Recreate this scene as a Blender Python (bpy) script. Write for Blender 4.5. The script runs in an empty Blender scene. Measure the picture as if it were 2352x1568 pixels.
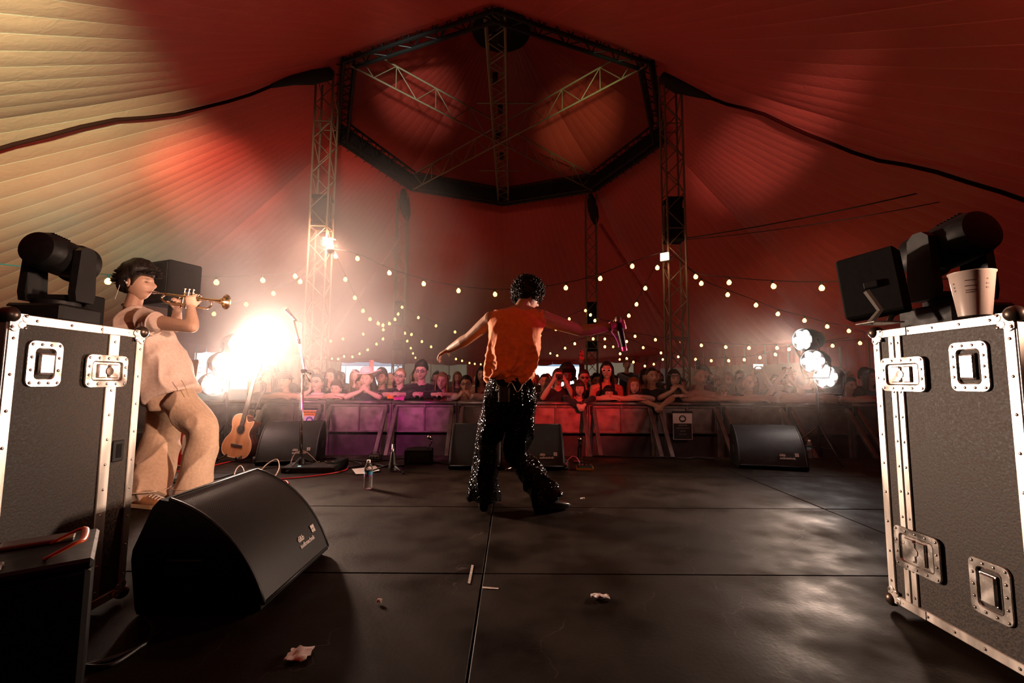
import bpy, bmesh, math, random
import numpy as np
from mathutils import Vector as V, Matrix, Euler, Quaternion, noise as mnoise

random.seed(7)
SC = bpy.context.scene
COL = SC.collection
PI = math.pi

# ------------------------------------------------------------------ camera
W, H, FPX = 2352.0, 1568.0, 16.0 / 36.0 * 2352.0
CAM_Z, PITCH, ROLL = 0.90, math.radians(5.1), math.radians(0.35)
cam_d = bpy.data.cameras.new('camera')
cam_d.lens, cam_d.sensor_width, cam_d.clip_start, cam_d.clip_end = 16.0, 36.0, 0.02, 300
cam = bpy.data.objects.new('camera', cam_d)
COL.objects.link(cam)
CM = Matrix.Rotation(PI / 2 + PITCH, 4, 'X') @ Matrix.Rotation(ROLL, 4, 'Z')
CM.translation = (0, 0, CAM_Z)
cam.matrix_world = CM
SC.camera = cam
SC.view_settings.view_transform = 'Standard'
SC.view_settings.look = 'None'
SC.view_settings.gamma = 1.0
SC.view_settings.use_curve_mapping = False
SC.view_settings.exposure = 0.0
cy = SC.cycles
cy.max_bounces = 4
cy.diffuse_bounces = 2
cy.glossy_bounces = 2
cy.adaptive_threshold = .12
cy.transmission_bounces = 5
cy.volume_bounces = 0
cy.transparent_max_bounces = 8
cy.sample_clamp_indirect = 2.0
cy.caustics_reflective = False
cy.caustics_refractive = False
cy.volume_step_rate = 5.0
cy.volume_max_steps = 40


def ray(px, py):
    """direction (x, 1, z) per metre of depth through a point of the 2352x1568 frame"""
    d = CM.to_3x3() @ V(((px - W / 2) / FPX, (H / 2 - py) / FPX, -1.0))
    return V((d.x / d.y, 1.0, d.z / d.y))


def at(px, py, Y):
    r = ray(px, py)
    return V((r.x * Y, Y, CAM_Z + r.z * Y))


def onz(px, py, z=0.0):
    r = ray(px, py)
    return at(px, py, (z - CAM_Z) / r.z)


def onx(px, py, x):
    r = ray(px, py)
    return at(px, py, x / r.x)


# ------------------------------------------------------------------ world: plain overcast daylight outside the tent
world = bpy.data.worlds.new('daylight')
SC.world = world
world.use_nodes = True
bgn = world.node_tree.nodes['Background']
bgn.inputs[0].default_value = (0.86, 0.95, 1.0, 1)
bgn.inputs[1].default_value = 1.6

# ------------------------------------------------------------------ stage lamps (unseen spots without fixtures here, lamps with fixtures built below)
def spot(name, loc, target, watts, color, size_deg, blend=0.6, radius=0.08):
    d = bpy.data.lights.new(name, 'SPOT')
    d.energy, d.color, d.spot_size, d.spot_blend, d.shadow_soft_size = watts, color, math.radians(size_deg), blend, radius
    o = bpy.data.objects.new(name, d)
    COL.objects.link(o)
    o.location = loc
    o.rotation_euler = (V(target) - V(loc)).to_track_quat('-Z', 'Y').to_euler()
    return o

# unseen spots out of frame without fixtures; fills added to brighten single things
spot('wash_roof_pale', (-1.8, .8, 2.9), at(30, 350, 8.0), 68000, (.13, 1.0, .66), 38, 1.0, .2)
spot('wash_roof_pink', (-2.4, 1.4, 2.9), at(490, 430, 10.5), 17000, (.75, 1.0, .85), 16, 1.0, .2)
spot('wash_roof_far', (2.6, 1.0, 2.9), at(1740, 350, 10.5), 6500, (.75, .9, .9), 14, 1.0, .2)
spot('wash_cupola_amber', (1.6, .8, 2.9), at(1330, 280, 15), 5000, (.8, .95, .5), 12, 1.0, .2)
spot('wash_cupola_pink', (-.8, .8, 2.9), at(960, 220, 15), 6000, (.8, .9, .85), 12, 1.0, .2)
spot('wash_wall_amber', (3.0, 1.0, 2.8), at(1900, 640, 10), 2800, (.8, .95, .55), 18, 1.0, .2)
spot('fill_back_smoke', (-.5, .4, 1.65), at(800, 660, 20), 9000, (1.0, .68, .52), 40, 1.0, .2)  # added unseen lamp, brightens the back roof and hanging smoke
spot('wash_crowd_magenta', (-1.2, .5, 2.8), (-2.2, 6.9, .66), 1600, (1.0, .08, .50), 24, .9, .1)
spot('wash_crowd_red', (2.0, .5, 2.8), (.9, 6.9, .68), 1500, (1.0, .03, .03), 20, .9, .1)
spot('fill_singer_back', (.5, -.4, 2.3), (.05, 3.36, 1.2), 70, (1.0, .30, .12), 24, .9, .1)  # added unseen lamp, lifts the back of the orange top
spot('fill_trumpeter', (3.2, .3, 1.6), (-2.2, 2.9, 1.1), 1800, (1.0, .60, .42), 26, .7, .12)  # added unseen lamp, lights the trumpeter from the camera side
spot('fill_arm_magenta', (4.2, 2.6, 1.0), (.98, 3.39, 1.26), 260, (1.0, .03, .35), 9, .8, .08)  # added unseen lamp, puts magenta light on the singer's arm

# ------------------------------------------------------------------ materials
MATS = {}


def N(nt, t, **kw):
    n = nt.nodes.new(t)
    for k, v in kw.items():
        setattr(n, k, v)
    return n


def mat(name, col=(.5, .5, .5), rough=.5, metal=0.0, emit=None, estr=1.0, alpha=1.0, trans=0.0, ior=1.45, coat=0.0, spec=.5, sheen=0.0):
    if name in MATS:
        return MATS[name]
    m = bpy.data.materials.new(name)
    m.use_nodes = True
    b = m.node_tree.nodes['Principled BSDF']
    b.inputs['Base Color'].default_value = (*col, 1)
    b.inputs['Roughness'].default_value = rough
    b.inputs['Metallic'].default_value = metal
    b.inputs['IOR'].default_value = ior
    b.inputs['Transmission Weight'].default_value = trans
    b.inputs['Coat Weight'].default_value = coat
    b.inputs['Specular IOR Level'].default_value = spec
    b.inputs['Sheen Weight'].default_value = sheen
    if emit:
        b.inputs['Emission Color'].default_value = (*emit, 1)
        b.inputs['Emission Strength'].default_value = estr
    m.diffuse_color = (*col, 1)
    MATS[name] = m
    return m


def noisy(name, c0, c1, scale=8, rough=(.4, .6), metal=0.0, bump=.1, detail=6, stretch=(1, 1, 1), coat=0.0, dist=.01, sheen=0.0, coord='Object', spec=.5, pos=(.35, .65)):
    """two tone procedural surface: noise drives colour, roughness and fine relief"""
    if name in MATS:
        return MATS[name]
    m = mat(name, c0, rough[0], metal, coat=coat, sheen=sheen, spec=spec)
    nt = m.node_tree
    b = nt.nodes['Principled BSDF']
    tc = N(nt, 'ShaderNodeTexCoord')
    mp = N(nt, 'ShaderNodeMapping')
    mp.inputs['Scale'].default_value = stretch
    nz = N(nt, 'ShaderNodeTexNoise')
    nz.inputs['Scale'].default_value = scale
    nz.inputs['Detail'].default_value = detail
    nt.links.new(tc.outputs[coord], mp.inputs[0])
    nt.links.new(mp.outputs[0], nz.inputs[0])
    cr = N(nt, 'ShaderNodeValToRGB')
    cr.color_ramp.elements[0].position, cr.color_ramp.elements[1].position = pos
    cr.color_ramp.elements[0].color = (*c0, 1)
    cr.color_ramp.elements[1].color = (*c1, 1)
    nt.links.new(nz.outputs['Fac'], cr.inputs[0])
    nt.links.new(cr.outputs[0], b.inputs['Base Color'])
    mr = N(nt, 'ShaderNodeMapRange')
    mr.inputs['From Min'].default_value, mr.inputs['From Max'].default_value = .3, .7
    mr.inputs['To Min'].default_value, mr.inputs['To Max'].default_value = rough
    nt.links.new(nz.outputs['Fac'], mr.inputs[0])
    nt.links.new(mr.outputs[0], b.inputs['Roughness'])
    if bump:
        bp = N(nt, 'ShaderNodeBump')
        bp.inputs['Strength'].default_value = bump
        bp.inputs['Distance'].default_value = dist
        nt.links.new(nz.outputs['Fac'], bp.inputs['Height'])
        nt.links.new(bp.outputs[0], b.inputs['Normal'])
    return m


def math_node(nt, op, a, b=None, c=None):
    n = N(nt, 'ShaderNodeMath', operation=op)
    for i, x in enumerate((a, b, c)):
        if x is None:
            continue
        if isinstance(x, (int, float)):
            n.inputs[i].default_value = x
        else:
            nt.links.new(x, n.inputs[i])
    return n.outputs[0]


# ------------------------------------------------------------------ mesh helpers
def orth(d):
    d = V(d).normalized()
    a = V((0, 0, 1)) if abs(d.z) < .9 else V((1, 0, 0))
    u = d.cross(a).normalized()
    return u, d.cross(u).normalized(), d


class MB:
    def __init__(s):
        s.v, s.f, s.mi, s.uv = [], [], [], None
        s.cur = 0

    def add(s, vs, fs, mi=None):
        o = len(s.v)
        s.v += [tuple(p) for p in vs]
        s.f += [tuple(i + o for i in f) for f in fs]
        s.mi += [s.cur if mi is None else mi] * len(fs)
        return s

    def box(s, c, sz, R=None, mi=None):
        c = V(c)
        vs = []
        for x in (-.5, .5):
            for y in (-.5, .5):
                for z in (-.5, .5):
                    p = V((x * sz[0], y * sz[1], z * sz[2]))
                    if R is not None:
                        p = R @ p
                    vs.append(c + p)
        fs = [(0, 1, 3, 2), (4, 6, 7, 5), (0, 4, 5, 1), (2, 3, 7, 6), (0, 2, 6, 4), (1, 5, 7, 3)]
        return s.add(vs, fs, mi)

    def hull(s, pts, mi=None):
        bm = bmesh.new()
        for p in pts:
            bm.verts.new(p)
        bmesh.ops.remove_doubles(bm, verts=bm.verts[:], dist=1e-6)
        r = bmesh.ops.convex_hull(bm, input=bm.verts[:])
        junk = [g for g in r['geom_interior'] + r['geom_unused'] if isinstance(g, bmesh.types.BMVert)]
        if junk:
            bmesh.ops.delete(bm, geom=list(set(junk)), context='VERTS')
        bmesh.ops.dissolve_limit(bm, angle_limit=.02, verts=bm.verts[:], edges=bm.edges[:])
        bm.verts.index_update()
        vs = [v.co.copy() for v in bm.verts]
        fs = [[v.index for v in f.verts] for f in bm.faces]
        bm.free()
        return s.add(vs, fs, mi)

    def rbox(s, c, sz, b=.01, R=None, mi=None):
        c = V(c)
        h = V(sz) * .5
        pts = []
        for sx in (-1, 1):
            for sy in (-1, 1):
                for sz_ in (-1, 1):
                    for k in range(3):
                        q = [h.x - b, h.y - b, h.z - b]
                        q[k] += b
                        p = V((sx * q[0], sy * q[1], sz_ * q[2]))
                        if R is not None:
                            p = R @ p
                        pts.append(c + p)
        return s.hull(pts, mi)

    def loft(s, rings, cap0=True, cap1=True, closed=True, mi=None):
        n = len(rings[0])
        vs, fs = [], []
        for r in rings:
            vs += list(r)
        k = n if closed else n - 1
        for i in range(len(rings) - 1):
            for j in range(k):
                a, b = i * n + j, i * n + (j + 1) % n
                fs.append((a, b, b + n, a + n))
        if cap0:
            fs.append(tuple(range(n - 1, -1, -1)))
        if cap1:
            o = (len(rings) - 1) * n
            fs.append(tuple(range(o, o + n)))
        return s.add(vs, fs, mi)

    def tube(s, pts, r, n=8, cap=True, mi=None, flat=None):
        pts = [V(p) for p in pts]
        m = len(pts)
        rs = r if isinstance(r, (list, tuple)) else [r] * m
        rings = []
        u = None
        for i, p in enumerate(pts):
            d = (pts[min(i + 1, m - 1)] - pts[max(i - 1, 0)])
            if d.length < 1e-9:
                d = V((0, 0, 1))
            d.normalize()
            if u is None:
                u, w, _ = orth(d)
            else:
                u = (u - d * u.dot(d))
                if u.length < 1e-6:
                    u, w, _ = orth(d)
                u.normalize()
            w = d.cross(u)
            rr = rs[i]
            ra, rb = (rr, rr) if not isinstance(rr, (tuple, list)) else rr
            rings.append([p + u * (math.cos(2 * PI * k / n) * ra) + w * (math.sin(2 * PI * k / n) * rb) for k in range(n)])
        return s.loft(rings, cap, cap, True, mi)

    def lathe(s, prof, n=20, c=(0, 0, 0), axis=(0, 0, 1), mi=None, cap=True):
        u, w, d = orth(axis)
        c = V(c)
        rings = [[c + d * z + u * (math.cos(2 * PI * k / n) * r) + w * (math.sin(2 * PI * k / n) * r) for k in range(n)] for r, z in prof]
        return s.loft(rings, cap, cap, True, mi)

    def prism(s, poly, o, ex, ey, ez, mi=None):
        """poly in (a,b) laid along ex, ey at o, thickened by vector ez"""
        o, ex, ey, ez = V(o), V(ex), V(ey), V(ez)
        r0 = [o + ex * a + ey * b for a, b in poly]
        return s.loft([r0, [p + ez for p in r0]], True, True, True, mi)

    def sphere(s, c, r, nu=12, nv=8, sc=(1, 1, 1), mi=None, R=None):
        c = V(c)
        rings = []
        for i in range(nv + 1):
            t = PI * i / nv
            rr = max(math.sin(t), 1e-3)
            ring = []
            for k in range(nu):
                p = V((rr * math.cos(2 * PI * k / nu) * r * sc[0], rr * math.sin(2 * PI * k / nu) * r * sc[1], -math.cos(t) * r * sc[2]))
                ring.append(c + (R @ p if R is not None else p))
            rings.append(ring)
        return s.loft(rings, True, True, True, mi)

    def mesh(s, name='mesh'):
        me = bpy.data.meshes.new(name)
        me.from_pydata([tuple(p) for p in s.v], [], s.f)
        if any(s.mi):
            me.polygons.foreach_set('material_index', s.mi)
        me.update()
        return me

    def build(s, name, mats, parent=None, smooth=False, fix=True):
        me = s.mesh(name)
        if fix and len(s.v) < 60000:
            bm = bmesh.new()
            bm.from_mesh(me)
            bmesh.ops.recalc_face_normals(bm, faces=bm.faces[:])
            bm.to_mesh(me)
            bm.free()
        return obj(name, me, mats, parent, smooth)


def obj(name, me, mats=None, parent=None, smooth=False):
    if mats is not None:
        for m in (mats if isinstance(mats, (list, tuple)) else [mats]):
            me.materials.append(m)
    if smooth:
        me.polygons.foreach_set('use_smooth', [True] * len(me.polygons))
        if smooth != True:
            me.set_sharp_from_angle(angle=math.radians(smooth))
    o = bpy.data.objects.new(name, me)
    COL.objects.link(o)
    if parent is not None:
        o.parent = parent
    return o


def tag(o, label=None, cat=None, group=None, kind=None):
    if label:
        o['label'] = label
    if cat:
        o['category'] = cat
    if group:
        o['group'] = group
    if kind:
        o['kind'] = kind
    return o


def thing(name, label, cat, loc=(0, 0, 0), rz=0.0, group=None):
    o = bpy.data.objects.new(name, None)
    o.empty_display_size = .05
    COL.objects.link(o)
    o.location = loc
    o.rotation_euler = (0, 0, rz)
    return tag(o, label, cat, group)


def copy_tree(o, parent=None):
    c = o.copy()
    COL.objects.link(c)
    c.parent = parent
    for ch in o.children:
        copy_tree(ch, c)
    return c


def inst(name, me, parent, loc, R=None, scale=(1, 1, 1)):
    """a piece that shares mesh data"""
    o = bpy.data.objects.new(name, me)
    COL.objects.link(o)
    o.parent = parent
    M = Matrix.Translation(V(loc))
    if R is not None:
        M = M @ (R.to_4x4())
    o.matrix_basis = M @ Matrix.Diagonal((*scale, 1))
    return o


BARS = {}


def bar(name, parent, p0, p1, r, m):
    """round bar from p0 to p1 out of one shared unit cylinder per material"""
    if m.name not in BARS:
        b = MB()
        b.lathe([(1, 0), (1, 1)], 8)
        me = b.mesh('bar_' + m.name)
        me.materials.append(m)
        me.polygons.foreach_set('use_smooth', [len(p.vertices) == 4 for p in me.polygons])
        BARS[m.name] = me
    p0, p1 = V(p0), V(p1)
    d = p1 - p0
    return inst(name, BARS[m.name], parent, p0, d.to_track_quat('Z', 'Y').to_matrix(), (r, r, d.length))


TMP = bpy.data.scenes.new('workbench')


def voxel(mb, size=.01, it=3, fac=.5):
    """fuse overlapping solids into one continuous surface"""
    me = mb.mesh('tmp')
    o = bpy.data.objects.new('tmp', me)
    TMP.collection.objects.link(o)
    a = o.modifiers.new('r', 'REMESH')
    a.mode, a.voxel_size = 'VOXEL', size
    if it:
        b = o.modifiers.new('s', 'SMOOTH')
        b.factor, b.iterations = fac, it
    TMP.view_layers[0].update()
    dg = TMP.view_layers[0].depsgraph
    dg.update()
    out = bpy.data.meshes.new_from_object(o.evaluated_get(dg))
    bpy.data.objects.remove(o)
    bpy.data.meshes.remove(me)
    return out


def mesh_np(me):
    a = np.empty(len(me.vertices) * 3)
    me.vertices.foreach_get('co', a)
    return a.reshape(-1, 3)


def set_np(me, a):
    me.vertices.foreach_set('co', np.ascontiguousarray(a).ravel())
    me.update()


def smoothpath(pts, n=6):
    """Catmull-Rom through pts"""
    pts = [V(p) for p in pts]
    if len(pts) < 3:
        return pts
    out = []
    for i in range(len(pts) - 1):
        p0, p1, p2, p3 = pts[max(i - 1, 0)], pts[i], pts[i + 1], pts[min(i + 2, len(pts) - 1)]
        for k in range(n):
            t = k / n
            out.append(.5 * ((2 * p1) + (p2 - p0) * t + (2 * p0 - 5 * p1 + 4 * p2 - p3) * t * t + (3 * p1 - p0 - 3 * p2 + p3) * t ** 3))
    out.append(pts[-1])
    return out


def text_mesh(txt, size, spacing=1.0, bold=0.0, extrude=.0008):
    cu = bpy.data.curves.new('txt', 'FONT')
    cu.body, cu.size, cu.extrude, cu.space_character, cu.offset = txt, size, extrude, spacing, bold
    cu.resolution_u = 3
    o = bpy.data.objects.new('txt', cu)
    TMP.collection.objects.link(o)
    TMP.view_layers[0].update()
    dg = TMP.view_layers[0].depsgraph
    dg.update()
    me = bpy.data.meshes.new_from_object(o.evaluated_get(dg))
    bpy.data.objects.remove(o)
    bpy.data.curves.remove(cu)
    return me


def frame3(ex, ey):
    ex = V(ex).normalized()
    ez = ex.cross(V(ey)).normalized()
    ey = ez.cross(ex)
    return Matrix((ex, ey, ez)).transposed()

# ================================================================== THE SETTING
GZ = -0.60                                       # field below the stage
TC = V((-0.4, 13.7, 0))                          # middle of the tent
RING_R, RING_Z = 5.1, 8.90


def fabric(name, col, seam, transl=.05, rough=.42, bump=.5, seamw=.02, wrinkle=5.0):
    """PVC tent cloth: wrinkles, dirt flecks, welded seam along the panel edge (uv.x = 0 / 1)"""
    m = bpy.data.materials.new(name)
    m.use_nodes = True
    nt = m.node_tree
    b = nt.nodes['Principled BSDF']
    out = nt.nodes['Material Output']
    uv = N(nt, 'ShaderNodeUVMap')
    sep = N(nt, 'ShaderNodeSeparateXYZ')
    nt.links.new(uv.outputs[0], sep.inputs[0])
    d = math_node(nt, 'ABSOLUTE', math_node(nt, 'SUBTRACT', sep.outputs[0], .5))
    se = math_node(nt, 'GREATER_THAN', d, .5 - seamw)
    tc = N(nt, 'ShaderNodeTexCoord')
    n1 = N(nt, 'ShaderNodeTexNoise')
    n1.inputs['Scale'].default_value = .35
    n1.inputs['Detail'].default_value = 5
    nt.links.new(tc.outputs['Object'], n1.inputs[0])
    n2 = N(nt, 'ShaderNodeTexNoise')
    n2.inputs['Scale'].default_value = wrinkle
    n2.inputs['Detail'].default_value = 4
    n2.inputs['Distortion'].default_value = 1.2
    nt.links.new(tc.outputs['Object'], n2.inputs[0])
    cr = N(nt, 'ShaderNodeValToRGB')
    cr.color_ramp.elements[0].position, cr.color_ramp.elements[1].position = .3, .72
    cr.color_ramp.elements[0].color = (*[c * .8 for c in col], 1)
    cr.color_ramp.elements[1].color = (*[min(1, c * 1.12) for c in col], 1)
    nt.links.new(n1.outputs[0], cr.inputs[0])
    mx = N(nt, 'ShaderNodeMixRGB')
    nt.links.new(se, mx.inputs[0])
    nt.links.new(cr.outputs[0], mx.inputs[1])
    mx.inputs[2].default_value = (*seam, 1)
    nt.links.new(mx.outputs[0], b.inputs['Base Color'])
    b.inputs['Roughness'].default_value = rough
    h = math_node(nt, 'ADD', math_node(nt, 'MULTIPLY', n2.outputs[0], .6), math_node(nt, 'MULTIPLY', se, .5))
    bp = N(nt, 'ShaderNodeBump')
    bp.inputs['Strength'].default_value = bump
    bp.inputs['Distance'].default_value = .02
    nt.links.new(h, bp.inputs['Height'])
    nt.links.new(bp.outputs[0], b.inputs['Normal'])
    tr = N(nt, 'ShaderNodeBsdfTranslucent')
    nt.links.new(mx.outputs[0], tr.inputs[0])
    ms = N(nt, 'ShaderNodeMixShader')
    ms.inputs[0].default_value = transl
    nt.links.new(b.outputs[0], ms.inputs[1])
    nt.links.new(tr.outputs[0], ms.inputs[2])
    nt.links.new(ms.outputs[0], out.inputs['Surface'])
    MATS[name] = m
    return m


M_ROOF = fabric('red_tent_cloth', (.50, .040, .024), (.60, .075, .05), transl=.04)
M_CUP = fabric('red_cupola_cloth', (.42, .042, .026), (.48, .06, .04), transl=.004)
M_WRED = fabric('red_wall_cloth', (.50, .045, .03), (.42, .04, .03), transl=.05, seamw=.012)
M_WCREAM = fabric('cream_wall_cloth', (.72, .60, .42), (.50, .40, .28), transl=.22, seamw=.012)
M_BLACKCLOTH = noisy('black_cloth', (.012, .011, .011), (.025, .022, .02), 6, (.8, .95), bump=.3)


def deck_material():
    """black stage ply: scuffs, scratches, sheen worn in patches"""
    m = noisy('stage_deck', (.0055, .0028, .0013), (.014, .0072, .0034), 3.4, (.40, .80), bump=.0, detail=8)
    nt = m.node_tree
    b = nt.nodes['Principled BSDF']
    tc = N(nt, 'ShaderNodeTexCoord')
    geo = N(nt, 'ShaderNodeNewGeometry')
    v = N(nt, 'ShaderNodeTexNoise')
    v.inputs['Scale'].default_value = 60
    v.inputs['Detail'].default_value = 4
    nt.links.new(geo.outputs['Position'], v.inputs[0])
    w = N(nt, 'ShaderNodeTexWave')
    w.inputs['Scale'].default_value = .8
    w.inputs['Distortion'].default_value = 9
    w.inputs['Detail'].default_value = 4
    w.inputs['Detail Scale'].default_value = 2.2
    nt.links.new(geo.outputs['Position'], w.inputs[0])
    sc = math_node(nt, 'GREATER_THAN', w.outputs['Fac'], .9996)
    pv = N(nt, 'ShaderNodeTexNoise')
    pv.inputs['Scale'].default_value = 1.7
    nt.links.new(geo.outputs['Position'], pv.inputs[0])
    sc = math_node(nt, 'MULTIPLY', sc, math_node(nt, 'GREATER_THAN', pv.outputs[0], .52))
    old = b.inputs['Base Color'].links[0].from_socket
    mx = N(nt, 'ShaderNodeMixRGB')
    nt.links.new(math_node(nt, 'MULTIPLY', sc, .3), mx.inputs[0])
    nt.links.new(old, mx.inputs[1])
    mx.inputs[2].default_value = (.09, .075, .065, 1)
    nt.links.new(mx.outputs[0], b.inputs['Base Color'])
    # the noise of all nodes follows world position so that neighbouring panels differ
    for n in nt.nodes:
        if n.type == 'MAPPING':
            nt.links.new(geo.outputs['Position'], n.inputs[0])
    bp = N(nt, 'ShaderNodeBump')
    bp.inputs['Strength'].default_value = .22
    bp.inputs['Distance'].default_value = .004
    nt.links.new(math_node(nt, 'SUBTRACT', v.outputs[0], sc), bp.inputs['Height'])
    nt.links.new(bp.outputs[0], b.inputs['Normal'])
    b.inputs['Specular IOR Level'].default_value = .07
    return m


M_DECK = deck_material()
M_GROUND = noisy('trampled_grass', (.045, .05, .02), (.10, .085, .05), 3, (.8, .95), bump=.4)

# ---- stage floor: boards of 2.4 x 1.15 m with open joints
b = MB()
b.box((-.13, 1.70, -.055), (14.4, 8.02, .07))
floor = tag(b.build('floor', M_BLACKCLOTH), 'black stage floor of worn plywood deck boards', kind='structure')
pb = MB()
pb.rbox((0, 0, -.010), (2.392, 1.142, .020), .003)
pme = pb.mesh('deck_panel')
pme.materials.append(M_DECK)
rnd = random.Random(3)
for i in range(6):
    for j in range(7):
        x, y = -.13 + (i - 3) * 2.4 + 1.2, 5.69 - (j + .5) * 1.15
        inst('deck_panel', pme, floor, (x, y, -.0005 - rnd.random() * .0015), Euler((rnd.uniform(-.0006, .0006), rnd.uniform(-.0005, .0005), 0)).to_matrix())
b = MB()
b.box((-.13, 5.71, -.30), (14.4, .03, .56))
b.box((-7.34, 1.7, -.30), (.03, 8, .56))
b.box((7.08, 1.7, -.30), (.03, 8, .56))
tag(b.build('trim_1', M_BLACKCLOTH), kind='structure')
b = MB()
b.box((0, 20, GZ - .05), (110, 120, .1))
tag(b.build('ground', M_GROUND), 'grass field under the tent', kind='structure')

# ---- tent outline
OUT = [(-40, 13.2), (0, 11.3), (18, 11.2), (39, 11.6), (59, 14.0), (76, 16.4), (90, 17.0), (105, 17.4), (118, 17.4), (136, 16.6), (160, 14.2), (180, 12.4), (205, 13.2), (225, 14.6), (250, 15.6), (270, 15.8), (290, 15.6), (320, 13.2)]


def eave_r(t):
    t = math.degrees(t) % 360
    if t >= 320:
        t -= 360
    for (a, ra), (c, rc) in zip(OUT, OUT[1:]):
        if a <= t <= c:
            u = (t - a) / (c - a)
            u = u * u * (3 - 2 * u)
            return ra + (rc - ra) * u
    return 13.2


def eave_z(t):
    return 2.38 - .13 * max(0, math.sin(t))


def oct_r(t, R=RING_R):
    a = (t % (PI / 4)) - PI / 8
    return R * math.cos(PI / 8) / math.cos(a)


def roof_pt(t, s, sag=0.0):
    r0, r1 = oct_r(t, RING_R + .12), eave_r(t)
    r = r0 + (r1 - r0) * s
    z0, z1 = RING_Z - .48, eave_z(t)
    z = z1 + (z0 - z1) * (1 - s) ** 1.22 - sag
    return V((TC.x + r * math.cos(t), TC.y + r * math.sin(t), z))


def add_uv(me, uvs):
    l = me.uv_layers.new(name='UVMap')
    arr = np.zeros((len(me.loops), 2))
    for k, lp in enumerate(me.loops):
        arr[k] = uvs[lp.vertex_index]
    l.data.foreach_set('uv', arr.ravel())


def grid_piece(name, f, nu, nv, m, parent, smooth=True):
    vs = [f(i / nu, j / nv) for j in range(nv + 1) for i in range(nu + 1)]
    fs = [(j * (nu + 1) + i, j * (nu + 1) + i + 1, (j + 1) * (nu + 1) + i + 1, (j + 1) * (nu + 1) + i) for j in range(nv) for i in range(nu)]
    me = bpy.data.meshes.new(name)
    me.from_pydata([tuple(v) for v in vs], [], fs)
    add_uv(me, [(i / nu, j / nv) for j in range(nv + 1) for i in range(nu + 1)])
    return obj(name, me, m, parent, smooth)


ceiling = tag(bpy.data.objects.new('ceiling', None), 'red tent roof of long radial cloth strips rising to an eight sided opening', kind='structure')
COL.objects.link(ceiling)
NG = 152
for k in range(NG):
    t0, t1 = 2 * PI * k / NG, 2 * PI * (k + 1) / NG

    def f(u, v, t0=t0, t1=t1):
        s = v ** .9
        return roof_pt(t0 + (t1 - t0) * u, s, .014 * math.sin(PI * u) * (.3 + s))
    grid_piece('roof_panel', f, 4, 10, M_ROOF, ceiling)

cup = tag(bpy.data.objects.new('ceiling_cupola', None), 'raised red cupola above the steel ring', kind='structure')
COL.objects.link(cup)
for k in range(64):
    t0, t1 = 2 * PI * k / 64, 2 * PI * (k + 1) / 64

    def f(u, v, t0=t0, t1=t1):
        t = t0 + (t1 - t0) * u
        if v == 0:
            r, z = oct_r(t, RING_R + .5), RING_Z - .62
        else:
            w = (v - 1 / 7) / (6 / 7)
            r, z = oct_r(t, RING_R + .3) * (1 - w) + .75 * w, RING_Z + .2 + 3.2 * w ** 1.15
        return V((TC.x + r * math.cos(t), TC.y + r * math.sin(t), z - .02 * math.sin(PI * u)))
    grid_piece('cupola_panel', f, 2, 7, M_CUP, cup)
b = MB()
b.lathe([(1.05, -.02), (1.0, .2), (.6, .45), (.05, .5)], 32, (TC.x, TC.y, RING_Z + 3.25))
b.build('apex_cap', M_BLACKCLOTH, cup, True)

# ---- tent walls, panel by panel, with three daylight openings at the back
def wall_theta(px):
    k = ray(px, 850).x
    lo, hi = math.radians(-38), math.radians(228)
    g = lambda t: (TC.x + eave_r(t) * math.cos(t)) - k * (TC.y + eave_r(t) * math.sin(t))
    a = lo
    steps = 600
    best = None
    for i in range(steps):
        c = lo + (hi - lo) * (i + 1) / steps
        if g(a) * g(c) <= 0 and TC.y + eave_r(c) * math.sin(c) > 3:
            best = (a + c) / 2
            break
        a = c
    return best


wall_back = tag(bpy.data.objects.new('wall_back', None), 'tent side walls of hanging red and cream cloth sheets between poles', kind='structure')
COL.objects.link(wall_back)
M_POLE = mat('wall_pole', (.30, .24, .20), .45, .6)
sections = [(-700, 440, 'r', 8), (440, 566, 'o', 1), (566, 600, 'c', 1), (600, 634, 'c', 1), (634, 683, 'c', 1), (683, 735, 'c', 1), (735, 779, 'c', 1), (779, 925, 'o', 1), (925, 990, 'c', 1), (990, 1032, 'c', 1), (1032, 1072, 'c', 1), (1072, 1160, 'r', 2), (1160, 1345, 'o', 1), (1345, 1400, 'c', 1), (1400, 1460, 'c', 1), (1460, 1488, 'r', 1), (1488, 1530, 'r', 1), (1530, 1592, 'r', 1), (1592, 1622, 'r', 1), (1622, 1670, 'r', 1), (1670, 1721, 'r', 1), (1721, 1769, 'r', 1), (1769, 1822, 'r', 1), (1822, 1880, 'r', 1), (1880, 1945, 'r', 1), (1945, 2100, 'r', 2), (2100, 2500, 'r', 3)]
edges_t = []


def wall_panel(ta, tb, kind, parent):
    m = {'r': M_WRED, 'c': M_WCREAM}[kind]

    def f(u, v):
        t = ta + (tb - ta) * u
        r = eave_r(t) - .12 + .10 * math.sin(u * PI * 6) * (.25 + v)
        z = (eave_z(t) + .05) * (1 - v) + (GZ + .02) * v
        return V((TC.x + r * math.cos(t), TC.y + r * math.sin(t), z))
    return grid_piece('wall_panel', f, 14, 5, m, parent)


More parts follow.
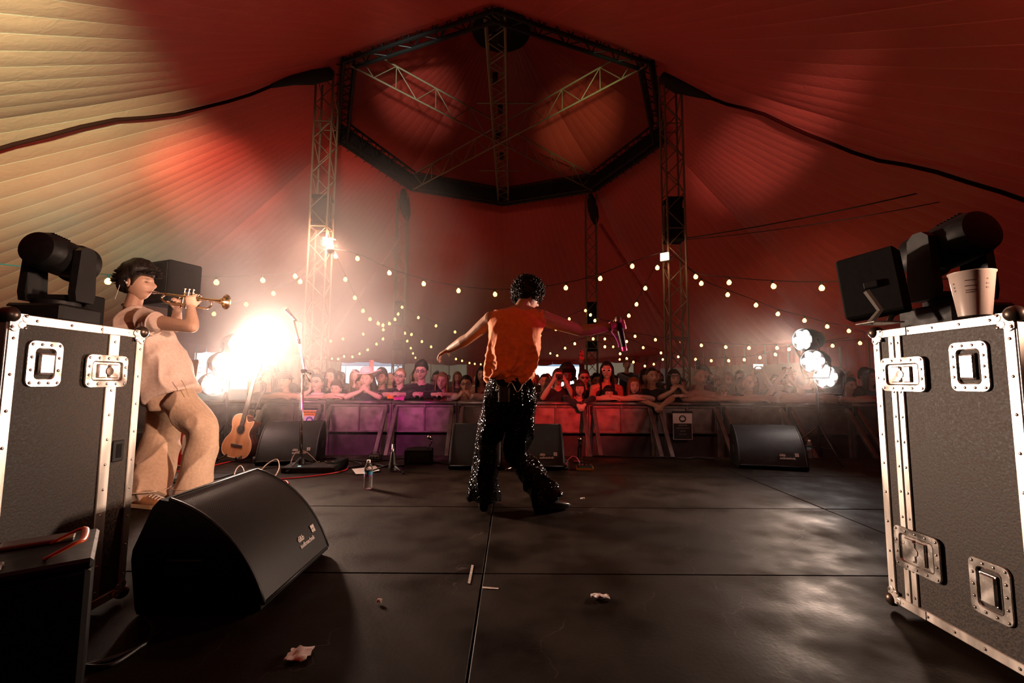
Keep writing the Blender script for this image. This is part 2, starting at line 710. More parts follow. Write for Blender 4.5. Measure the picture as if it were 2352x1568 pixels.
for p0, p1, kind, n in sections:
    ta, tb = wall_theta(p0), wall_theta(p1)
    edges_t += [ta, tb]
    if kind != 'o':
        for i in range(n):
            wall_panel(ta + (tb - ta) * i / n, ta + (tb - ta) * (i + 1) / n, kind, wall_back)
    for i in range(n + (p1 >= 2400)):
        t = ta + (tb - ta) * i / n
        r = eave_r(t) - .22
        p = V((TC.x + r * math.cos(t), TC.y + r * math.sin(t), 0))
        bar('wall_pole', wall_back, (p.x, p.y, GZ), (p.x, p.y, eave_z(t) + .1), .028, M_POLE)
tmax, tmin = max(edges_t), min(edges_t)
wall_front = tag(bpy.data.objects.new('wall_front', None), 'dark cloth wall closing the tent behind the stage', kind='structure')
COL.objects.link(wall_front)
nfr = 16
for i in range(nfr):
    a = tmax + (tmin + 2 * PI - tmax) * i / nfr
    c = tmax + (tmin + 2 * PI - tmax) * (i + 1) / nfr

    def f(u, v, a=a, c=c):
        t = a + (c - a) * u
        r = eave_r(t) - .1 + .07 * math.sin(u * PI * 6)
        return V((TC.x + r * math.cos(t), TC.y + r * math.sin(t), (eave_z(t) + .05) * (1 - v) + GZ * v))
    grid_piece('wall_panel', f, 14, 2, M_BLACKCLOTH, wall_front)

# valance: scalloped strip hanging from the eave
val = tag(bpy.data.objects.new('trim_2', None), 'rumpled red valance hanging along the eave', kind='structure')
COL.objects.link(val)
for i in range(60):
    a, c = math.radians(-18) + math.radians(216) * i / 60, math.radians(-18) + math.radians(216) * (i + 1) / 60

    def f(u, v, a=a, c=c, i=i):
        t = a + (c - a) * u
        r = eave_r(t) - .26 - .05 * math.sin(u * 9 + i * 1.7) * v + .05 * v
        dz = .34 + .05 * math.sin(i * 2.1 + u * 2) + .05 * math.sin(PI * u)
        return V((TC.x + r * math.cos(t), TC.y + r * math.sin(t), eave_z(t) + .16 - dz * v))
    grid_piece('valance_strip', f, 8, 4, M_ROOF, val)

# ================================================================== STEELWORK
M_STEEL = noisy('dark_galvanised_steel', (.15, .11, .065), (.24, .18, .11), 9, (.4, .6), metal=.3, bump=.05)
M_STEELB = mat('black_steel', (.02, .018, .016), .5, .4)
M_ROPE = mat('dark_webbing', (.02, .0010, .0007), 1.0, spec=0.0)
M_BLACK = noisy('black_plastic', (.006, .006, .006), (.010, .009, .009), 30, (.45, .6), bump=.05, spec=.3)
M_BLACKR = noisy('matt_black', (.005, .0045, .0045), (.009, .008, .0075), 40, (.75, .9), bump=.15, spec=.15)


def truss_tower(name, label, x, y, z0, z1, w, pitch, rc, rb, rz=0.0, group=None):
    t = thing(name, label, 'truss tower', (x, y, z0), rz, group)
    h = z1 - z0
    cs = [(-w / 2, -w / 2), (w / 2, -w / 2), (w / 2, w / 2), (-w / 2, w / 2)]
    for cx_, cy_ in cs:
        bar('chord', t, (cx_, cy_, 0), (cx_, cy_, h), rc, M_STEEL)
    n = int(h / pitch)
    for f_ in range(4):
        a, c = cs[f_], cs[(f_ + 1) % 4]
        for k in range(n):
            za, zb = k * h / n, (k + 1) * h / n
            p, q = (a, c) if (k + f_) % 2 else (c, a)
            bar('brace', t, (*p, za), (*q, zb), rb, M_STEEL)
        for k in range(0, n + 1, 6):
            bar('cross_bar', t, (*a, k * h / n), (*c, k * h / n), rb * 1.2, M_STEEL)
    b = MB()
    b.rbox((0, 0, .015), (w + .3, w + .3, .03), .005)
    b.build('base_plate', M_STEELB, t)
    return t


tNL = truss_tower('truss_tower', 'steel lattice tower with white dome camera and floodlight, beside the boom microphone stand', -4.49, 10.4, GZ, 8.25, .40, .42, .026, .012, .05)
tNR = truss_tower('truss_tower', 'steel lattice tower rising in front of the red wall and banner, floodlight on its side', 3.78, 10.4, GZ, 8.25, .40, .42, .026, .012, -.04)
tFL = truss_tower('truss_tower', 'slender lattice tower standing in the daylight opening behind the man in the pink hat', -4.32, 17.3, GZ, 8.2, .40, .46, .024, .012, .1)
tFR = truss_tower('truss_tower', 'slender lattice tower standing behind the woman in white sunglasses', 3.05, 17.3, GZ, 8.2, .40, .46, .024, .012, -.1)


def sleeve_block(t, z0, z1, w):
    b = MB()
    b.rbox((0, 0, (z0 + z1) / 2), (w, w, z1 - z0), .02)
    b.rbox((0, 0, z1 + .03), (w + .08, w + .08, .06), .01)
    b.rbox((0, 0, z0 - .03), (w + .08, w + .08, .06), .01)
    o = b.build('hoist_sleeve', M_BLACKR, t)
    for s in (-1, 1):
        c = MB()
        c.rbox((s * (w / 2 + .03), -.05, (z0 + z1) / 2), (.06, .12, (z1 - z0) * .6), .01)
        c.build('bracket', M_STEELB, o)


sleeve_block(tNL, 4.55 - GZ, 5.15 - GZ, .33)
sleeve_block(tNR, 4.25 - GZ, 5.15 - GZ, .33)
sleeve_block(tFL, 3.1 - GZ, 3.9 - GZ, .32)
sleeve_block(tFR, 3.1 - GZ, 3.9 - GZ, .32)
for t_ in (tFL, tFR):
    sleeve_block(t_, 2.15 - GZ, 2.4 - GZ, .36)

# ---- ring of eight lattice girders, joined at the corners
ring = thing('ring_truss', 'eight sided ring of dark lattice girders around the cupola', 'truss', (TC.x, TC.y, RING_Z - .5))
for k in range(8):
    t0, t1 = k * PI / 4, (k + 1) * PI / 4
    b = MB()
    P = lambda t, r, z: V((r * math.cos(t), r * math.sin(t), z))
    cor = []
    for r in (RING_R - .28, RING_R):
        for z in (0, .62):
            p, q = P(t0, r, z), P(t1, r, z)
            b.tube([p, q], .035 if z else .045, 6)
            cor.append((p, q))
    n = 11
    for (A, B) in ((0, 1), (2, 3), (0, 2), (1, 3)):
        for i in range(n):
            p = cor[A][0].lerp(cor[A][1], i / n) if i % 2 else cor[B][0].lerp(cor[B][1], i / n)
            q = cor[B][0].lerp(cor[B][1], (i + 1) / n) if i % 2 else cor[A][0].lerp(cor[A][1], (i + 1) / n)
            b.tube([p, q], .014, 5)
    seg = b.build('truss_segment', M_STEELB, ring)
    # canvas skirt laced to the outside of the girder
    c = MB()
    o0, o1 = P(t0, RING_R + .05, .08), P(t1, RING_R + .05, .08)
    c.loft([[o0, o1, o1 + V((0, 0, .62)), o0 + V((0, 0, .62))], [p * 1.004 for p in (o0, o1, o1 + V((0, 0, .62)), o0 + V((0, 0, .62)))]])
    c.build('skirt', M_BLACKCLOTH, seg)
    for i in range(10):
        p = P(t0, RING_R + .02, .02).lerp(P(t1, RING_R + .02, .02), (i + .5) / 10)
        bar('lacing_hook', seg, p, p + V((p.x, p.y, 0)).normalized() * .16 + V((0, 0, -.05)), .012, M_STEELB)


M_STEELLIT = noisy('lit_bronze_steel', (.26, .19, .10), (.38, .29, .17), 9, (.45, .6), metal=.2, bump=.05)  # girder steel lightened in its colour, in place of more light


def lattice(name, label, p0, p1, h, w, n, rc, rb, two=False):
    """girder from p0 to p1 with parallel chords; two = planar ladder"""
    p0, p1 = V(p0), V(p1)
    t = thing(name, label, 'truss', p0)
    d = p1 - p0
    side = V((-d.y, d.x, 0)).normalized()
    up = V((0, 0, 1))
    offs = [V((0, 0, 0)), up * h] if two else [side * (-w / 2), side * (w / 2), side * (w / 2) + up * h, side * (-w / 2) + up * h]
    for o in offs:
        bar('chord', t, o, o + d, rc, M_STEELLIT)
    pairs = [(0, 1)] if two else [(0, 1), (1, 2), (2, 3), (3, 0)]
    for a, c in pairs:
        for i in range(n):
            q0, q1 = (offs[a], offs[c]) if i % 2 else (offs[c], offs[a])
            bar('brace', t, q0 + d * (i / n), q1 + d * ((i + 1) / n), rb, M_STEELLIT)
            if two and i % 2 == 0:
                bar('brace', t, offs[a] + d * (i / n), offs[c] + d * (i / n), rb, M_STEELLIT)
    return t


def rp(k, r=RING_R - .15, z=0.0):
    return V((TC.x + r * math.cos(k * PI / 4), TC.y + r * math.sin(k * PI / 4), RING_Z - .45 + z))


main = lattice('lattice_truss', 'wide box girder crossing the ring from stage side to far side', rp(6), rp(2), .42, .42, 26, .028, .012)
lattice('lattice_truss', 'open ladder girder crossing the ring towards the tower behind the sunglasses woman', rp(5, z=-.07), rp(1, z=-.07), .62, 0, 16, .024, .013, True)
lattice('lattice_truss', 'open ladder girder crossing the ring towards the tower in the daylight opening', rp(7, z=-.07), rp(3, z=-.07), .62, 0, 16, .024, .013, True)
for (px0, px1, py, Y) in ((1095, 1225, 237, 11.9), (1101, 1196, 392, 15.6)):
    a, c = at(px0, py, Y), at(px1, py, Y)
    o = bar('outrigger_bar', main, a - main.location, c - main.location, .02, M_STEELLIT)
for k in range(5):
    b = MB()
    b.rbox((random.uniform(-.1, .1), .9 + k * 1.35, .2), (.13, .22, .16), .01)
    b.build('cable_box', M_BLACK, main)

# ---- webbing ropes under the roof seams and black sleeves at the tower heads
for sgn, ang, lab in ((-1, 221.5, 'dark webbing ridge rope from tower head along the pale lit roof'), (1, 319.2, 'dark webbing ridge rope from tower head across the shadowed roof')):
    t = math.radians(ang)
    pts = [roof_pt(t + .015 * math.sin(k * .8), .02 + .95 * k / 22, .10 + .02 * math.sin(k * 1.9)) for k in range(23)]
    e = thing('ridge_rope', lab, 'rope', pts[0])
    b = MB()
    b.tube([p - pts[0] for p in pts], .032, 7)
    b.build('webbing', M_ROPE, e, True)
    b = MB()
    b.tube([p - pts[0] for p in pts[:4]], [.14, .16, .10, .04], 10)
    b.build('sleeve', M_BLACKCLOTH, e, True)
for (px, py, Y, L, lab) in ((930, 470, 17.2, 1.25, 'rolled black cloth bundle hanging at the head of the tower in the opening'), (1362, 480, 17.2, 1.2, 'rolled black cloth bundle hanging at the head of the tower behind the sunglasses woman')):
    p = at(px, py, Y)
    b = MB()
    b.tube([V((-.1, 0, L / 2)), V((-.05, .02, L * .25)), V((0, 0, 0)), V((.06, 0, -L * .3)), V((.1, .02, -L / 2))], [.09, .17, .20, .17, .06], 12)
    o = b.build('cloth_bundle', M_BLACKCLOTH, None, True)
    o.location = p
    tag(o, lab, 'cloth')

# ---- slanting quarter poles, guy wires
M_PPOLE = noisy('painted_pole', (.42, .07, .06), (.55, .14, .11), 5, (.35, .5), bump=.02)


def simple_rod(name, label, cat_, pts, r, m, n=8, group=None):
    pts = [V(p) for p in pts]
    e = MB()
    o0 = pts[0]
    e.tube([p - o0 for p in pts], r, n)
    o = e.build(name, m, None, True)
    o.location = o0
    return tag(o, label, cat_, group)


def ground_to(px, py, Y, px2, py2, Y2, drop):
    a, c = at(px, py, Y), at(px2, py2, Y2)
    k = (GZ - a.z) / (c.z - a.z) if drop else 1
    return [a, a.lerp(c, k)]


simple_rod('quarter_pole', 'thick red pole slanting down from the tower behind the sunglasses woman', 'pole', ground_to(1378, 515, 17.0, 1534, 752, 16.0, True), .065, M_PPOLE)
simple_rod('quarter_pole', 'thin red pole slanting down through the smoke from the tower in the opening', 'pole', ground_to(920, 545, 17.1, 750, 788, 16.4, True), .04, M_PPOLE)


def sagline(a, c, sag, n=16):
    return [a.lerp(c, i / n) - V((0, 0, sag * 4 * (i / n) * (1 - i / n))) for i in range(n + 1)]


M_WIRE = mat('black_cable', (.012, .010, .010), .6)
simple_rod('guy_wire', 'upper of two black cables running from tower to the shadowed roof', 'cable', sagline(at(1575, 547, 10.4), at(2480, 350, 7.2), .12), .012, M_WIRE, 6)
simple_rod('guy_wire', 'lower of two black cables running from tower to the shadowed roof', 'cable', sagline(at(1577, 550, 10.4), at(2480, 393, 7.2), .15), .008, M_WIRE, 6)

# ---- fixtures on the two near towers
M_LAMP = mat('lit_flood_glass', (1, .9, .6), .4, emit=(1.0, .74, .36), estr=14)
M_GREYMETAL = mat('grey_metal', (.25, .24, .22), .45, .5)
M_WHITEP = mat('white_plastic', (.75, .72, .68), .4)


def flood(px, py, Y, label, rz, energy):
    p = at(px, py, Y)
    t = thing('floodlight', label, 'floodlight', p, rz)
    b = MB()
    b.rbox((0, 0, 0), (.22, .08, .20), .012)
    for i in range(6):
        b.box((-.08 + i * .032, .05, 0), (.006, .04, .16))
    b.build('housing', M_GREYMETAL, t)
    b = MB()
    b.rbox((0, -.043, 0), (.19, .012, .17), .004)
    b.build('glass', M_LAMP, t)
    b = MB()
    b.tube([(-.125, 0, 0), (-.125, .12, .02), (.125, .12, .02), (.125, 0, 0)], .01, 6)
    b.build('bracket', M_STEELB, t)
    d = bpy.data.lights.new('flood_light', 'SPOT')
    d.energy, d.color, d.spot_size, d.spot_blend, d.shadow_soft_size = energy, (1, .50, .34), math.radians(178), .4, .15
    o = bpy.data.objects.new('flood_light', d)
    COL.objects.link(o)
    o.parent = t
    o.location = (0, -.12, 0)
    o.rotation_euler = (PI / 2 - .6, 0, 0)
    return t


flood(750, 556, 10.12, 'small square floodlight clamped to tower above the dome camera', .9, 1100)
flood(1528, 590, 10.1, 'small glowing floodlight clamped to tower by the red wall', -.7, 25)
p = at(759, 572, 10.05)
t = thing('dome_camera', 'white dome security camera hanging from an arm on the tower', 'camera', p)
b = MB()
b.lathe([(.03, .13), (.07, .11), (.085, .04), (.085, -.02)], 16)
b.tube([(0, 0, .12), (0, .02, .26), (.02, .2, .28)], .016, 8)
b.build('housing', M_WHITEP, t, 40)
b = MB()
b.lathe([(.083, -.02), (.075, -.06), (.045, -.1), (.005, -.115)], 16)
b.build('dome', mat('smoked_dome', (.02, .02, .02), .08), t, True)

# ================================================================== FESTOON LIGHTS
M_BULB = mat('lit_bulb', (1, .8, .4), .3, emit=(1.0, .50, .13), estr=6)
M_SOCK = mat('bulb_socket', (.012, .012, .012), .6)
M_BULB.cycles.emission_sampling = 'NONE'
M_LAMP.cycles.emission_sampling = 'NONE'
bb = MB()
bb.lathe([(.004, -.125), (.03, -.118), (.046, -.09), (.048, -.07), (.04, -.045), (.022, -.025), (.016, -.01)], 12)
BULB_ME = bb.mesh('bulb')
BULB_ME.materials.append(M_BULB)
BULB_ME.polygons.foreach_set('use_smooth', [True] * len(BULB_ME.polygons))
bb = MB()
bb.lathe([(.018, -.03), (.02, .03), (.012, .05)], 8)
SOCK_ME = bb.mesh('socket')
SOCK_ME.materials.append(M_SOCK)


def festoon(pts, Ys, label, start=None, end=None, sc=1.0):
    """pts: where the bulbs hang; Ys: depth at both ends; the cable runs above them"""
    n = len(pts)
    P = [at(x, y, Ys[0] + (Ys[1] - Ys[0]) * i / max(1, n - 1)) for i, (x, y) in enumerate(pts)]
    t = thing('festoon_string', label, 'string lights', P[0], 0, 'festoon strings')
    o = P[0]
    chain = [p - o + V((0, 0, .13 * sc)) for p in P]
    if start is not None:
        chain.insert(0, V(start) - o)
    if end is not None:
        chain.append(V(end) - o)
    b = MB()
    b.tube(smoothpath(chain, 5), .009, 5)
    b.build('cable', M_WIRE, t, True)
    for p in P:
        bo = inst('bulb', BULB_ME, t, p - o + V((0, 0, .085 * sc)), Euler((random.uniform(-.15, .15), random.uniform(-.2, .2), 0)).to_matrix(), (sc, sc, sc))
        inst('socket', SOCK_ME, bo, (0, 0, 0))
    return t


hNL, hNR = V((-4.3, 10.25, 3.95)), V((3.6, 10.25, 3.95))
hFL, hFR = V((-4.2, 17.15, 3.75)), V((2.95, 17.15, 3.75))
festoon([(820, 595), (893, 628), (972, 653), (1053, 669), (1136, 677), (1218, 674), (1300, 662), (1380, 641), (1453, 613)], (10.3, 10.3), 'long bulb string slung between the two near lattice towers, above the singer', hNL, hNR)
festoon([(770, 590), (793, 643), (814, 685), (834, 715), (850, 734), (868, 744), (880, 748), (894, 744), (907, 734), (915, 722), (923, 706)], (10.4, 17.0), 'bulb string dipping from tower with dome camera back to the tower in the opening', None, hFL)
festoon([(1510, 616), (1483, 663), (1463, 700), (1444, 726), (1424, 741), (1399, 746), (1367, 737), (1357, 724), (1345, 714)], (10.5, 17.0), 'bulb string dipping from tower by the red wall back to the tower behind sunglasses woman', hNR, hFR)
festoon([(961, 730), (1002, 749), (1045, 763), (1090, 773), (1140, 778), (1190, 778), (1240, 771), (1276, 757), (1307, 733)], (17.1, 17.1), 'bulb string slung between the two far lattice towers, behind the singer', hFL, hFR)
festoon([(677, 636), (602, 645), (497, 650), (380, 650), (248, 648)], (10.2, 7.6), 'bulb string running from tower with dome camera to the pale roof above the trumpeter', hNL, at(-60, 600, 6.2))
festoon([(690, 648), (627, 675), (565, 700), (492, 722), (420, 742)], (10.4, 11.5), 'bulb string half lost in smoke running down towards the spotlights by the trumpeter', hNL, at(330, 752, 12.2))
festoon([(1597, 637), (1675, 650), (1775, 659), (1887, 663), (2010, 660)], (10.2, 7.6), 'level bulb string from tower by the red wall to the square light panel', hNR, at(2200, 640, 6.4))
festoon([(1611, 652), (1672, 678), (1737, 702), (1788, 722), (1848, 737), (1899, 751), (1949, 761)], (10.5, 12.5), 'bulb string sloping down from tower by the red wall to the eave', hNR, at(2000, 768, 13.0))
festoon([(1458, 773), (1505, 781), (1558, 788), (1610, 794), (1666, 798), (1721, 800), (1784, 800), (1847, 799)], (17.0, 13.5), 'upper bulb string along the eave above the white banner', hFR - V((0, 0, .9)), at(1950, 775, 13))
festoon([(1598, 826), (1634, 829), (1673, 829), (1709, 827), (1746, 822), (1780, 815), (1813, 803), (1912, 795), (1975, 789)], (18.5, 13.2), 'lower bulb string hung close above the white banner', None, at(2030, 780, 12.8))
festoon([(1390, 797), (1424, 813), (1439, 824), (1455, 832), (1481, 841), (1502, 837), (1523, 826)], (17.5, 22), 'short bulb string against the red wall behind the boy on shoulders', hFR - V((0, 0, 1.2)), None)
festoon([(1440, 785), (1477, 799), (1518, 811), (1557, 820)], (17.2, 20), 'short bulb string sloping down to the tower by the red wall', hFR - V((0, 0, 1.0)), None)
festoon([(1362, 779), (1390, 779), (1409, 797), (1424, 826)], (17.0, 23), 'short bulb string below the singer outstretched microphone', hFR - V((0, 0, .7)), None)
festoon([(880, 758), (834, 768), (788, 779), (760, 784)], (17.0, 20), 'short bulb string from tower in the opening towards the smoke', hFL - V((0, 0, .4)), None)
festoon([(880, 779), (864, 791), (845, 804), (826, 813), (809, 820), (790, 819), (777, 825), (762, 824), (749, 821)], (17.2, 26), 'bulb string curving down to the cream wall beside the tower with dome camera', hFL - V((0, 0, .8)), None)
festoon([(929, 766), (936, 784), (943, 800), (949, 812), (954, 822), (962, 829)], (17.2, 28), 'bulb string dropping steeply to the cream wall behind the man in glasses', hFL - V((0, 0, .5)), None)
festoon([(946, 769), (969, 785), (990, 797), (1020, 812), (1047, 825), (1061, 829), (1078, 834), (1090, 836), (1104, 837), (1115, 836)], (17.2, 28), 'bulb string curving down along the cream and red back wall above the dark haired woman', hFL - V((0, 0, .5)), None)
festoon([(1264, 812), (1280, 817), (1298, 800), (1320, 790)], (24, 17.4), 'short bulb string above the bright opening behind the woman with the camera', None, hFR - V((0, 0, 1.1)))

# ================================================================== PAR LAMPS on stands at both stage corners
M_PARLIT = mat('lit_led_lens', (1, 1, 1), .3, emit=(1.0, .97, .92), estr=60)
M_PARLIT.cycles.emission_sampling = 'NONE'


def par_lamp(p, aim, label, watts, spill):
    t = thing('par_lamp', label, 'spotlight', p)
    d = (V(aim) - V(p)).normalized()
    R = d.to_track_quat('-Y', 'Z').to_matrix()
    t.rotation_euler = R.to_euler()
    b = MB()
    b.lathe([(.05, .20), (.10, .18), (.128, .06), (.132, -.06), (.126, -.06), (.122, -.035)], 24, axis=(0, 1, 0))
    b.build('housing', M_BLACK, t, 40)
    for i in range(7):
        a = (i - 1) * PI / 3
        x, z = (0, 0) if i == 0 else (.080 * math.cos(a), .080 * math.sin(a))
        c = MB()
        c.lathe([(.004, -.056), (.022, -.053), (.036, -.046), (.039, -.03)], 14, (x, 0, z), axis=(0, 1, 0))
        c.build('lens', M_PARLIT, t, True)
    b = MB()
    b.tube([(-.148, 0, 0), (-.148, .02, -.10), (-.12, .03, -.19), (.12, .03, -.19), (.148, .02, -.10), (.148, 0, 0)], .009, 6)
    b.build('yoke', M_STEELB, t, True)
    L = bpy.data.lights.new('par_light', 'SPOT')
    L.energy, L.color, L.spot_size, L.spot_blend, L.shadow_soft_size = watts * .9, (1.0, .68, .50), math.radians(78), .9, .09
    o = bpy.data.objects.new('par_light', L)
    COL.objects.link(o)
    o.parent = t
    o.location = (0, -.07, 0)
    o.rotation_euler = (-PI / 2, 0, 0)
    L2 = bpy.data.lights.new('par_spill', 'POINT')  # extra point light added to light the smoke round the lamp
    L2.energy, L2.color, L2.shadow_soft_size = min(watts, 420) * spill, (1.0, .50, .38), .10
    o = bpy.data.objects.new('par_spill', L2)
    COL.objects.link(o)
    o.parent = t
    o.location = (0, -.22, 0)
    return t


def lamp_stand(x, y, top, label):
    t = thing('lamp_stand', label, 'stand', (x, y, 0))
    b = MB()
    b.tube([(0, 0, .05), (0, 0, top)], .018, 10)
    b.build('pole', M_STEELB, t, True)
    for k in range(3):
        a = k * 2.1 + .4
        b = MB()
        b.tube([(0, 0, .42), (.42 * math.cos(a), .42 * math.sin(a), .012)], .011, 6)
        b.tube([(0, 0, .16), (.26 * math.cos(a), .26 * math.sin(a), .17)], .008, 6)
        b.build('leg', M_STEELB, t, True)
    return t


PY = 5.15
for (pix, watts, aims, side) in (
        (((545, 790), (512, 834), (488, 882)), (1500, 420, 420), ((.0, 3.3, 1.2), (1.5, 1.6, .8), (.4, 2.2, .9)), 'l'),
        (((1850, 780), (1871, 829), (1902, 865)), (380, 380, 520), ((-2.5, 3.4, 1.3), (-1.6, 1.7, .9), (.0, 3.2, 1.1)), 'r')):
    words = ('topmost', 'middle', 'lowest')
    for i, (px, py) in enumerate(pix):
        p = at(px, py, PY + (.12 if i == 0 else 0))
        par_lamp(p, aims[i], '%s lit lamp on the stand beside %s' % (words[i], 'the trumpeter' if side == 'l' else 'the case with the paper cup'), watts[i], .05 if side == 'l' else .011)
lamp_stand(-3.36, 5.42, 1.42, 'black tripod stand carrying three lamps beside the acoustic guitar')
lamp_stand(3.62, 5.42, 1.45, 'black tripod stand carrying three lamps by the far end of the barrier')

# ================================================================== FLIGHT CASES
M_PANEL = noisy('pebbled_case_panel', (.008, .0055, .004), (.045, .031, .022), 130, (.5, .7), bump=.6, dist=.002, detail=3, pos=(.42, .60))
M_ALU = noisy('scratched_aluminium', (.56, .50, .45), (.78, .72, .66), 14, (.28, .5), metal=.92, bump=.12, stretch=(1, 1, .25), dist=.003)
M_CHROME = noisy('worn_zinc_plate', (.62, .57, .52), (.82, .78, .74), 20, (.16, .36), metal=.95, bump=.08, dist=.002)
M_DARKSTEEL = mat('dark_ball_steel', (.10, .075, .06), .35, .8)
rv = MB()
rv.lathe([(.0001, .0035), (.003, .003), (.0052, .001), (.0052, 0)], 8)
RIVET = rv.mesh('rivet')
RIVET.materials.append(M_CHROME)


def rrect(w, h, r, n=5):
    out = []
    for cx_, cy_, a0 in ((w / 2 - r, h / 2 - r, 0), (-w / 2 + r, h / 2 - r, 90), (-w / 2 + r, -h / 2 + r, 180), (w / 2 - r, -h / 2 + r, 270)):
        for k in range(n + 1):
            a = math.radians(a0 + 90 * k / n)
            out.append((cx_ + r * math.cos(a), cy_ + r * math.sin(a)))
    return out


def recess_plate(case, name, nx, Y, z, w, h, kind):
    """zinc dish set into the panel: rim, sunk tray, rivets, and a grip or a twist latch. local: u = along Y, v = up, n = out of the panel"""
    root = bpy.data.objects.new(name, None)
    COL.objects.link(root)
    root.parent = case
    dep = .022 if kind == 'handle' else .0
    root.location = (0 if kind == 'handle' else nx * .0065, Y, z)
    U, Vv, Nn = V((0, 1, 0)), V((0, 0, 1)), V((nx, 0, 0))
    P = lambda u, v, n: U * u + Vv * v + Nn * n
    outer, mid, inner = rrect(w, h, .022), rrect(w - .05, h - .05, .014), rrect(w - .056, h - .056, .012)
    b = MB()
    b.loft([[P(u, v, 0) for u, v in outer], [P(u, v, .004) for u, v in outer], [P(u * .985, v * .985, .0055) for u, v in outer], [P(u * 1.02, v * 1.02, .0055) for u, v in mid], [P(u, v, .007) for u, v in mid], [P(u, v, .004) for u, v in inner], [P(u * .97, v * .97, -dep - .0005) for u, v in inner]], False, True)
    b.build('dish', M_CHROME, root, 35)
    per = []
    nu, nv = max(2, round(w / .045)), max(2, round(h / .045))
    for i in range(nu + 1):
        for s in (-1, 1):
            per.append(((i / nu - .5) * (w - .026), s * (h / 2 - .013)))
    for j in range(1, nv):
        for s in (-1, 1):
            per.append((s * (w / 2 - .013), (j / nv - .5) * (h - .026)))
    R = Nn.to_track_quat('Z', 'Y').to_matrix()
    for u, v in per:
        inst('rivet', RIVET, root, P(u, v, .0055), R)
    if kind == 'handle':
        b = MB()
        b.rbox((0, 0, 0), (.012, .052, h - .085), .005)
        g = b.build('grip', M_CHROME, root)
        g.location = P(.004, 0, .004)
        for s in (-1, 1):
            b = MB()
            b.tube([P(-.022, s * (h / 2 - .045), .0), P(.03, s * (h / 2 - .045), .0)], .006, 8)
            b.build('hinge_pin', M_CHROME, root)
        b = MB()
        b.rbox(P(.035, 0, -.012), (.02, .012, h - .07), .003)
        b.build('stop_rubber', M_BLACKR, root)
    else:
        for u_, w_ in ((-.022, .038), (.028, .040)):
            b = MB()
            b.rbox(P(u_, 0, .002), (.012, w_, h - .072), .003)
            b.build('strike_plate', M_CHROME, root)
        b = MB()
        b.lathe([(.002, .012), (.016, .011), (.018, .0), (.018, -.012)], 16, P(.004, 0, 0), Nn)
        b.rbox(P(.004, 0, .006), (.010, .014, h - .085), .003)
        b.build('twist_key', M_DARKSTEEL if kind == 'latch_dark' else M_CHROME, root, 35)
    return root


def ball_corner(case, nx, Y, z, sy, sz):
    root = bpy.data.objects.new('ball_corner', None)
    COL.objects.link(root)
    root.parent = case
    root.location = (0, Y, z)
    b = MB()
    b.sphere((-nx * .006, -sy * .006, -sz * .006), .027, 16, 10)
    b.build('ball', M_DARKSTEEL, root, True)
    b = MB()
    for (u, v) in ((.046, .014), (.014, .046), (.036, .036)):
        b.lathe([(.013, 0), (.013, .0045), (.011, .0055)], 14, (nx * .003, -sy * u, -sz * v), (nx, 0, 0))
    b.prism([(0, 0), (.05, 0), (.05, .028), (.028, .05), (0, .05)], (nx * .003, 0, 0), (0, -sy, 0), (0, 0, -sz), (nx * .0045, 0, 0))
    b.build('clover_plate', M_ALU, root)
    R = V((nx, 0, 0)).to_track_quat('Z', 'Y').to_matrix()
    for u, v in ((.045, .006), (.006, .045), (.045, .045)):
        inst('rivet', RIVET, root, (nx * .009, -sy * u, -sz * v), R)


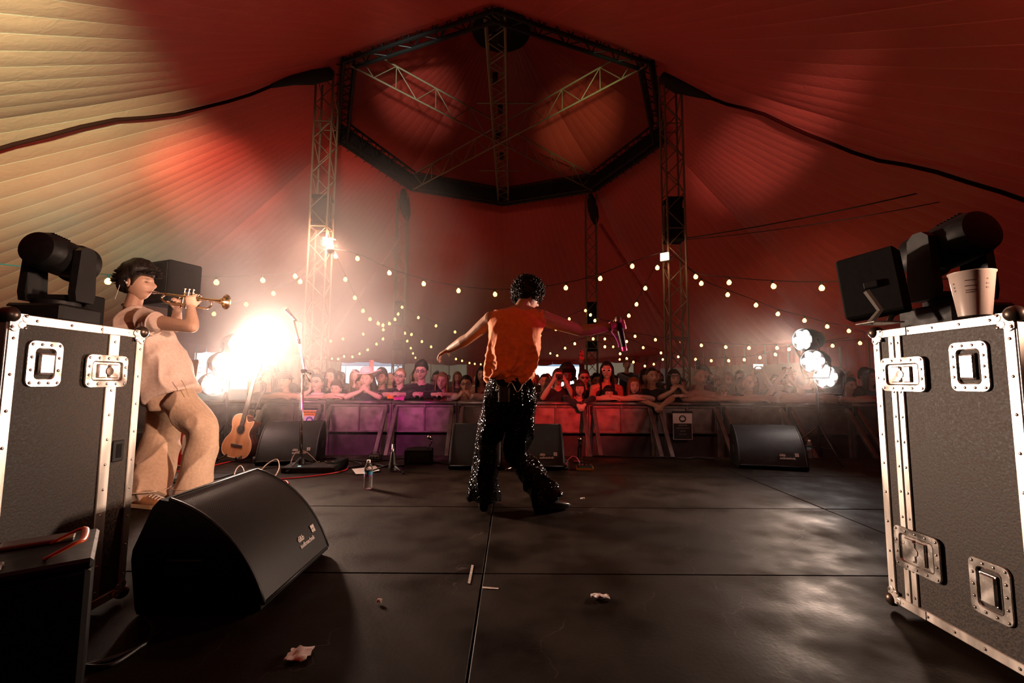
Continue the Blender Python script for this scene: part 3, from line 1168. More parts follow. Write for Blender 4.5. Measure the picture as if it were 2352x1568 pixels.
def flight_case(label, xf, nx, Y0, Y1, z0, z1, seamY, depth=.78, strips=2):
    case = thing('flight_case', label, 'flight case', (xf, 0, 0), 0)
    d = -nx * depth
    b = MB()
    b.rbox((d / 2, (Y0 + Y1) / 2, (z0 + z1) / 2), (depth - .004, Y1 - Y0 - .004, z1 - z0 - .004), .003)
    b.build('panel_box', M_PANEL, case)
    e = .034
    # angle extrusions around the faces
    for (ya, yb, za, zb) in ((Y0, Y0 + e, z0, z1), (Y1 - e, Y1, z0, z1), (Y0, Y1, z0, z0 + e), (Y0, Y1, z1 - e, z1)):
        b = MB()
        b.rbox((nx * .000, (ya + yb) / 2, (za + zb) / 2), (.008, yb - ya, zb - za), .0025)
        o = b.build('edge_extrusion', M_ALU, case)
        L = max(yb - ya, zb - za)
        n = int(L / .11)
        R = V((nx, 0, 0)).to_track_quat('Z', 'Y').to_matrix()
        for i in range(n):
            t = (i + .7) / (n + .4)
            p = (nx * .004, (ya + yb) / 2, za + (zb - za) * t) if zb - za > yb - ya else (nx * .004, ya + (yb - ya) * t, (za + zb) / 2)
            inst('rivet', RIVET, o, p, R)
    for Yc, s in ((Y0, -1), (Y1, 1)):
        for xc in (0, d):
            b = MB()
            b.rbox((xc + (d * .018 if xc == 0 else -d * .018), Yc, (z0 + z1) / 2), (.03, .008, z1 - z0), .002)
            b.build('edge_extrusion', M_ALU, case)
        for zc in (z0 + .017, z1 - .017):
            b = MB()
            b.rbox((d / 2, Yc, zc), (depth, .008, .034), .002)
            b.build('edge_extrusion', M_ALU, case)
    for zc in (z1,):
        for Yc in (Y0 + .015, Y1 - .015):
            b = MB()
            b.rbox((d / 2, Yc, zc), (depth, .03, .006), .002)
            b.build('edge_extrusion', M_ALU, case)
    for Yc, sy in ((Y0, -1), (Y1, 1)):
        for zc, sz in ((z0, -1), (z1, 1)):
            ball_corner(case, nx, Yc, zc, sy, sz)
    # closing seam of lid and base
    w = .026
    for k in range(strips):
        yc = seamY + (k - (strips - 1) / 2) * (w + .006)
        b = MB()
        b.rbox((nx * .001, yc, (z0 + z1) / 2), (.008, w if strips == 2 else .046, z1 - z0 - .004), .002)
        o = b.build('closing_strip', M_ALU, case)
        R = V((nx, 0, 0)).to_track_quat('Z', 'Y').to_matrix()
        for i in range(11):
            inst('rivet', RIVET, o, (nx * .005, yc, z0 + .06 + (z1 - z0 - .12) * i / 10), R)
    for zc in (z1 - .017, z0 + .017):
        b = MB()
        b.rbox((nx * .003, seamY, zc), (.008, .12, .032), .002)
        b.build('joint_plate', M_ALU, case)
    return case


XR, XL = 1.545, -1.59
q = lambda px, py, x: onx(px, py, x)


def plate_from_px(case, name, nx, x, px0, px1, py0, py1, kind, w=None, h=None):
    a, c = q(px0, (py0 + py1) / 2, x), q(px1, (py0 + py1) / 2, x)
    m = (a + c) / 2
    zt, zb = q((px0 + px1) / 2, py0, x).z, q((px0 + px1) / 2, py1, x).z
    return recess_plate(case, name, nx, m.y, (zt + zb) / 2, w or abs(a.y - c.y), h or (zt - zb), kind)


caseR = flight_case('tall black road case with paper cup and moving light on top', XR, -1, 1.385, 1.935, .03, 1.125, q(2064, 900, XR).y)
plate_from_px(caseR, 'latch', -1, XR, 2030, 2131, 820, 899, 'latch')
plate_from_px(caseR, 'handle', -1, XR, 2185, 2274, 784, 899, 'handle')
plate_from_px(caseR, 'latch', -1, XR, 2062, 2165, 1222, 1318, 'latch')
plate_from_px(caseR, 'handle', -1, XR, 2232, 2326, 1292, 1420, 'handle')
caseL = flight_case('tall black road case behind the tool trunk, trumpeter standing behind it', XL, 1, 1.425, 1.955, .03, 1.11, q(252, 900, XL).y, strips=1)
plate_from_px(caseL, 'handle', 1, XL, 58, 140, 783, 888, 'handle')
plate_from_px(caseL, 'latch', 1, XL, 190, 287, 815, 889, 'latch_dark')
b = MB()
pL = q(270, 1035, XL)
b.rbox((.002, pL.y, pL.z), (.006, .05, .085), .004)
o = b.build('lid_stay_plate', M_BLACK, caseL)
b = MB()
b.rbox((.0045, pL.y, pL.z), (.004, .026, .055), .001)
b.build('slot', M_BLACKR, o)

# ================================================================== MOVING LIGHTS, light panels, cup
M_LENS = mat('dark_lens', (.02, .02, .025), .08, 0, coat=.5)
M_YELLOW = mat('yellow_sticker', (.75, .48, .05), .5)


def moving_head(label, loc, rz, tilt, scale=1.0, sticker=False):
    """lens looks along local +x; the yoke arms stand on the y sides"""
    t = thing('moving_light', label, 'stage light', loc, rz)
    t.scale = (scale,) * 3
    b = MB()
    b.rbox((0, 0, .045), (.26, .27, .09), .012)
    base = b.build('base', M_BLACK, t)
    b = MB()
    b.rbox((.131, 0, .05), (.004, .12, .045), .001)
    b.build('display', M_LENS, base)
    b = MB()
    b.lathe([(.10, .09), (.10, .115), (.085, .12)], 20)
    b.build('pan_bearing', M_BLACK, t, 40)
    if sticker:
        b = MB()
        b.rbox((.10, -.136, .05), (.03, .003, .06), .001)
        b.build('sticker', M_YELLOW, base)
    HZ = .36
    for s in (-1, 1):
        b = MB()
        b.hull([(x, y * s, z) for y in (.105, .142) for x, z in ((-.055, .115), (.055, .115), (.065, .16), (.05, HZ + .03), (.02, HZ + .055), (-.02, HZ + .055), (-.05, HZ + .03), (-.065, .16))])
        b.build('yoke_arm', M_BLACK, t)
    b = MB()
    b.rbox((0, 0, .135), (.10, .26, .03), .008)
    b.build('yoke_bridge', M_BLACK, t)
    h = bpy.data.objects.new('lamp_head', None)
    COL.objects.link(h)
    h.parent = t
    h.location = (0, 0, HZ)
    h.rotation_euler = (0, tilt, 0)
    b = MB()
    b.lathe([(.055, -.155), (.085, -.145), (.097, -.11), (.099, .02), (.094, .05), (.094, .085), (.108, .09), (.110, .135), (.098, .14), (.092, .12)], 28, axis=(1, 0, 0))
    b.build('barrel', M_BLACK, h, 35)
    b = MB()
    b.lathe([(.001, .132), (.05, .128), (.09, .116), (.092, .10)], 24, axis=(1, 0, 0))
    b.build('lens', M_LENS, h, True)
    for i in range(7):
        b = MB()
        b.box((-.10 + i * .016, 0, .097), (.006, .07, .006))
        b.build('vent_rib', M_BLACKR, h)
    return t


moving_head('black moving light on the case beside the trumpeter', at(126, 735, 1.70) + V((0, 0, -.012)), math.radians(95), math.radians(5), .70)
moving_head('black moving light on the case behind the paper cup', V((1.765, 1.80, 1.128)), math.radians(92), math.radians(10), .92, True)


def light_panel(name, label, loc, R, w, h, d, bracket=True):
    t = thing(name, label, 'stage light', loc)
    t.rotation_euler = R.to_euler()
    b = MB()
    b.rbox((0, 0, 0), (w, d, h), .008)
    hs = b.build('housing', M_BLACKR, t)
    b = MB()
    b.rbox((0, d / 2 + .002, 0), (w * .9, .006, h * .9), .002)
    b.build('front_glass', M_LENS, t)
    b = MB()
    b.rbox((w * .05, -d / 2 - .006, -.01), (.05, .014, .03), .004)
    b.build('knob_plate', M_BLACK, hs)
    return t


Rp = Euler((math.radians(-4), math.radians(-7), math.radians(-55))).to_matrix()
lp = light_panel('light_panel', 'square black light panel tilted on a grey bracket on the road case', at(2003, 655, 1.86), Rp, .205, .265, .085)
M_GREYB = mat('grey_steel_strip', (.20, .19, .17), .4, .7)
inv = Rp.transposed()
lo = at(2003, 655, 1.86)
for (pts_) in (((1990, 668, 1.79), (2022, 712, 1.76), (1998, 742, 1.79)), ((2070, 712, 1.84), (2050, 722, 1.82), (2040, 742, 1.82))):
    b = MB()
    b.tube([inv @ (at(*p_) - lo) for p_ in pts_], [(.004, .013)] * 3, 6)
    b.build('bracket_arm', M_GREYB, lp)
b = MB()
b.rbox(inv @ (at(2020, 742, 1.80) - lo), (.12, .10, .006), .002, inv)
b.build('bracket_foot', M_GREYB, lp)

sp = thing('loudspeaker', 'black box loudspeaker on a pole behind the trumpeter', 'loudspeaker', (at(395, 650, 4.3).x, 4.3, 0), math.radians(-22))
zc = at(395, 655, 4.3).z
b = MB()
b.rbox((0, 0, zc), (.40, .30, .40), .012)
b.build('cabinet', M_BLACKR, sp)
b = MB()
b.rbox((0, -.153, zc), (.36, .008, .36), .003)
b.build('grille', M_BLACK, sp)
b = MB()
b.tube([(0, 0, .02), (0, 0, zc - .2)], .018, 10)
b.build('pole', M_STEELB, sp, True)
b = MB()
b.lathe([(.24, 0), (.24, .012), (.03, .03)], 24)
b.build('base_plate', M_STEELB, sp, 40)

# small power box and cable on the left case, cables on the right case
b = MB()
b.rbox((0, 0, .06), (.085, .085, .12), .006)
o = b.build('power_box', M_BLACKR)
o.location = (at(197, 700, 1.80).x, 1.80, 1.113)
tag(o, 'small black power box beside the moving light near the trumpeter', 'power box')
b = MB()
for i in range(5):
    b.box((-.02 + i * .01, -.0435, .07), (.004, .003, .05))
b.build('vent', M_BLACK, o)
M_CUPP = mat('frosted_cup', (.80, .66, .58), .35, 0, trans=.35)
M_DRINK = mat('dark_drink', (.02, .009, .006), .1)
M_PRINT = mat('brown_print', (.10, .05, .04), .6)
cpos = V((1.535, 1.495, 1.1275))
cup_ = thing('paper_cup', 'frosted plastic cup with printed lines and dark drink, on the road case', 'cup', cpos)
b = MB()
b.lathe([(.001, .004), (.040, .002), (.041, .0), (.0575, .140), (.060, .142), (.0605, .146), (.058, .147), (.0555, .140), (.039, .006), (.001, .006)], 32)
b.build('wall', M_CUPP, cup_, 50)
b = MB()
b.lathe([(.038, .007), (.0418, .036), (.001, .037)], 28)
b.build('drink', M_DRINK, cup_, 50)
for k, (za, wd, a0) in enumerate(((.112, .034, .0), (.094, .036, .0), (.080, .034, .0), (.073, .022, -.12), (.106, .006, -.95), (.093, .006, -.95), (.082, .006, -.95), (.113, .006, .75), (.098, .01, .75), (.085, .01, .75))):
    r = .0412 + (.0575 - .0412) * za / .14 + .0006
    b = MB()
    ang0 = -PI * .755 + a0
    hw = wd / r / 2
    ring0 = [V((r * math.cos(ang0 + hw * (i / 4 - 1)), r * math.sin(ang0 + hw * (i / 4 - 1)), za)) for i in range(9)]
    up_ = .003 if wd > .012 else .005
    b.loft([ring0, [p + V((0, 0, up_)) for p in ring0]], False, False, False)
    b.build('printed_line', M_PRINT, cup_)

# ================================================================== WEDGE MONITORS
def grille_mat():
    """black steel grille with a staggered pattern of punched holes (uv in metres)"""
    m = mat('perforated_grille', (.02, .02, .02), .5, 0, spec=.25)
    nt = m.node_tree
    b = nt.nodes['Principled BSDF']
    uv = N(nt, 'ShaderNodeUVMap')
    vor = N(nt, 'ShaderNodeTexVoronoi')
    vor.inputs['Randomness'].default_value = 0
    vor.inputs['Scale'].default_value = 120
    mp = N(nt, 'ShaderNodeMapping')
    mp.inputs['Rotation'].default_value = (0, 0, math.radians(45))
    nt.links.new(uv.outputs[0], mp.inputs[0])
    nt.links.new(mp.outputs[0], vor.inputs[0])
    hole = math_node(nt, 'LESS_THAN', vor.outputs['Distance'], .40)
    mx = N(nt, 'ShaderNodeMixRGB')
    nt.links.new(hole, mx.inputs[0])
    mx.inputs[1].default_value = (.020, .018, .017, 1)
    mx.inputs[2].default_value = (.0015, .0015, .0015, 1)
    nt.links.new(mx.outputs[0], b.inputs['Base Color'])
    bp = N(nt, 'ShaderNodeBump')
    bp.inputs['Strength'].default_value = .8
    bp.inputs['Distance'].default_value = .003
    nt.links.new(math_node(nt, 'SUBTRACT', 1.0, hole), bp.inputs['Height'])
    nt.links.new(bp.outputs[0], b.inputs['Normal'])
    return m


M_GRILLE = grille_mat()
M_LOGO = mat('grey_badge', (.55, .48, .44), .5)
T1, T2 = text_mesh('d&b', .036, 1.0, .0008), text_mesh('audiotechnik', .030, .95, .0006)
for tm in (T1, T2):
    tm.materials.append(M_LOGO)
sq = MB()
for i in range(2):
    for j in range(2):
        if (i, j) == (0, 1):
            sq.lathe([(.0001, .001), (.0088, .001), (.0088, 0)], 16, (.009 + i * .019, -.009 - j * .019, 0))
        else:
            sq.box((.009 + i * .019, -.009 - j * .019, .0005), (.017, .017, .001))
SQM = sq.mesh('logo_square')
SQM.materials.append(M_LOGO)


def wedge(label, loc, rz, W_=.62, logo=True, sc=1.0):
    """floor monitor: grille looks along local +x and up, width along y"""
    t = thing('stage_monitor', label, 'stage monitor', loc, rz)
    t.scale = (sc,) * 3
    FB, TP = V((.245, .035)), V((-.145, .425))
    curve = []
    ctrl = V((.135, .335))
    for i in range(13):
        u = i / 12
        curve.append(FB * (1 - u) ** 2 + ctrl * 2 * u * (1 - u) + TP * u * u)
    prof = [(c.x, c.y) for c in curve] + [(-.175, .43), (-.20, .40), (-.265, .24), (-.268, .20), (-.24, .02), (-.23, .0), (.21, .0), (.245, .02)]
    b = MB()
    b.loft([[V((x, y, z)) for x, z in prof] for y in (-W_ / 2, W_ / 2)])
    cab = b.build('cabinet', M_BLACKR, t)
    # grille sheet with a folded edge, sitting on the curve
    vs, uvs = [], []
    acc = 0
    ny = 8
    for i, c in enumerate(curve):
        if i:
            acc += (curve[i] - curve[i - 1]).length
        n_ = (curve[min(i + 1, 12)] - curve[max(i - 1, 0)]).normalized()
        n2 = V((n_.y, -n_.x)) * -1
        n2 = V((abs(n_.y), abs(n_.x)))
        for j in range(ny + 1):
            y = (j / ny - .5) * (W_ - .03)
            vs.append((c.x + n2.x * .007, y, c.y + n2.y * .007))
            uvs.append((y, acc))
    fs = [(i * (ny + 1) + j, i * (ny + 1) + j + 1, (i + 1) * (ny + 1) + j + 1, (i + 1) * (ny + 1) + j) for i in range(12) for j in range(ny)]
    me = bpy.data.meshes.new('grille')
    me.from_pydata(vs, [], fs)
    add_uv(me, uvs)
    g = obj('grille', me, M_GRILLE, t, True)
    for s in (-1, 1):
        b = MB()
        b.tube([V((c.x + .004, s * (W_ / 2 - .012), c.y + .004)) for c in curve], .008, 6)
        b.build('grille_edge', M_BLACK, t, True)
    b = MB()
    for i in (0, 12):
        b = MB()
        c = curve[i]
        b.tube([V((c.x + .004, -W_ / 2 + .012, c.y + .004)), V((c.x + .004, W_ / 2 - .012, c.y + .004))], .007, 6)
        b.build('grille_edge', M_BLACK, t, True)
    for s in (-1, 1):
        b = MB()
        b.rbox((-.06, s * (W_ / 2 + .002), .17), (.14, .008, .07), .004)
        b.build('side_handle', M_BLACK, t)
    if logo:
        i0 = 1.55
        c = curve[1].lerp(curve[2], .55)
        tg = (curve[2] - curve[1]).normalized()
        ex, ey = V((0, 1, 0)), V((tg.x, 0, tg.y))
        R = frame3(ex, ey)
        ez = R.col[2]
        if ez.x < 0:
            R = frame3(-ex, ey)
        n3 = V((R.col[2]))
        base = V((c.x, W_ / 2 - .26, c.y)) + n3 * .0095
        bd = bpy.data.objects.new('badge', None)
        COL.objects.link(bd)
        bd.parent = t
        bd.matrix_basis = Matrix.Translation(base) @ R.to_4x4()
        inst('lettering', T2, bd, (0, 0, 0))
        inst('lettering', T1, bd, (0, .030, 0))
        inst('logo_square', SQM, bd, (.145, .066, 0))
    return t


wedge('large black floor monitor with maker badge beside the crumpled paper scrap', (-1.205, 2.155, .002), 0.0, .64)
wedge('black floor monitor behind the boom microphone stand and guitar', (onz(655, 1064, 0).x, 5.22, .002), math.radians(-78), .62)
wedge('black floor monitor with pink cables box beside it, behind the singer straight leg', (onz(1093, 1072, 0).x, 5.02, .002), math.radians(-90), .54)
wedge('black floor monitor behind the magenta lit straight microphone stand', (onz(1236, 1074, 0).x, 5.02, .002), math.radians(-90), .54)
wedge('black floor monitor standing alone in front of the barrier sign with dark text', (onz(1733, 1060, 0).x, 5.1, .002), math.radians(-106), .66)

# ================================================================== CROWD BARRIER
M_BARR = noisy('galvanised_barrier', (.15, .135, .13), (.26, .23, .22), 6, (.32, .5), metal=.7, bump=.05)


def tread_mat():
    m = noisy('tread_plate', (.24, .21, .20), (.36, .32, .31), 7, (.30, .46), metal=.8, bump=0)
    nt = m.node_tree
    b = nt.nodes['Principled BSDF']
    tc = N(nt, 'ShaderNodeTexCoord')
    mp = N(nt, 'ShaderNodeMapping')
    mp.inputs['Rotation'].default_value = (0, math.radians(45), 0)
    v = N(nt, 'ShaderNodeTexVoronoi')
    v.inputs['Scale'].default_value = 62
    v.inputs['Randomness'].default_value = 0
    nt.links.new(tc.outputs['Object'], mp.inputs[0])
    nt.links.new(mp.outputs[0], v.inputs[0])
    bp = N(nt, 'ShaderNodeBump')
    bp.inputs['Strength'].default_value = .7
    bp.inputs['Distance'].default_value = .004
    nt.links.new(math_node(nt, 'LESS_THAN', v.outputs['Distance'], .33), bp.inputs['Height'])
    nt.links.new(bp.outputs[0], b.inputs['Normal'])
    return m


M_TREAD = tread_mat()
M_BLOW = noisy('dark_painted_sheet', (.03, .026, .025), (.06, .05, .05), 6, (.5, .7), metal=.2, bump=.05)
BY, RZ_ = 6.9, .615                                # plane of the barrier, height of its rail over the stage
BW = .985


def barrier_proto():
    t = thing('crowd_barrier', 'x', 'barrier', (0, BY, GZ), 0, 'crowd barrier sections')
    h = RZ_ - GZ
    b = MB()
    b.tube([(-BW / 2 + .004, 0, h - .03), (BW / 2 - .004, 0, h - .03)], .030, 12)
    b.build('rail', M_BARR, t, True)
    b = MB()
    b.box((0, .012, h * .80), (BW - .02, .004, .42))
    b.build('tread_sheet', M_TREAD, t)
    b = MB()
    b.box((0, .012, h * .30), (BW - .02, .004, h * .56))
    b.build('lower_sheet', M_BLOW, t)
    for z_ in (h - .08, h * .80 - .215, .05):
        b = MB()
        b.rbox((0, 0, z_), (BW - .02, .035, .022), .003)
        b.build('cross_rail', M_BARR, t)
    b = MB()
    b.rbox((0, -.004, h * .80), (.022, .03, .42), .003)
    b.build('mid_stile', M_BARR, t)
    for s in (-1, 1):
        x = s * (BW / 2 - .028)
        b = MB()
        b.rbox((x, 0, h / 2 - .02), (.05, .045, h - .06), .004)
        b.build('post', M_BARR, t)
        b = MB()
        R = (V((0, -.88, -(h - .12)))).to_track_quat('Z', 'Y').to_matrix()
        L = math.hypot(.88, h - .12)
        R = Matrix((V((1, 0, 0)), V((0, (h - .12) / L, -.88 / L)), V((0, .88 / L, (h - .12) / L)))).transposed()
        b.rbox((s * (BW / 2 - .075), -.46, (h - .12) / 2 + .03), (.055, .05, L), .004, R)
        b.build('strut', M_BARR, t)
        b = MB()
        b.rbox((x - s * .015, -.045, h - .12), (.03, .05, .12), .005)
        b.build('hinge_lug', M_STEELB, t)
    b = MB()
    b.rbox((0, -.46, .012), (BW - .02, .96, .02), .004)
    b.build('foot_plate', M_BARR, t)
    return t


BX0 = at(750, 920, BY).x
proto = barrier_proto()
# (label for each section, by what can be found at it)
blab = {-3: 'barrier section hidden by the flight case in smoke', -2: 'barrier section behind the trumpeter in smoke', -1: 'barrier section with warning sign behind the boom stand', 0: 'barrier section in front of boy with folded arms and man in pink hat', 1: 'barrier section in front of the woman and man in glasses with flyers on the rail', 2: 'barrier section in front of the person drinking and woman with long dark hair', 3: 'red lit barrier section in front of the woman holding a camera', 4: 'barrier section in front of the woman in white sunglasses', 5: 'barrier section in front of the man with clasped hands and hearing sign', 6: 'barrier section in front of the bald man with folded arms', 7: 'barrier section in front of the person bending over in pale shirt', 8: 'dim barrier section behind the stand of bright lamps', 9: 'dim barrier section beyond the bright lamps, next to the road case', 10: 'barrier section hidden by the road case', -4: 'barrier section out past the smoke'}
for k in range(-3, 10):
    o = proto if k == -3 else copy_tree(proto)
    o.location = (BX0 + (k + .5) * BW, BY, GZ)
    o['label'] = blab[k]

# signs hung on the barrier
M_SWHITE = mat('sign_white', (.80, .78, .76), .5)
M_SBLUE = mat('sign_blue', (.03, .06, .35), .5)
M_SORANGE = mat('sign_orange', (.90, .34, .03), .5)
M_SBLACK = mat('sign_black', (.02, .02, .022), .6)


def barrier_sign(px, py0, w, h, label, head):
    p = at(px, py0, BY - .10)
    t = thing('safety_sign', label, 'sign', p)
    b = MB()
    b.rbox((0, 0, -h / 2), (w, .006, h), .002)
    b.build('board', M_SWHITE, t)
    b = MB()
    b.rbox((0, .004, .012), (w * 1.06, .03, .03), .004)
    b.build('clip_bar', M_SBLACK, t)
    top = -.01
    RT = Euler((PI / 2, 0, 0)).to_matrix()

    def block(z0, z1, m, name):
        c = MB()
        c.box((0, -.0045, (z0 + z1) / 2), (w * .94, .003, z0 - z1))
        return c.build(name, m, t)

    def words(txt, size, z, m, bold=.0008):
        me = text_mesh(txt, size, 1.0, bold)
        me.materials.append(m)
        xs = mesh_np(me)
        ww = xs[:, 0].max() - xs[:, 0].min()
        inst('lettering', me, t, (-ww / 2, -.0068, z), RT)
    if head:
        block(top, -.085, M_SORANGE, 'warning_band')
        words('WARNING', .040, -.048, M_SBLACK, .001)
        words('HIGH NOISE LEVELS', .0155, -.074, M_SBLACK)
    zc_ = -.15 if head else -.085
    c = MB()
    c.lathe([(.0001, .0015), (.052, .0015), (.052, -.0015)], 28, (0, -.005, zc_), (0, -1, 0))
    disc = c.build('pictogram', M_SBLUE if head else M_SBLACK, t)
    c = MB()
    c.sphere((0, -.007, zc_ - .002), .026, 14, 8, (.8, .05, 1))
    for s in (-1, 1):
        c.box((s * .027, -.0075, zc_ - .004), (.012, .002, .03))
    c.tube([(-.027, -.0075, zc_ + .01), (-.018, -.0075, zc_ + .030), (0, -.0075, zc_ + .036), (.018, -.0075, zc_ + .030), (.027, -.0075, zc_ + .01)], .0035, 5)
    c.build('head_with_ear_defenders', M_SWHITE, disc)
    block(zc_ - .068, -h + .008, M_SBLUE if head else M_SBLACK, 'text_block')
    for i, wd in enumerate(('HEARING', 'PROTECTION', 'MUST BE WORN') if head else ('HEARING', 'PROTECTION', 'MUST', 'BE WORN')):
        words(wd, .030 if i < 3 else .024, zc_ - .105 - i * .043, M_SWHITE if head else M_GREYMETAL)
    return t


barrier_sign(712, 941, .205, .36, 'white and orange WARNING hearing protection sign on the barrier', True)
barrier_sign(1567, 948, .285, .39, 'dark hearing protection sign with ear defender symbol, in front of woman with black hair', False)
barrier_sign(580, 940, .23, .36, 'hearing protection sign half lost in smoke behind the guitar', False)

# banner on the right hand wall behind the crowd
M_BANNER = noisy('white_banner_vinyl', (.50, .46, .46), (.62, .57, .56), 1.2, (.45, .6), bump=.15)
M_GOLD = mat('pale_gold_print', (.80, .66, .45), .5)
bpx = [(1525, 846), (1600, 843), (1680, 841), (1760, 838), (1850, 834), (1900, 832)]


def wall_xy(px, inset=.45):
    t_ = wall_theta(px)
    r_ = eave_r(t_) - inset
    return V((TC.x + r_ * math.cos(t_), TC.y + r_ * math.sin(t_), 0))


ban = thing('banner', 'long white printed banner along the red wall behind the crowd', 'banner', wall_xy(1525))
bo = wall_xy(1525)
nb = 24
rows = []
for i in range(nb + 1):
    px = 1525 + (1905 - 1525) * i / nb
    w_ = wall_xy(px)
    zt = CAM_Z + ray(px, np.interp(px, [a for a, c in bpx], [c for a, c in bpx])).z * w_.y
    rows.append((w_ - bo, zt))
b = MB()
b.loft([[p + V((0, 0, zt)), p + V((0, 0, zt - 1.3)), p * 1.0 + V((.02, .02, zt - 1.3)), p + V((.02, .02, zt))] for p, zt in rows])
b.build('vinyl', M_BANNER, ban)
for txt, px0, py0, size, m_ in (('THEATRE', 1612, 861, .55, M_GOLD), ('·', 1652, 850, .3, M_GOLD)):
    me = text_mesh(txt, size, 1.12, .004, .004)
    me.materials.append(m_)
    a, c = wall_xy(px0, .50), wall_xy(px0 + 95, .50)
    ex = (c - a).normalized()
    R = frame3(ex, V((0, 0, 1)))
    zb = CAM_Z + ray(px0, py0).z * a.y
    inst('lettering', me, ban, a + V((0, 0, zb)) - bo, R)
# tree emblem
a, c = wall_xy(1745, .50), wall_xy(1775, .50)
R = frame3((c - a).normalized(), V((0, 0, 1)))
mcol = mat('faded_brown_print', (.40, .28, .20), .6)
b = MB()
rt = random.Random(5)
for i in range(26):
    an, rr = rt.uniform(0, 2 * PI), .27 * math.sqrt(rt.random())
    b.lathe([(.0001, .004), (rt.uniform(.03, .06), .004), (.03, 0)], 7, (rr * math.cos(an), .25 + rr * math.sin(an) * .8, 0))
b.box((0, -.06, .002), (.05, .3, .004))
me = b.mesh('tree_emblem')
me.materials.append(mcol)
inst('tree_emblem', me, ban, wall_xy(1755, .50) + V((0, 0, CAM_Z + ray(1755, 864).z * a.y)) - bo, R)

# market canopies in the daylight beyond the openings
M_TARP = mat('blue_tarpaulin', (.20, .32, .46), .6)
M_LTGREY = mat('white_pole', (.6, .6, .6), .5)


def canopy(px0, px1, Y, label):
    a, c = at(px0, 840, Y), at(px1, 840, Y)
    t = thing('market_canopy', label, 'canopy', ((a.x + c.x) / 2, Y, GZ))
    w = c.x - a.x
    zt = a.z - GZ
    b = MB()
    b.loft([[V((-w / 2, 0, zt)), V((w / 2, 0, zt)), V((w / 2, 0, zt + .05)), V((-w / 2, 0, zt + .05))], [V((-w / 2, 3, zt + 1.1)), V((w / 2, 3, zt + 1.1)), V((w / 2, 3, zt + 1.15)), V((-w / 2, 3, zt + 1.15))]])
    b.build('tarpaulin', M_TARP, t)
    for s in (-1, 1):
        for yy, zz in ((.02, zt), (2.95, zt + 1.08)):
            b = MB()
            b.tube([(s * (w / 2 - .05), yy, 0), (s * (w / 2 - .05), yy, zz)], .03, 8)
            b.build('leg', M_LTGREY, t)
    return t


canopy(760, 945, 34.0, 'blue market canopy outside the opening behind the man in the pink hat')
canopy(1140, 1362, 34.0, 'blue market canopy outside the opening behind the woman with the camera')

# ================================================================== PEOPLE
def skin_mat(name, col):
    if name in MATS:
        return MATS[name]
    m = mat(name, col, .48)
    nt = m.node_tree
    b = nt.nodes['Principled BSDF']
    b.inputs['Subsurface Weight'].default_value = 0.0
    vc = N(nt, 'ShaderNodeVertexColor', layer_name='tint')
    nz = N(nt, 'ShaderNodeTexNoise')
    nz.inputs['Scale'].default_value = 30
    tc = N(nt, 'ShaderNodeTexCoord')
    nt.links.new(tc.outputs['Object'], nz.inputs[0])
    mr = N(nt, 'ShaderNodeMapRange')
    mr.inputs['To Min'].default_value, mr.inputs['To Max'].default_value = .86, 1.1
    nt.links.new(nz.outputs['Fac'], mr.inputs[0])
    base = N(nt, 'ShaderNodeMixRGB', blend_type='MULTIPLY')
    base.inputs[0].default_value = 1
    base.inputs[1].default_value = (*col, 1)
    nt.links.new(vc.outputs[0], base.inputs[2])
    hs = N(nt, 'ShaderNodeMixRGB', blend_type='MULTIPLY')
    hs.inputs[0].default_value = 1
    nt.links.new(base.outputs[0], hs.inputs[1])
    nt.links.new(mr.outputs[0], hs.inputs[2])
    nt.links.new(hs.outputs[0], b.inputs['Base Color'])
    return m


S_PALE, S_MID, S_TAN, S_DARK = skin_mat('pale_skin', (.62, .40, .31)), skin_mat('light_skin', (.52, .31, .22)), skin_mat('tan_skin', (.40, .22, .14)), skin_mat('brown_skin', (.16, .08, .05))


def G(a, s):
    return np.exp(-(a / s) ** 2)


def head_pts(nr=26, ns=30):
    """head around its centre, face to -y: rings run from the face centre to the back of the skull"""
    th = PI * (np.linspace(0, 1, nr + 1) ** 1.25)
    ph = np.linspace(0, 2 * PI, ns, endpoint=False)
    T, P = np.meshgrid(th, ph, indexing='ij')
    dx, dy, dz = np.sin(T) * np.cos(P), -np.cos(T), np.sin(T) * np.sin(P)
    x, y, z = .076 * dx, .098 * dy, .117 * dz
    t = np.clip((-z - .015) / .10, 0, 1.2)
    x = x * (1 - .40 * t ** 1.6)
    y = np.where(y > 0, y * (1 - .62 * t), y)
    y = y - .006 * t * (dy < 0)
    fr = np.clip(-dy, 0, 1) ** .5
    y = y + .010 * fr * G(x, .05) * 0 + .006 * fr                    # flatter face
    y = y - .034 * G(x, .0125 + .004 * np.clip((.0 - z) / .04, 0, 1)) * G(z + .024, .021) * fr     # nose
    y = y - .012 * G(x, .009) * G(z - .004, .022) * fr               # bridge
    y = y + .014 * (G(x - .031, .016) + G(x + .031, .015)) * G(z - .008, .012) * fr   # eye sockets
    y = y - .004 * (G(x - .031, .008) + G(x + .031, .008)) * G(z - .006, .006) * fr   # eye balls
    y = y - .006 * G(z - .026, .009) * G(x, .045) * fr               # brow
    y = y - .008 * G(z + .063, .010) * G(x, .021) * fr               # lips
    y = y + .007 * G(z + .064, .0035) * G(x, .022) * fr              # mouth line
    y = y - .010 * G(z + .100, .016) * G(x, .022) * fr               # chin
    y = y - .003 * (G(x - .04, .02) + G(x + .04, .02)) * G(z + .03, .02) * fr
    return np.stack([x, y, z], -1), (dx, dy, dz)


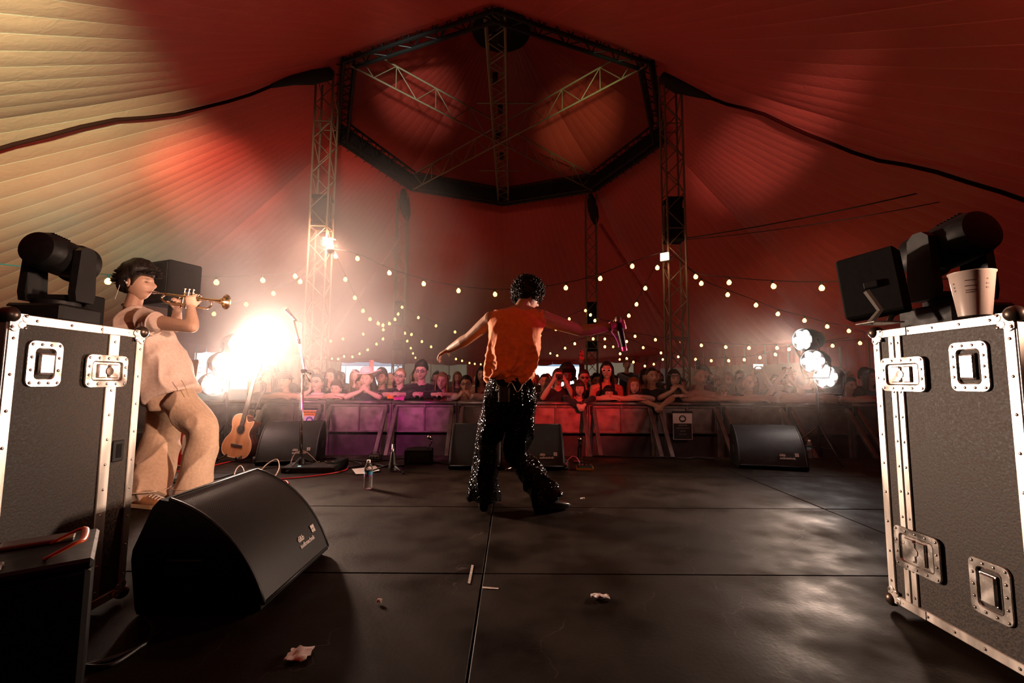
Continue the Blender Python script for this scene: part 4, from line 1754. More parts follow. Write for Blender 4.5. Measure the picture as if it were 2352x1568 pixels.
def head_into(mb, M, nr=26, ns=30, tints=None, mouth_open=0.0, eyes_shut=False, beard=False):
    """append a head; M maps head space to object space; tints collects (first, colours)"""
    P, (dx, dy, dz) = head_pts(nr, ns)
    col = np.ones(P.shape)
    x, z = P[..., 0], P[..., 2]
    fr = (dy < -.1)
    eye = np.minimum(1.3 * G(np.abs(x) - .031, .0105) * G(z - .006, .0058), 1) * fr
    brow = G(np.abs(x) - .033, .016) * G(z - .0275, .0055) * fr
    lip = G(x, .019) * G(z + .063, .0075) * fr
    mline = G(x, .022) * G(z + .0635, .004 + .007 * mouth_open) * fr
    for k, c in enumerate((.10, .09, .09)):
        col[..., k] = col[..., k] * (1 - eye) + c * eye * (.5 if not eyes_shut else 4)
    col *= (1 - .75 * brow)[..., None]
    col[..., 1] *= 1 - .35 * lip
    col[..., 2] *= 1 - .30 * lip
    col *= (1 - .75 * mline)[..., None]
    if beard:
        bd = np.clip((-z - .045) / .02, 0, 1) * (dy < .25) * .6
        col *= (1 - bd)[..., None]
    nr1, ns1 = P.shape[:2]
    first = len(mb.v)
    rings = [[M @ V(P[i, j]) for j in range(ns1)] for i in range(nr1)]
    mb.loft(rings, True, True, True)
    if tints is not None:
        tints.append((first, col.reshape(-1, 3)))
    # ears
    for s in (-1, 1):
        f0 = len(mb.v)
        mb.sphere(M @ V((s * .078, .012, -.006)), .030, 10, 7, (.32, .62, 1.05), None, M.to_3x3() @ Euler((.15, 0, s * .35)).to_matrix())


def finish_body(name, mbv, vox, mbh, tints, m, parent, it=2):
    """one mesh: fused limbs + finely modelled head, with a tint layer for lips, eyes and brows"""
    body = voxel(mbv, vox, it, .5)
    nv = len(body.vertices)
    bv = mesh_np(body)
    faces = [tuple(p.vertices) for p in body.polygons]
    me = bpy.data.meshes.new(name)
    V_ = [tuple(p) for p in bv] + list(mbh.v)
    F_ = faces + [tuple(i + nv for i in f) for f in mbh.f]
    me.from_pydata(V_, [], F_)
    bpy.data.meshes.remove(body)
    a = me.color_attributes.new('tint', 'FLOAT_COLOR', 'POINT')
    cols = np.ones((len(V_), 4), dtype=np.float32)
    for first, c in tints:
        cols[nv + first:nv + first + len(c), :3] = c
    a.data.foreach_set('color', cols.ravel())
    me.update()
    return obj(name, me, m, parent, True)


def limb(mb, pts, rs, n=10, sub=4):
    """smooth tapering limb through joints"""
    P = smoothpath(pts, sub)
    k = len(rs)
    R = []
    for i in range(len(P)):
        u = i / (len(P) - 1) * (k - 1)
        a = int(min(u, k - 2))
        f = u - a
        r0, r1 = rs[a], rs[a + 1]
        if isinstance(r0, tuple):
            R.append((r0[0] + (r1[0] - r0[0]) * f, r0[1] + (r1[1] - r0[1]) * f))
        else:
            R.append(r0 + (r1 - r0) * f)
    mb.tube(P, R, n)
    for p, r in ((P[0], R[0]), (P[-1], R[-1])):
        rr = min(r) if isinstance(r, tuple) else r
        mb.sphere(p, rr * .98, 8, 6)


def arm_into(mb, sh, el, wr, k=1.0):
    sh, el, wr = V(sh), V(el), V(wr)
    mb.sphere(sh, .058 * k, 10, 8)
    limb(mb, [sh, sh.lerp(el, .35), sh.lerp(el, .75), el], [.056 * k, .053 * k, .045 * k, .041 * k], 10, 3)
    limb(mb, [el, el.lerp(wr, .3), el.lerp(wr, .7), wr], [.041 * k, .044 * k, .034 * k, .026 * k], 10, 3)


def hand_into(mb, wr, d, nrm, curl=.4, k=1.0, side=1, spread=.12, thumb=.6, curls=None):
    """hand from the wrist: d = fingers direction, nrm = back of the hand, side = +1 when the thumb lies at d x nrm"""
    wr, d = V(wr), V(d).normalized()
    nrm = V(nrm)
    nrm = (nrm - d * nrm.dot(d)).normalized()
    a = d.cross(nrm) * side                      # across the palm, towards the thumb
    P = lambda u, v, w: wr + (d * u + a * v + nrm * w) * k
    # palm
    rings = []
    for u, hw, ht in ((-.005, .026, .022), (.02, .034, .019), (.055, .041, .017), (.088, .041, .014)):
        rings.append([P(u, hw * math.cos(t), ht * math.sin(t)) for t in np.linspace(0, 2 * PI, 10, endpoint=False)])
    mb.loft(rings)
    for i, (v0, L) in enumerate(((.030, .072), (.010, .082), (-.011, .076), (-.030, .060))):
        c = curls[i] if curls else curl
        ang = 0
        p = P(.082, v0, 0)
        pts = [P(.06, v0 * .9, 0), p]
        dirv = d
        for s, l in enumerate((.45, .32, .25)):
            ang += c * (1.0, 1.15, .8)[s]
            fd = d * math.cos(ang) - nrm * math.sin(ang) + a * (spread * (v0 / .03))
            p = p + fd.normalized() * (L * l * k)
            pts.append(p)
        mb.tube(pts, [.0095 * k, .0098 * k, .009 * k, .0083 * k, .0065 * k], 7)
        mb.sphere(pts[-1], .0068 * k, 6, 5)
    pts = [P(.012, .026, -.004), P(.035, .044, -.010)]
    p = pts[-1]
    for s, l in enumerate((.036, .028)):
        ang = thumb * (.5 + .6 * s)
        fd = d * .8 + a * (.75 * (1 - .8 * thumb)) - nrm * (.4 + ang)
        p = p + fd.normalized() * (l * k)
        pts.append(p)
    mb.tube(pts, [.014 * k, .0125 * k, .0105 * k, .008 * k], 7)
    mb.sphere(pts[-1], .0082 * k, 6, 5)


def torso_rings(pts, dims, n=18, fwd=V((0, -1, 0)), power=2.4):
    """stack of superellipse rings along the spine; dims = (half width, half depth)"""
    rings = []
    m = len(pts)
    for i, p in enumerate(pts):
        p = V(p)
        ax = (V(pts[min(i + 1, m - 1)]) - V(pts[max(i - 1, 0)])).normalized()
        f = (fwd - ax * fwd.dot(ax)).normalized()
        r = ax.cross(f)
        w, dpt = dims[i]
        ring = []
        for k in range(n):
            t = 2 * PI * k / n
            c, s = math.cos(t), math.sin(t)
            q = (abs(c) ** power + abs(s) ** power) ** (-1 / power)
            ring.append(p + r * (w * c * q) + f * (dpt * s * q))
        rings.append(ring)
    return rings


# ---- hair
def hair_cap(mb, M, thick=.018, hairline=.045, back=-.07, seed=0, nz=.006, vol=1.0, side=-.02, nr=20, ns=28, top=0.0):
    """close hair following the skull; hairline = height on the forehead, back = lower edge behind"""
    P, (dx, dy, dz) = head_pts(nr, ns)
    keep = np.zeros(P.shape[:2], bool)
    out = np.zeros(P.shape)
    for i in range(P.shape[0]):
        for j in range(P.shape[1]):
            x, y, z = P[i, j]
            f = (y + .098) / .196                       # 0 front .. 1 back
            lim = hairline + (side - hairline) * min(1, max(0, (f - .22) / .22)) if f < .5 else side + (back - side) * min(1, (f - .5) / .3)
            keep[i, j] = z > lim
            n_ = V((dx[i, j], dy[i, j], dz[i, j]))
            k_ = thick * (1 + .4 * max(0, dz[i, j])) * vol + top * max(0, dz[i, j]) ** 2
            k_ += nz * mnoise.noise(V((x * 45 + seed, y * 45, z * 30)))
            edge = max(-1, min(1, (z - lim) / .022))
            out[i, j] = V((x, y, z)) + n_ * (k_ * edge ** .6 if edge > 0 else .016 * edge)
    vid = {}
    vs, fs = [], []

    def gv(i, j, inner):
        key = (i, j % ns, inner)
        if key not in vid:
            vid[key] = len(vs)
            q_ = V(P[i, j % ns]) * .97 if inner else V(out[i, j % ns])
            vs.append(M @ q_)
        return vid[key]
    for i in range(nr):
        for j in range(ns):
            qd = ((i, j), (i, j + 1), (i + 1, j + 1), (i + 1, j))
            if any(keep[a, c % ns] for a, c in qd):
                fs.append(tuple(gv(a, c, False) for a, c in qd))
                for (a, c), (e, f_) in zip(qd, qd[1:] + qd[:1]):
                    # close the rim
                    pass
    mb.add(vs, fs)


def hair_long(mb, M, length=.30, width=.085, seed=0, spread=1.0, part_open=40, n=22, rows=10):
    """curtain of hair round the back of the head, open at the face, with locks"""
    rings_o, rings_i = [], []
    for r in range(rows + 1):
        u = r / rows
        z = .06 - (length + .06) * u
        ro, ri = [], []
        for k in range(n + 1):
            a = math.radians(part_open + (360 - 2 * part_open) * k / n) - PI / 2
            w_ = .088 + .012 * math.sin(min(1, u * 2) * PI / 2) * spread
            dpt = .108 - .02 * u
            lock = 1 + .05 * math.sin(k * 2.3 + seed) * (.3 + u) + .03 * math.sin(k * 5.1 + r * .7 + seed)
            x, y = math.cos(a) * w_ * lock, math.sin(a) * dpt * lock * (1 - .25 * u)
            zz = z + .02 * math.sin(k * 1.7 + seed) * u
            ro.append(M @ V((x, y, zz)))
            ri.append(M @ V((x * .86, y * .86, zz)))
        rings_o.append(ro)
        rings_i.append(ri[::-1])
    mb.loft([a + b_ for a, b_ in zip(rings_o, rings_i)], True, True, True)


def hair_mat(name, c0, c1):
    return noisy(name, c0, c1, 60, (.35, .6), bump=.6, stretch=(1, 1, .15), dist=.006, detail=3, spec=.2)


H_BLACK = hair_mat('black_hair', (.006, .005, .005), (.020, .014, .011))
H_BROWN = hair_mat('brown_hair', (.022, .011, .006), (.055, .028, .014))
H_FAIR = hair_mat('fair_hair', (.16, .09, .04), (.32, .20, .10))
H_GINGER = hair_mat('ginger_hair', (.14, .045, .015), (.25, .09, .03))
H_GREY = hair_mat('grey_hair', (.14, .12, .11), (.28, .25, .23))


def cloth_mat(name, c0, c1=None, scale=16, rough=(.75, .92), bump=.35, sheen=.2):
    c1 = c1 or tuple(min(1, c * 1.25 + .004) for c in c0)
    return noisy(name, c0, c1, scale, rough, bump=bump, dist=.008, sheen=sheen, detail=4)


def fold(me, amp, freq, axis_dir, seed=0.0, mask=None, dirs=(1, 1, .35)):
    """push a garment along its normals to make folds"""
    me.update()
    n = len(me.vertices)
    nor = np.empty(n * 3)
    me.vertices.foreach_get('normal', nor) if hasattr(me.vertices[0], 'normal') else None
    nor = nor.reshape(-1, 3)
    P = mesh_np(me)
    d = np.empty(n)
    for i in range(n):
        p = P[i]
        q_ = V((p[0] * freq * dirs[0] + seed, p[1] * freq * dirs[1], p[2] * freq * dirs[2]))
        a_ = abs(mnoise.noise(q_)) * 2
        d[i] = (1 - a_) ** 2 * 1.4 - .5 + .3 * mnoise.noise(q_ * 2.3)
    if mask is not None:
        d *= mask(P)
    set_np(me, P + nor * (d * amp)[:, None])


# ------------------------------------------------------------------ THE SINGER, seen from behind
SY = 3.36


def sp_(px, py, dy=0.0):
    return at(px, py, SY + dy)


def build_singer():
    root_p = onz(1180, 1160, 0)
    root_p.z = 0
    t = thing('person', 'singer seen from behind in loose orange top and black sequin flares, arms spread, holding microphone', 'person', (root_p.x, SY, 0))
    O = t.location.copy()
    L = lambda p: V(p) - O
    hips = L(sp_(1172, 905))
    waist = L(sp_(1172, 865))
    chest = L(sp_(1182, 775, .02))
    neck = L(sp_(1196, 712, .05))
    headc = L(sp_(1214, 678, .11))
    sl, sr = L(sp_(1128, 733, .03)), L(sp_(1248, 731, .03))
    el_l, wr_l = L(sp_(1077, 776, .17)), L(sp_(1031, 803, .32))
    el_r, wr_r = L(sp_(1334, 760, .05)), L(sp_(1409, 749, .02))
    kn_l, an_l = L(sp_(1122, 1020, .02)), L(onz(1122, 1143, .07))
    kn_r, an_r = L(sp_(1187, 1042, .04)), L(onz(1258, 1150, .07))
    hl, hr = L(sp_(1146, 918)), L(sp_(1202, 915))
    b = MB()
    back = V((0, 1, 0))
    b.loft(torso_rings([hips - V((0, 0, .06)), hips, waist, chest, chest.lerp(neck, .55), neck - V((0, 0, .03))], [(.14, .10), (.155, .11), (.135, .09), (.165, .105), (.16, .09), (.07, .06)], 18, back))
    limb(b, [neck - V((0, 0, .05)), neck, neck.lerp(headc, .55), headc], [.062, .056, .054, .05], 12, 3)
    b.sphere(sl.lerp(neck, .2), .06)
    b.sphere(sr.lerp(neck, .2), .06)
    limb(b, [neck, sl.lerp(neck, .4), sl], [.05, .055, .056], 10, 3)
    limb(b, [neck, sr.lerp(neck, .4), sr], [.05, .055, .056], 10, 3)
    arm_into(b, sl, el_l, wr_l, 1.05)
    arm_into(b, sr, el_r, wr_r, 1.05)
    # relaxed left hand, fingers hanging; right hand closed round the microphone
    hand_into(b, wr_l, V((-.75, .45, -.35)), V((-.1, -.35, 1)), .42, 1.02, 1, .2, .3, (.25, .42, .5, .55))
    hand_into(b, wr_r, V((.96, .10, .22)), V((.12, -.98, .1)), 1.05, 1.02, -1, .0, .9)
    limb(b, [hl, hl.lerp(kn_l, .5), kn_l], [.085, .075, .058], 10, 3)
    limb(b, [kn_l, kn_l.lerp(an_l, .4), an_l], [.055, .052, .04], 10, 3)
    limb(b, [hr, hr.lerp(kn_r, .5), kn_r], [.085, .075, .058], 10, 3)
    limb(b, [kn_r, kn_r.lerp(an_r, .4), an_r], [.055, .052, .04], 10, 3)
    hb = MB()
    tints = []
    # face turned away from us, looking down to his right
    HM = Matrix.Translation(headc) @ Euler((math.radians(24), math.radians(10), math.radians(138)), 'XYZ').to_matrix().to_4x4()
    head_into(hb, HM, 40, 44, tints)
    finish_body('body', b, .0075, hb, tints, S_TAN, t, 2)
    # curly hair: tight curls as short coiled tubes
    c = MB()
    rr = random.Random(11)
    hair_cap(c, HM, .022, .05, -.085, 3, .008, 1.0, -.03)
    for i in range(800):
        th, ph = rr.uniform(0, 2 * PI), math.acos(rr.uniform(-.62, 1))
        d = V((math.sin(ph) * math.cos(th), math.sin(ph) * math.sin(th), math.cos(ph)))
        if d.y < -.45 and d.z < .42:
            continue
        p = V((d.x * .104, d.y * .122 + .008, d.z * .132 + .016))
        u, w_, _ = orth(d)
        r0, out_ = rr.uniform(.006, .013), rr.uniform(.004, .030)
        a0 = rr.uniform(0, 6)
        pts = [HM @ (p + d * (out_ * k / 6) + (u * math.cos(a0 + k * 1.15) + w_ * math.sin(a0 + k * 1.15)) * r0) for k in range(7)]
        c.tube(pts, .0036, 4)
    c.build('hair', H_BLACK, t, True, False)
    # orange sleeveless top, loose and tucked
    s = MB()
    sh = [waist - V((.0, 0, .035)), waist + V((0, 0, .02)), waist.lerp(chest, .35), chest - V((0, 0, .03)), chest + V((0, 0, .07)), chest.lerp(neck, .62), neck.lerp(chest, .22), neck - V((0, 0, .012))]
    s.loft(torso_rings(sh, [(.158, .125), (.185, .150), (.190, .150), (.192, .140), (.198, .132), (.196, .118), (.15, .10), (.078, .074)], 40, back, 2.5))
    for j, sgn in ((sl, -1), (sr, 1)):
        limb(s, [j.lerp(neck, .55) - V((0, 0, .02)), j + V((-sgn * .012, 0, -.006))], [.070, .066], 14, 3)
    me = voxel(s, .008, 4, .5)
    zw, zc = waist.z, chest.z

    def mask(P):
        low = np.clip((zc + .08 - P[:, 2]) / (zc - zw), .15, 1.25)
        return low
    fold(me, .024, 8.5, None, 4.2, mask, (1.0, 1.0, .5))
    fold(me, .008, 20, None, 9.0, mask, (.8, .8, 1.0))
    M_TOP = cloth_mat('orange_cotton', (.62, .155, .03), (.72, .20, .05), 40, (.7, .85), .25)
    me.materials.append(M_TOP)
    me.polygons.foreach_set('use_smooth', [True] * len(me.polygons))
    obj('sleeveless_top', me, None, t)
    # flared sequin trousers
    f = MB()
    f.loft(torso_rings([hips - V((0, 0, .085)), hips - V((0, 0, .02)), hips.lerp(waist, .5), waist - V((0, 0, .008))], [(.168, .128), (.182, .138), (.165, .125), (.150, .112)], 24, back))
    bl, br = an_l + V((-.035, .0, -.012)), an_r + V((.02, .0, -.015))

    def leg(h_, k_, a_, flare, lean):
        pts = [h_, h_.lerp(k_, .35), h_.lerp(k_, .75), k_, k_.lerp(a_, .35), k_.lerp(a_, .7), a_]
        P = smoothpath(pts, 3)
        R = []
        for i in range(len(P)):
            u = i / (len(P) - 1)
            R.append(np.interp(u, [0, .3, .5, .6, .8, 1], [.112, .098, .086, .09, .118 * flare, .148 * flare]))
        f.tube(P, R, 20)
    leg(hl, kn_l + V((-.015, 0, 0)), bl, .84, 0)
    leg(hr, kn_r, br, .84, 0)
    me = voxel(f, .009, 3, .5)
    fold(me, .016, 8, None, 7.7, None, (1.1, 1.1, .3))
    m = mat('black_sequins', (.003, .003, .003), .09, 0, spec=.16)
    nt = m.node_tree
    bs = nt.nodes['Principled BSDF']
    tc = N(nt, 'ShaderNodeTexCoord')
    vo = N(nt, 'ShaderNodeTexVoronoi')
    vo.inputs['Scale'].default_value = 190
    nt.links.new(tc.outputs['Object'], vo.inputs[0])
    sub = N(nt, 'ShaderNodeVectorMath', operation='SUBTRACT')
    sub.inputs[1].default_value = (.5, .5, .5)
    nt.links.new(vo.outputs['Color'], sub.inputs[0])
    scl = N(nt, 'ShaderNodeVectorMath', operation='SCALE')
    scl.inputs['Scale'].default_value = .9
    nt.links.new(sub.outputs[0], scl.inputs[0])
    ge = N(nt, 'ShaderNodeNewGeometry')
    ad = N(nt, 'ShaderNodeVectorMath', operation='ADD')
    nt.links.new(ge.outputs['Normal'], ad.inputs[0])
    nt.links.new(scl.outputs[0], ad.inputs[1])
    nr_ = N(nt, 'ShaderNodeVectorMath', operation='NORMALIZE')
    nt.links.new(ad.outputs[0], nr_.inputs[0])
    nt.links.new(nr_.outputs[0], bs.inputs['Normal'])
    me.materials.append(m)
    me.polygons.foreach_set('use_smooth', [True] * len(me.polygons))
    obj('sequin_trousers', me, None, t)
    # shoes
    M_SHOE = mat('black_patent_boot', (.008, .007, .007), .22, 0, coat=.4)
    for a_, d in ((bl, V((-.10, .995, 0))), (br + V((-.02, -.01, 0)), V((.75, .45, 0)))):
        d.normalize()
        s_ = V((d.y, -d.x, 0))
        z0 = a_.z
        w_ = MB()
        rings = []
        for u, hw, top in ((-.085, .028, .10), (-.07, .038, .12), (.0, .042, .11), (.08, .046, .075), (.15, .044, .055), (.19, .024, .035)):
            c0 = V((a_.x, a_.y, 0)) + d * u
            rings.append([c0 + s_ * hw * math.cos(q_) + V((0, 0, max(.022, .022 + (top - .022) * (.5 + .5 * math.sin(q_)))) if math.sin(q_) > -.3 else V((0, 0, .012))) for q_ in np.linspace(0, 2 * PI, 14, endpoint=False)])
        w_.loft(rings)
        o = w_.build('boot', M_SHOE, t, True)
        hl_ = MB()
        hl_.rbox(V((a_.x, a_.y, .02)) - d * .05, (.07, .06, .04), .008, Matrix((d, -s_, V((0, 0, 1)))).transposed())
        hl_.build('heel', M_SHOE, o)
    # belt and radio pack with aerials and lead
    pk = L(sp_(1158, 906, -.155))
    q_ = MB()
    q_.rbox(pk, (.082, .026, .11), .006)
    pack = q_.build('radio_pack', M_BLACK, t)
    for s_ in (-1, 1):
        q_ = MB()
        q_.tube([pk + V((s_ * .034, -.012, -.05)), pk + V((s_ * .034, -.012, .045))], .004, 6)
        q_.build('clip_rail', M_CHROME, pack)
    q_ = MB()
    q_.tube(smoothpath([pk + V((.02, 0, .05)), pk + V((.05, -.01, .085)), pk + V((.09, .01, .02)), pk + V((.12, .03, .05)), pk + V((.135, .06, .09))], 6), .0025, 6)
    q_.build('lead', M_WHITEP, pack, True)
    q_ = MB()
    q_.tube(smoothpath([pk + V((-.02, 0, .05)), pk + V((-.05, -.005, .06)), pk + V((-.055, 0, .02))], 6), .003, 6)
    q_.build('lead', M_CHROME, pack, True)
    # wristband with tail
    M_BAND = mat('purple_wristband', (.45, .04, .35), .5)
    wd = (wr_r - el_r).normalized()
    u_, v_, _ = orth(wd)
    q_ = MB()
    q_.tube([wr_r - wd * .02 + (u_ * math.cos(k * PI / 8) + v_ * math.sin(k * PI / 8)) * .033 for k in range(17)], .005, 6, False)
    q_.tube(smoothpath([wr_r - wd * .02 - V((0, 0, .03)), wr_r + V((.012, -.02, -.085)), wr_r + V((.03, -.02, -.13)), wr_r + V((.035, -.02, -.16))], 4), .005, 6)
    q_.build('wristband', M_BAND, t, True)
    return t, O + wr_r


singer, wr_world = build_singer()
# hand-held microphone, gripped at its head, handle hanging down
mh = at(1421, 741, SY + .02)
md = (at(1434, 802, SY + .01) - mh).normalized()
t = thing('microphone', 'black hand-held microphone with magenta ring hanging from the singer fist', 'microphone', mh)
b = MB()
b.lathe([(.014, .0), (.0225, .02), (.022, .10), (.019, .175), (.0185, .20)], 18, (0, 0, 0), md)
b.build('handle', M_BLACK, t, 40)
b = MB()
b.lathe([(.0187, .183), (.0195, .188), (.0195, .205), (.017, .215), (.001, .217)], 18, (0, 0, 0), md)
b.build('colour_ring', mat('magenta_ring', (.8, .02, .3), .4), t, 40)
b = MB()
b.lathe([(.001, -.05), (.015, -.046), (.024, -.03), (.026, -.012), (.021, .003), (.014, .004)], 18, (0, 0, 0), md)
b.build('grille_ball', M_STEEL, t, True)

# ------------------------------------------------------------------ THE TRUMPETER, in profile
TY = 3.58


def build_trumpeter():
    tp = lambda px, py, dy=0.0: at(px, py, TY + dy)
    g = onz(385, 1140, 0)
    t = thing('person', 'trumpeter in cream shirt and baggy beige trousers leaning back beside the road case', 'person', (g.x, TY, 0))
    O = t.location.copy()
    L = lambda p: V(p) - O
    hips, waist, chest, neck = L(tp(398, 905)), L(tp(378, 855)), L(tp(333, 775)), L(tp(302, 716))
    headc = L(tp(319, 653))
    sr, er, wr = L(tp(348, 738, -.17)), L(tp(441, 751, -.20)), L(tp(439, 706, -.045))
    sl, ell, wl = L(tp(330, 735, .17)), L(tp(402, 752, .22)), L(tp(408, 712, .06))
    hf, kf, af = L(tp(408, 915, -.09)), L(tp(467, 988, -.10)), L(onz(440, 1128, .09))
    hb_, kb, ab = L(tp(388, 915, .08)), L(tp(372, 1012, .06)), L(onz(338, 1134, .09))
    fwd = V((1, 0, 0))
    b = MB()
    b.loft(torso_rings([hips - V((0, 0, .06)), hips, waist, chest, chest.lerp(neck, .6), neck], [(.15, .11), (.16, .115), (.145, .10), (.17, .115), (.15, .09), (.065, .06)], 18, fwd))
    limb(b, [neck - V((0, 0, .05)), neck, neck.lerp(headc, .5), headc - V((0, 0, .02))], [.062, .06, .056, .052], 12, 3)
    limb(b, [neck, sr.lerp(neck, .4), sr], [.05, .055, .056], 10, 3)
    limb(b, [neck, sl.lerp(neck, .4), sl], [.05, .055, .056], 10, 3)
    arm_into(b, sr, er, wr, 1.08)
    arm_into(b, sl, ell, wl, 1.05)
    hand_into(b, wr, V((-.18, .12, 1)), V((.35, -1, 0)), .62, .98, 1, .05, .75, (.5, .62, .7, .75))
    hand_into(b, wl, V((.35, -.35, .85)), V((-.2, .95, .1)), .75, .95, 1, .05, .7)
    for h_, k_, a_ in ((hf, kf, af), (hb_, kb, ab)):
        limb(b, [h_, h_.lerp(k_, .5), k_], [.085, .075, .058], 10, 3)
        limb(b, [k_, k_.lerp(a_, .4), a_], [.055, .052, .04], 10, 3)
    hb = MB()
    tints = []
    HM = Matrix.Translation(headc) @ Euler((math.radians(-3), math.radians(3), math.radians(91)), 'XYZ').to_matrix().to_4x4() @ Matrix.Diagonal((1.12, 1.12, 1.12, 1))
    head_into(hb, HM, 52, 56, tints)
    finish_body('body', b, .0075, hb, tints, S_MID, t, 2)
    # swept dark hair, short at the side
    c = MB()
    hair_cap(c, HM, .036, .055, -.06, 8, .012, 1.0, .026, 30, 40, .026)
    rr = random.Random(21)
    for i in range(560):
        th, ph = rr.uniform(0, 2 * PI), math.acos(rr.uniform(-.35, 1))
        d = V((math.sin(ph) * math.cos(th), math.sin(ph) * math.sin(th), math.cos(ph)))
        if d.z < .38 and d.y < .55:
            continue
        if d.z < .0:
            continue
        p = V((d.x * .090, d.y * .110 + .006, d.z * .128 + .010)) * (1.05 + .08 * max(0, d.y))
        sw = V((d.x * .2, .55 if d.y > -.35 else -.9, -.05)) * rr.uniform(.03, .05)
        pts = [HM @ (p + d * .012 * k / 3 + sw * (k / 4) + V((rr.uniform(-.003, .003), 0, 0))) for k in range(5)]
        c.tube(pts, [.005, .0055, .005, .004, .0015], 5)
    c.build('hair', H_BLACK, t, True, False)
    c = MB()
    hair_cap(c, HM, .006, .045, -.09, 2, .001, 1.0, -.03, 26, 36)
    c.build('cropped_sides', H_BROWN, t, True, False)
    # cream shirt, sleeveless, hanging loose over the trousers
    s = MB()
    sh = [hips - V((.0, 0, .02)), waist + V((0, 0, -.01)), waist.lerp(chest, .4), chest - V((0, 0, .02)), chest.lerp(neck, .35), chest.lerp(neck, .68), neck + V((0, 0, -.005))]
    s.loft(torso_rings(sh, [(.205, .178), (.198, .170), (.198, .168), (.20, .165), (.205, .15), (.16, .12), (.078, .078)], 36, fwd, 2.3))
    for j, sgn in ((sr, -1), (sl, 1)):
        limb(s, [j.lerp(neck, .5) - V((0, 0, .03)), j + V((.025, sgn * .02, -.012))], [.085, .082], 14, 3)
    me = voxel(s, .009, 4, .5)
    fold(me, .018, 6.0, None, 2.2, None, (1.0, .6, .6))
    M_CREAM = cloth_mat('cream_cotton', (.66, .50, .42), (.74, .58, .50), 45, (.75, .9), .25)
    me.materials.append(M_CREAM)
    me.polygons.foreach_set('use_smooth', [True] * len(me.polygons))
    sh_o = obj('shirt', me, None, t)
    # ribbed arm hole edging
    q_ = MB()
    ah = sr + V((.055, -.035, -.022))
    dd = (er - sr).normalized()
    u_, v_, _ = orth(dd)
    q_.tube([ah + (u_ * math.cos(k * PI / 10) * .082 + v_ * math.sin(k * PI / 10) * .086) for k in range(21)], .006, 6, False)
    q_.build('arm_hole_edge', M_CREAM, sh_o, True)
    # baggy trousers
    f = MB()
    f.loft(torso_rings([hips - V((0, 0, .12)), hips - V((0, 0, .03)), hips.lerp(waist, .6), waist], [(.17, .145), (.172, .142), (.155, .125), (.145, .115)], 28, fwd))

    def leg(h_, k_, a_, rr_):
        pts = [h_, h_.lerp(k_, .5), k_, k_.lerp(a_, .5), a_]
        P = smoothpath(pts, 4)
        f.tube(P, [float(np.interp(i / (len(P) - 1), [0, .25, .5, .62, 1], rr_)) for i in range(len(P))], 22)
    leg(hf, kf, af + V((.0, 0, -.035)), (.118, .118, .105, .106, .113))
    leg(hb_, kb, ab + V((0, 0, -.045)), (.118, .122, .122, .128, .132))
    me = voxel(f, .009, 3, .5)
    fold(me, .014, 5.0, None, 1.2, None, (1, 1, .7))
    M_BEIGE = cloth_mat('beige_canvas', (.52, .36, .25), (.60, .43, .31), 50, (.75, .9), .25)
    me.materials.append(M_BEIGE)
    me.polygons.foreach_set('use_smooth', [True] * len(me.polygons))
    tr = obj('trousers', me, None, t)
    # cuff and pocket seams
    for a_, r_ in ((af, .116), (ab, .134)):
        q_ = MB()
        dr = V((0, 0, 1))
        q_.tube([V((a_.x, a_.y, a_.z + .035)) + V((math.cos(k * PI / 12) * r_, math.sin(k * PI / 12) * r_, 0)) for k in range(25)], .0035, 5, False)
        q_.build('hem_seam', M_BEIGE, tr, True)
    q_ = MB()
    po = L(tp(425, 885, -.20))
    q_.tube(smoothpath([po + V((-.03, 0, .04)), po + V((.0, -.004, .0)), po + V((.035, .0, -.08))], 4), .003, 5)
    q_.build('pocket_seam', M_BEIGE, tr, True)
    # shoes
    M_SUEDE = noisy('tan_suede', (.30, .14, .06), (.42, .20, .09), 40, (.7, .85), bump=.2)
    M_SOLE = mat('pale_rubber_sole', (.55, .38, .22), .6)
    for a_, d in ((af, V((.97, .22, 0))), (ab, V((.98, -.2, 0)))):
        d.normalize()
        s_ = V((d.y, -d.x, 0))
        w_ = MB()
        rings = []
        for u, hw, top in ((-.095, .030, .06), (-.075, .042, .085), (.0, .045, .10), (.09, .050, .075), (.17, .048, .055), (.215, .028, .04)):
            c0 = V((a_.x, a_.y, 0)) + d * u
            rings.append([c0 + s_ * hw * math.cos(q2) + V((0, 0, .025 + (top - .025) * max(0, math.sin(q2)))) for q2 in np.linspace(0, 2 * PI, 16, endpoint=False)])
        w_.loft(rings)
        shoe = w_.build('shoe', M_SUEDE, t, True)
        w_ = MB()
        rings = []
        for u, hw in ((-.10, .030), (-.08, .045), (.0, .048), (.09, .054), (.17, .052), (.222, .03)):
            c0 = V((a_.x, a_.y, 0)) + d * u
            rings.append([c0 - s_ * hw + V((0, 0, .002)), c0 + s_ * hw + V((0, 0, .002)), c0 + s_ * hw + V((0, 0, .028)), c0 - s_ * hw + V((0, 0, .028))])
        w_.loft(rings)
        w_.build('sole', M_SOLE, shoe)
        for k in range(4):
            w_ = MB()
            c0 = V((a_.x, a_.y, 0)) + d * (.05 + k * .025)
            w_.tube([c0 - s_ * .03 + V((0, 0, .078 - k * .006)), c0 + V((0, 0, .094 - k * .007)), c0 + s_ * .03 + V((0, 0, .078 - k * .006))], .0035, 5)
            w_.build('lace', M_WHITEP, shoe)
    # chain necklace, in-ear lead
    q_ = MB()
    nk = neck.lerp(headc, .12)
    ax = (headc - neck).normalized()
    u_, v_, _ = orth(ax + V((.35, 0, 0)))
    for k in range(30):
        a1 = 2 * PI * k / 30
        q_.sphere(nk + u_ * math.cos(a1) * .072 + v_ * math.sin(a1) * .070, .006, 6, 5)
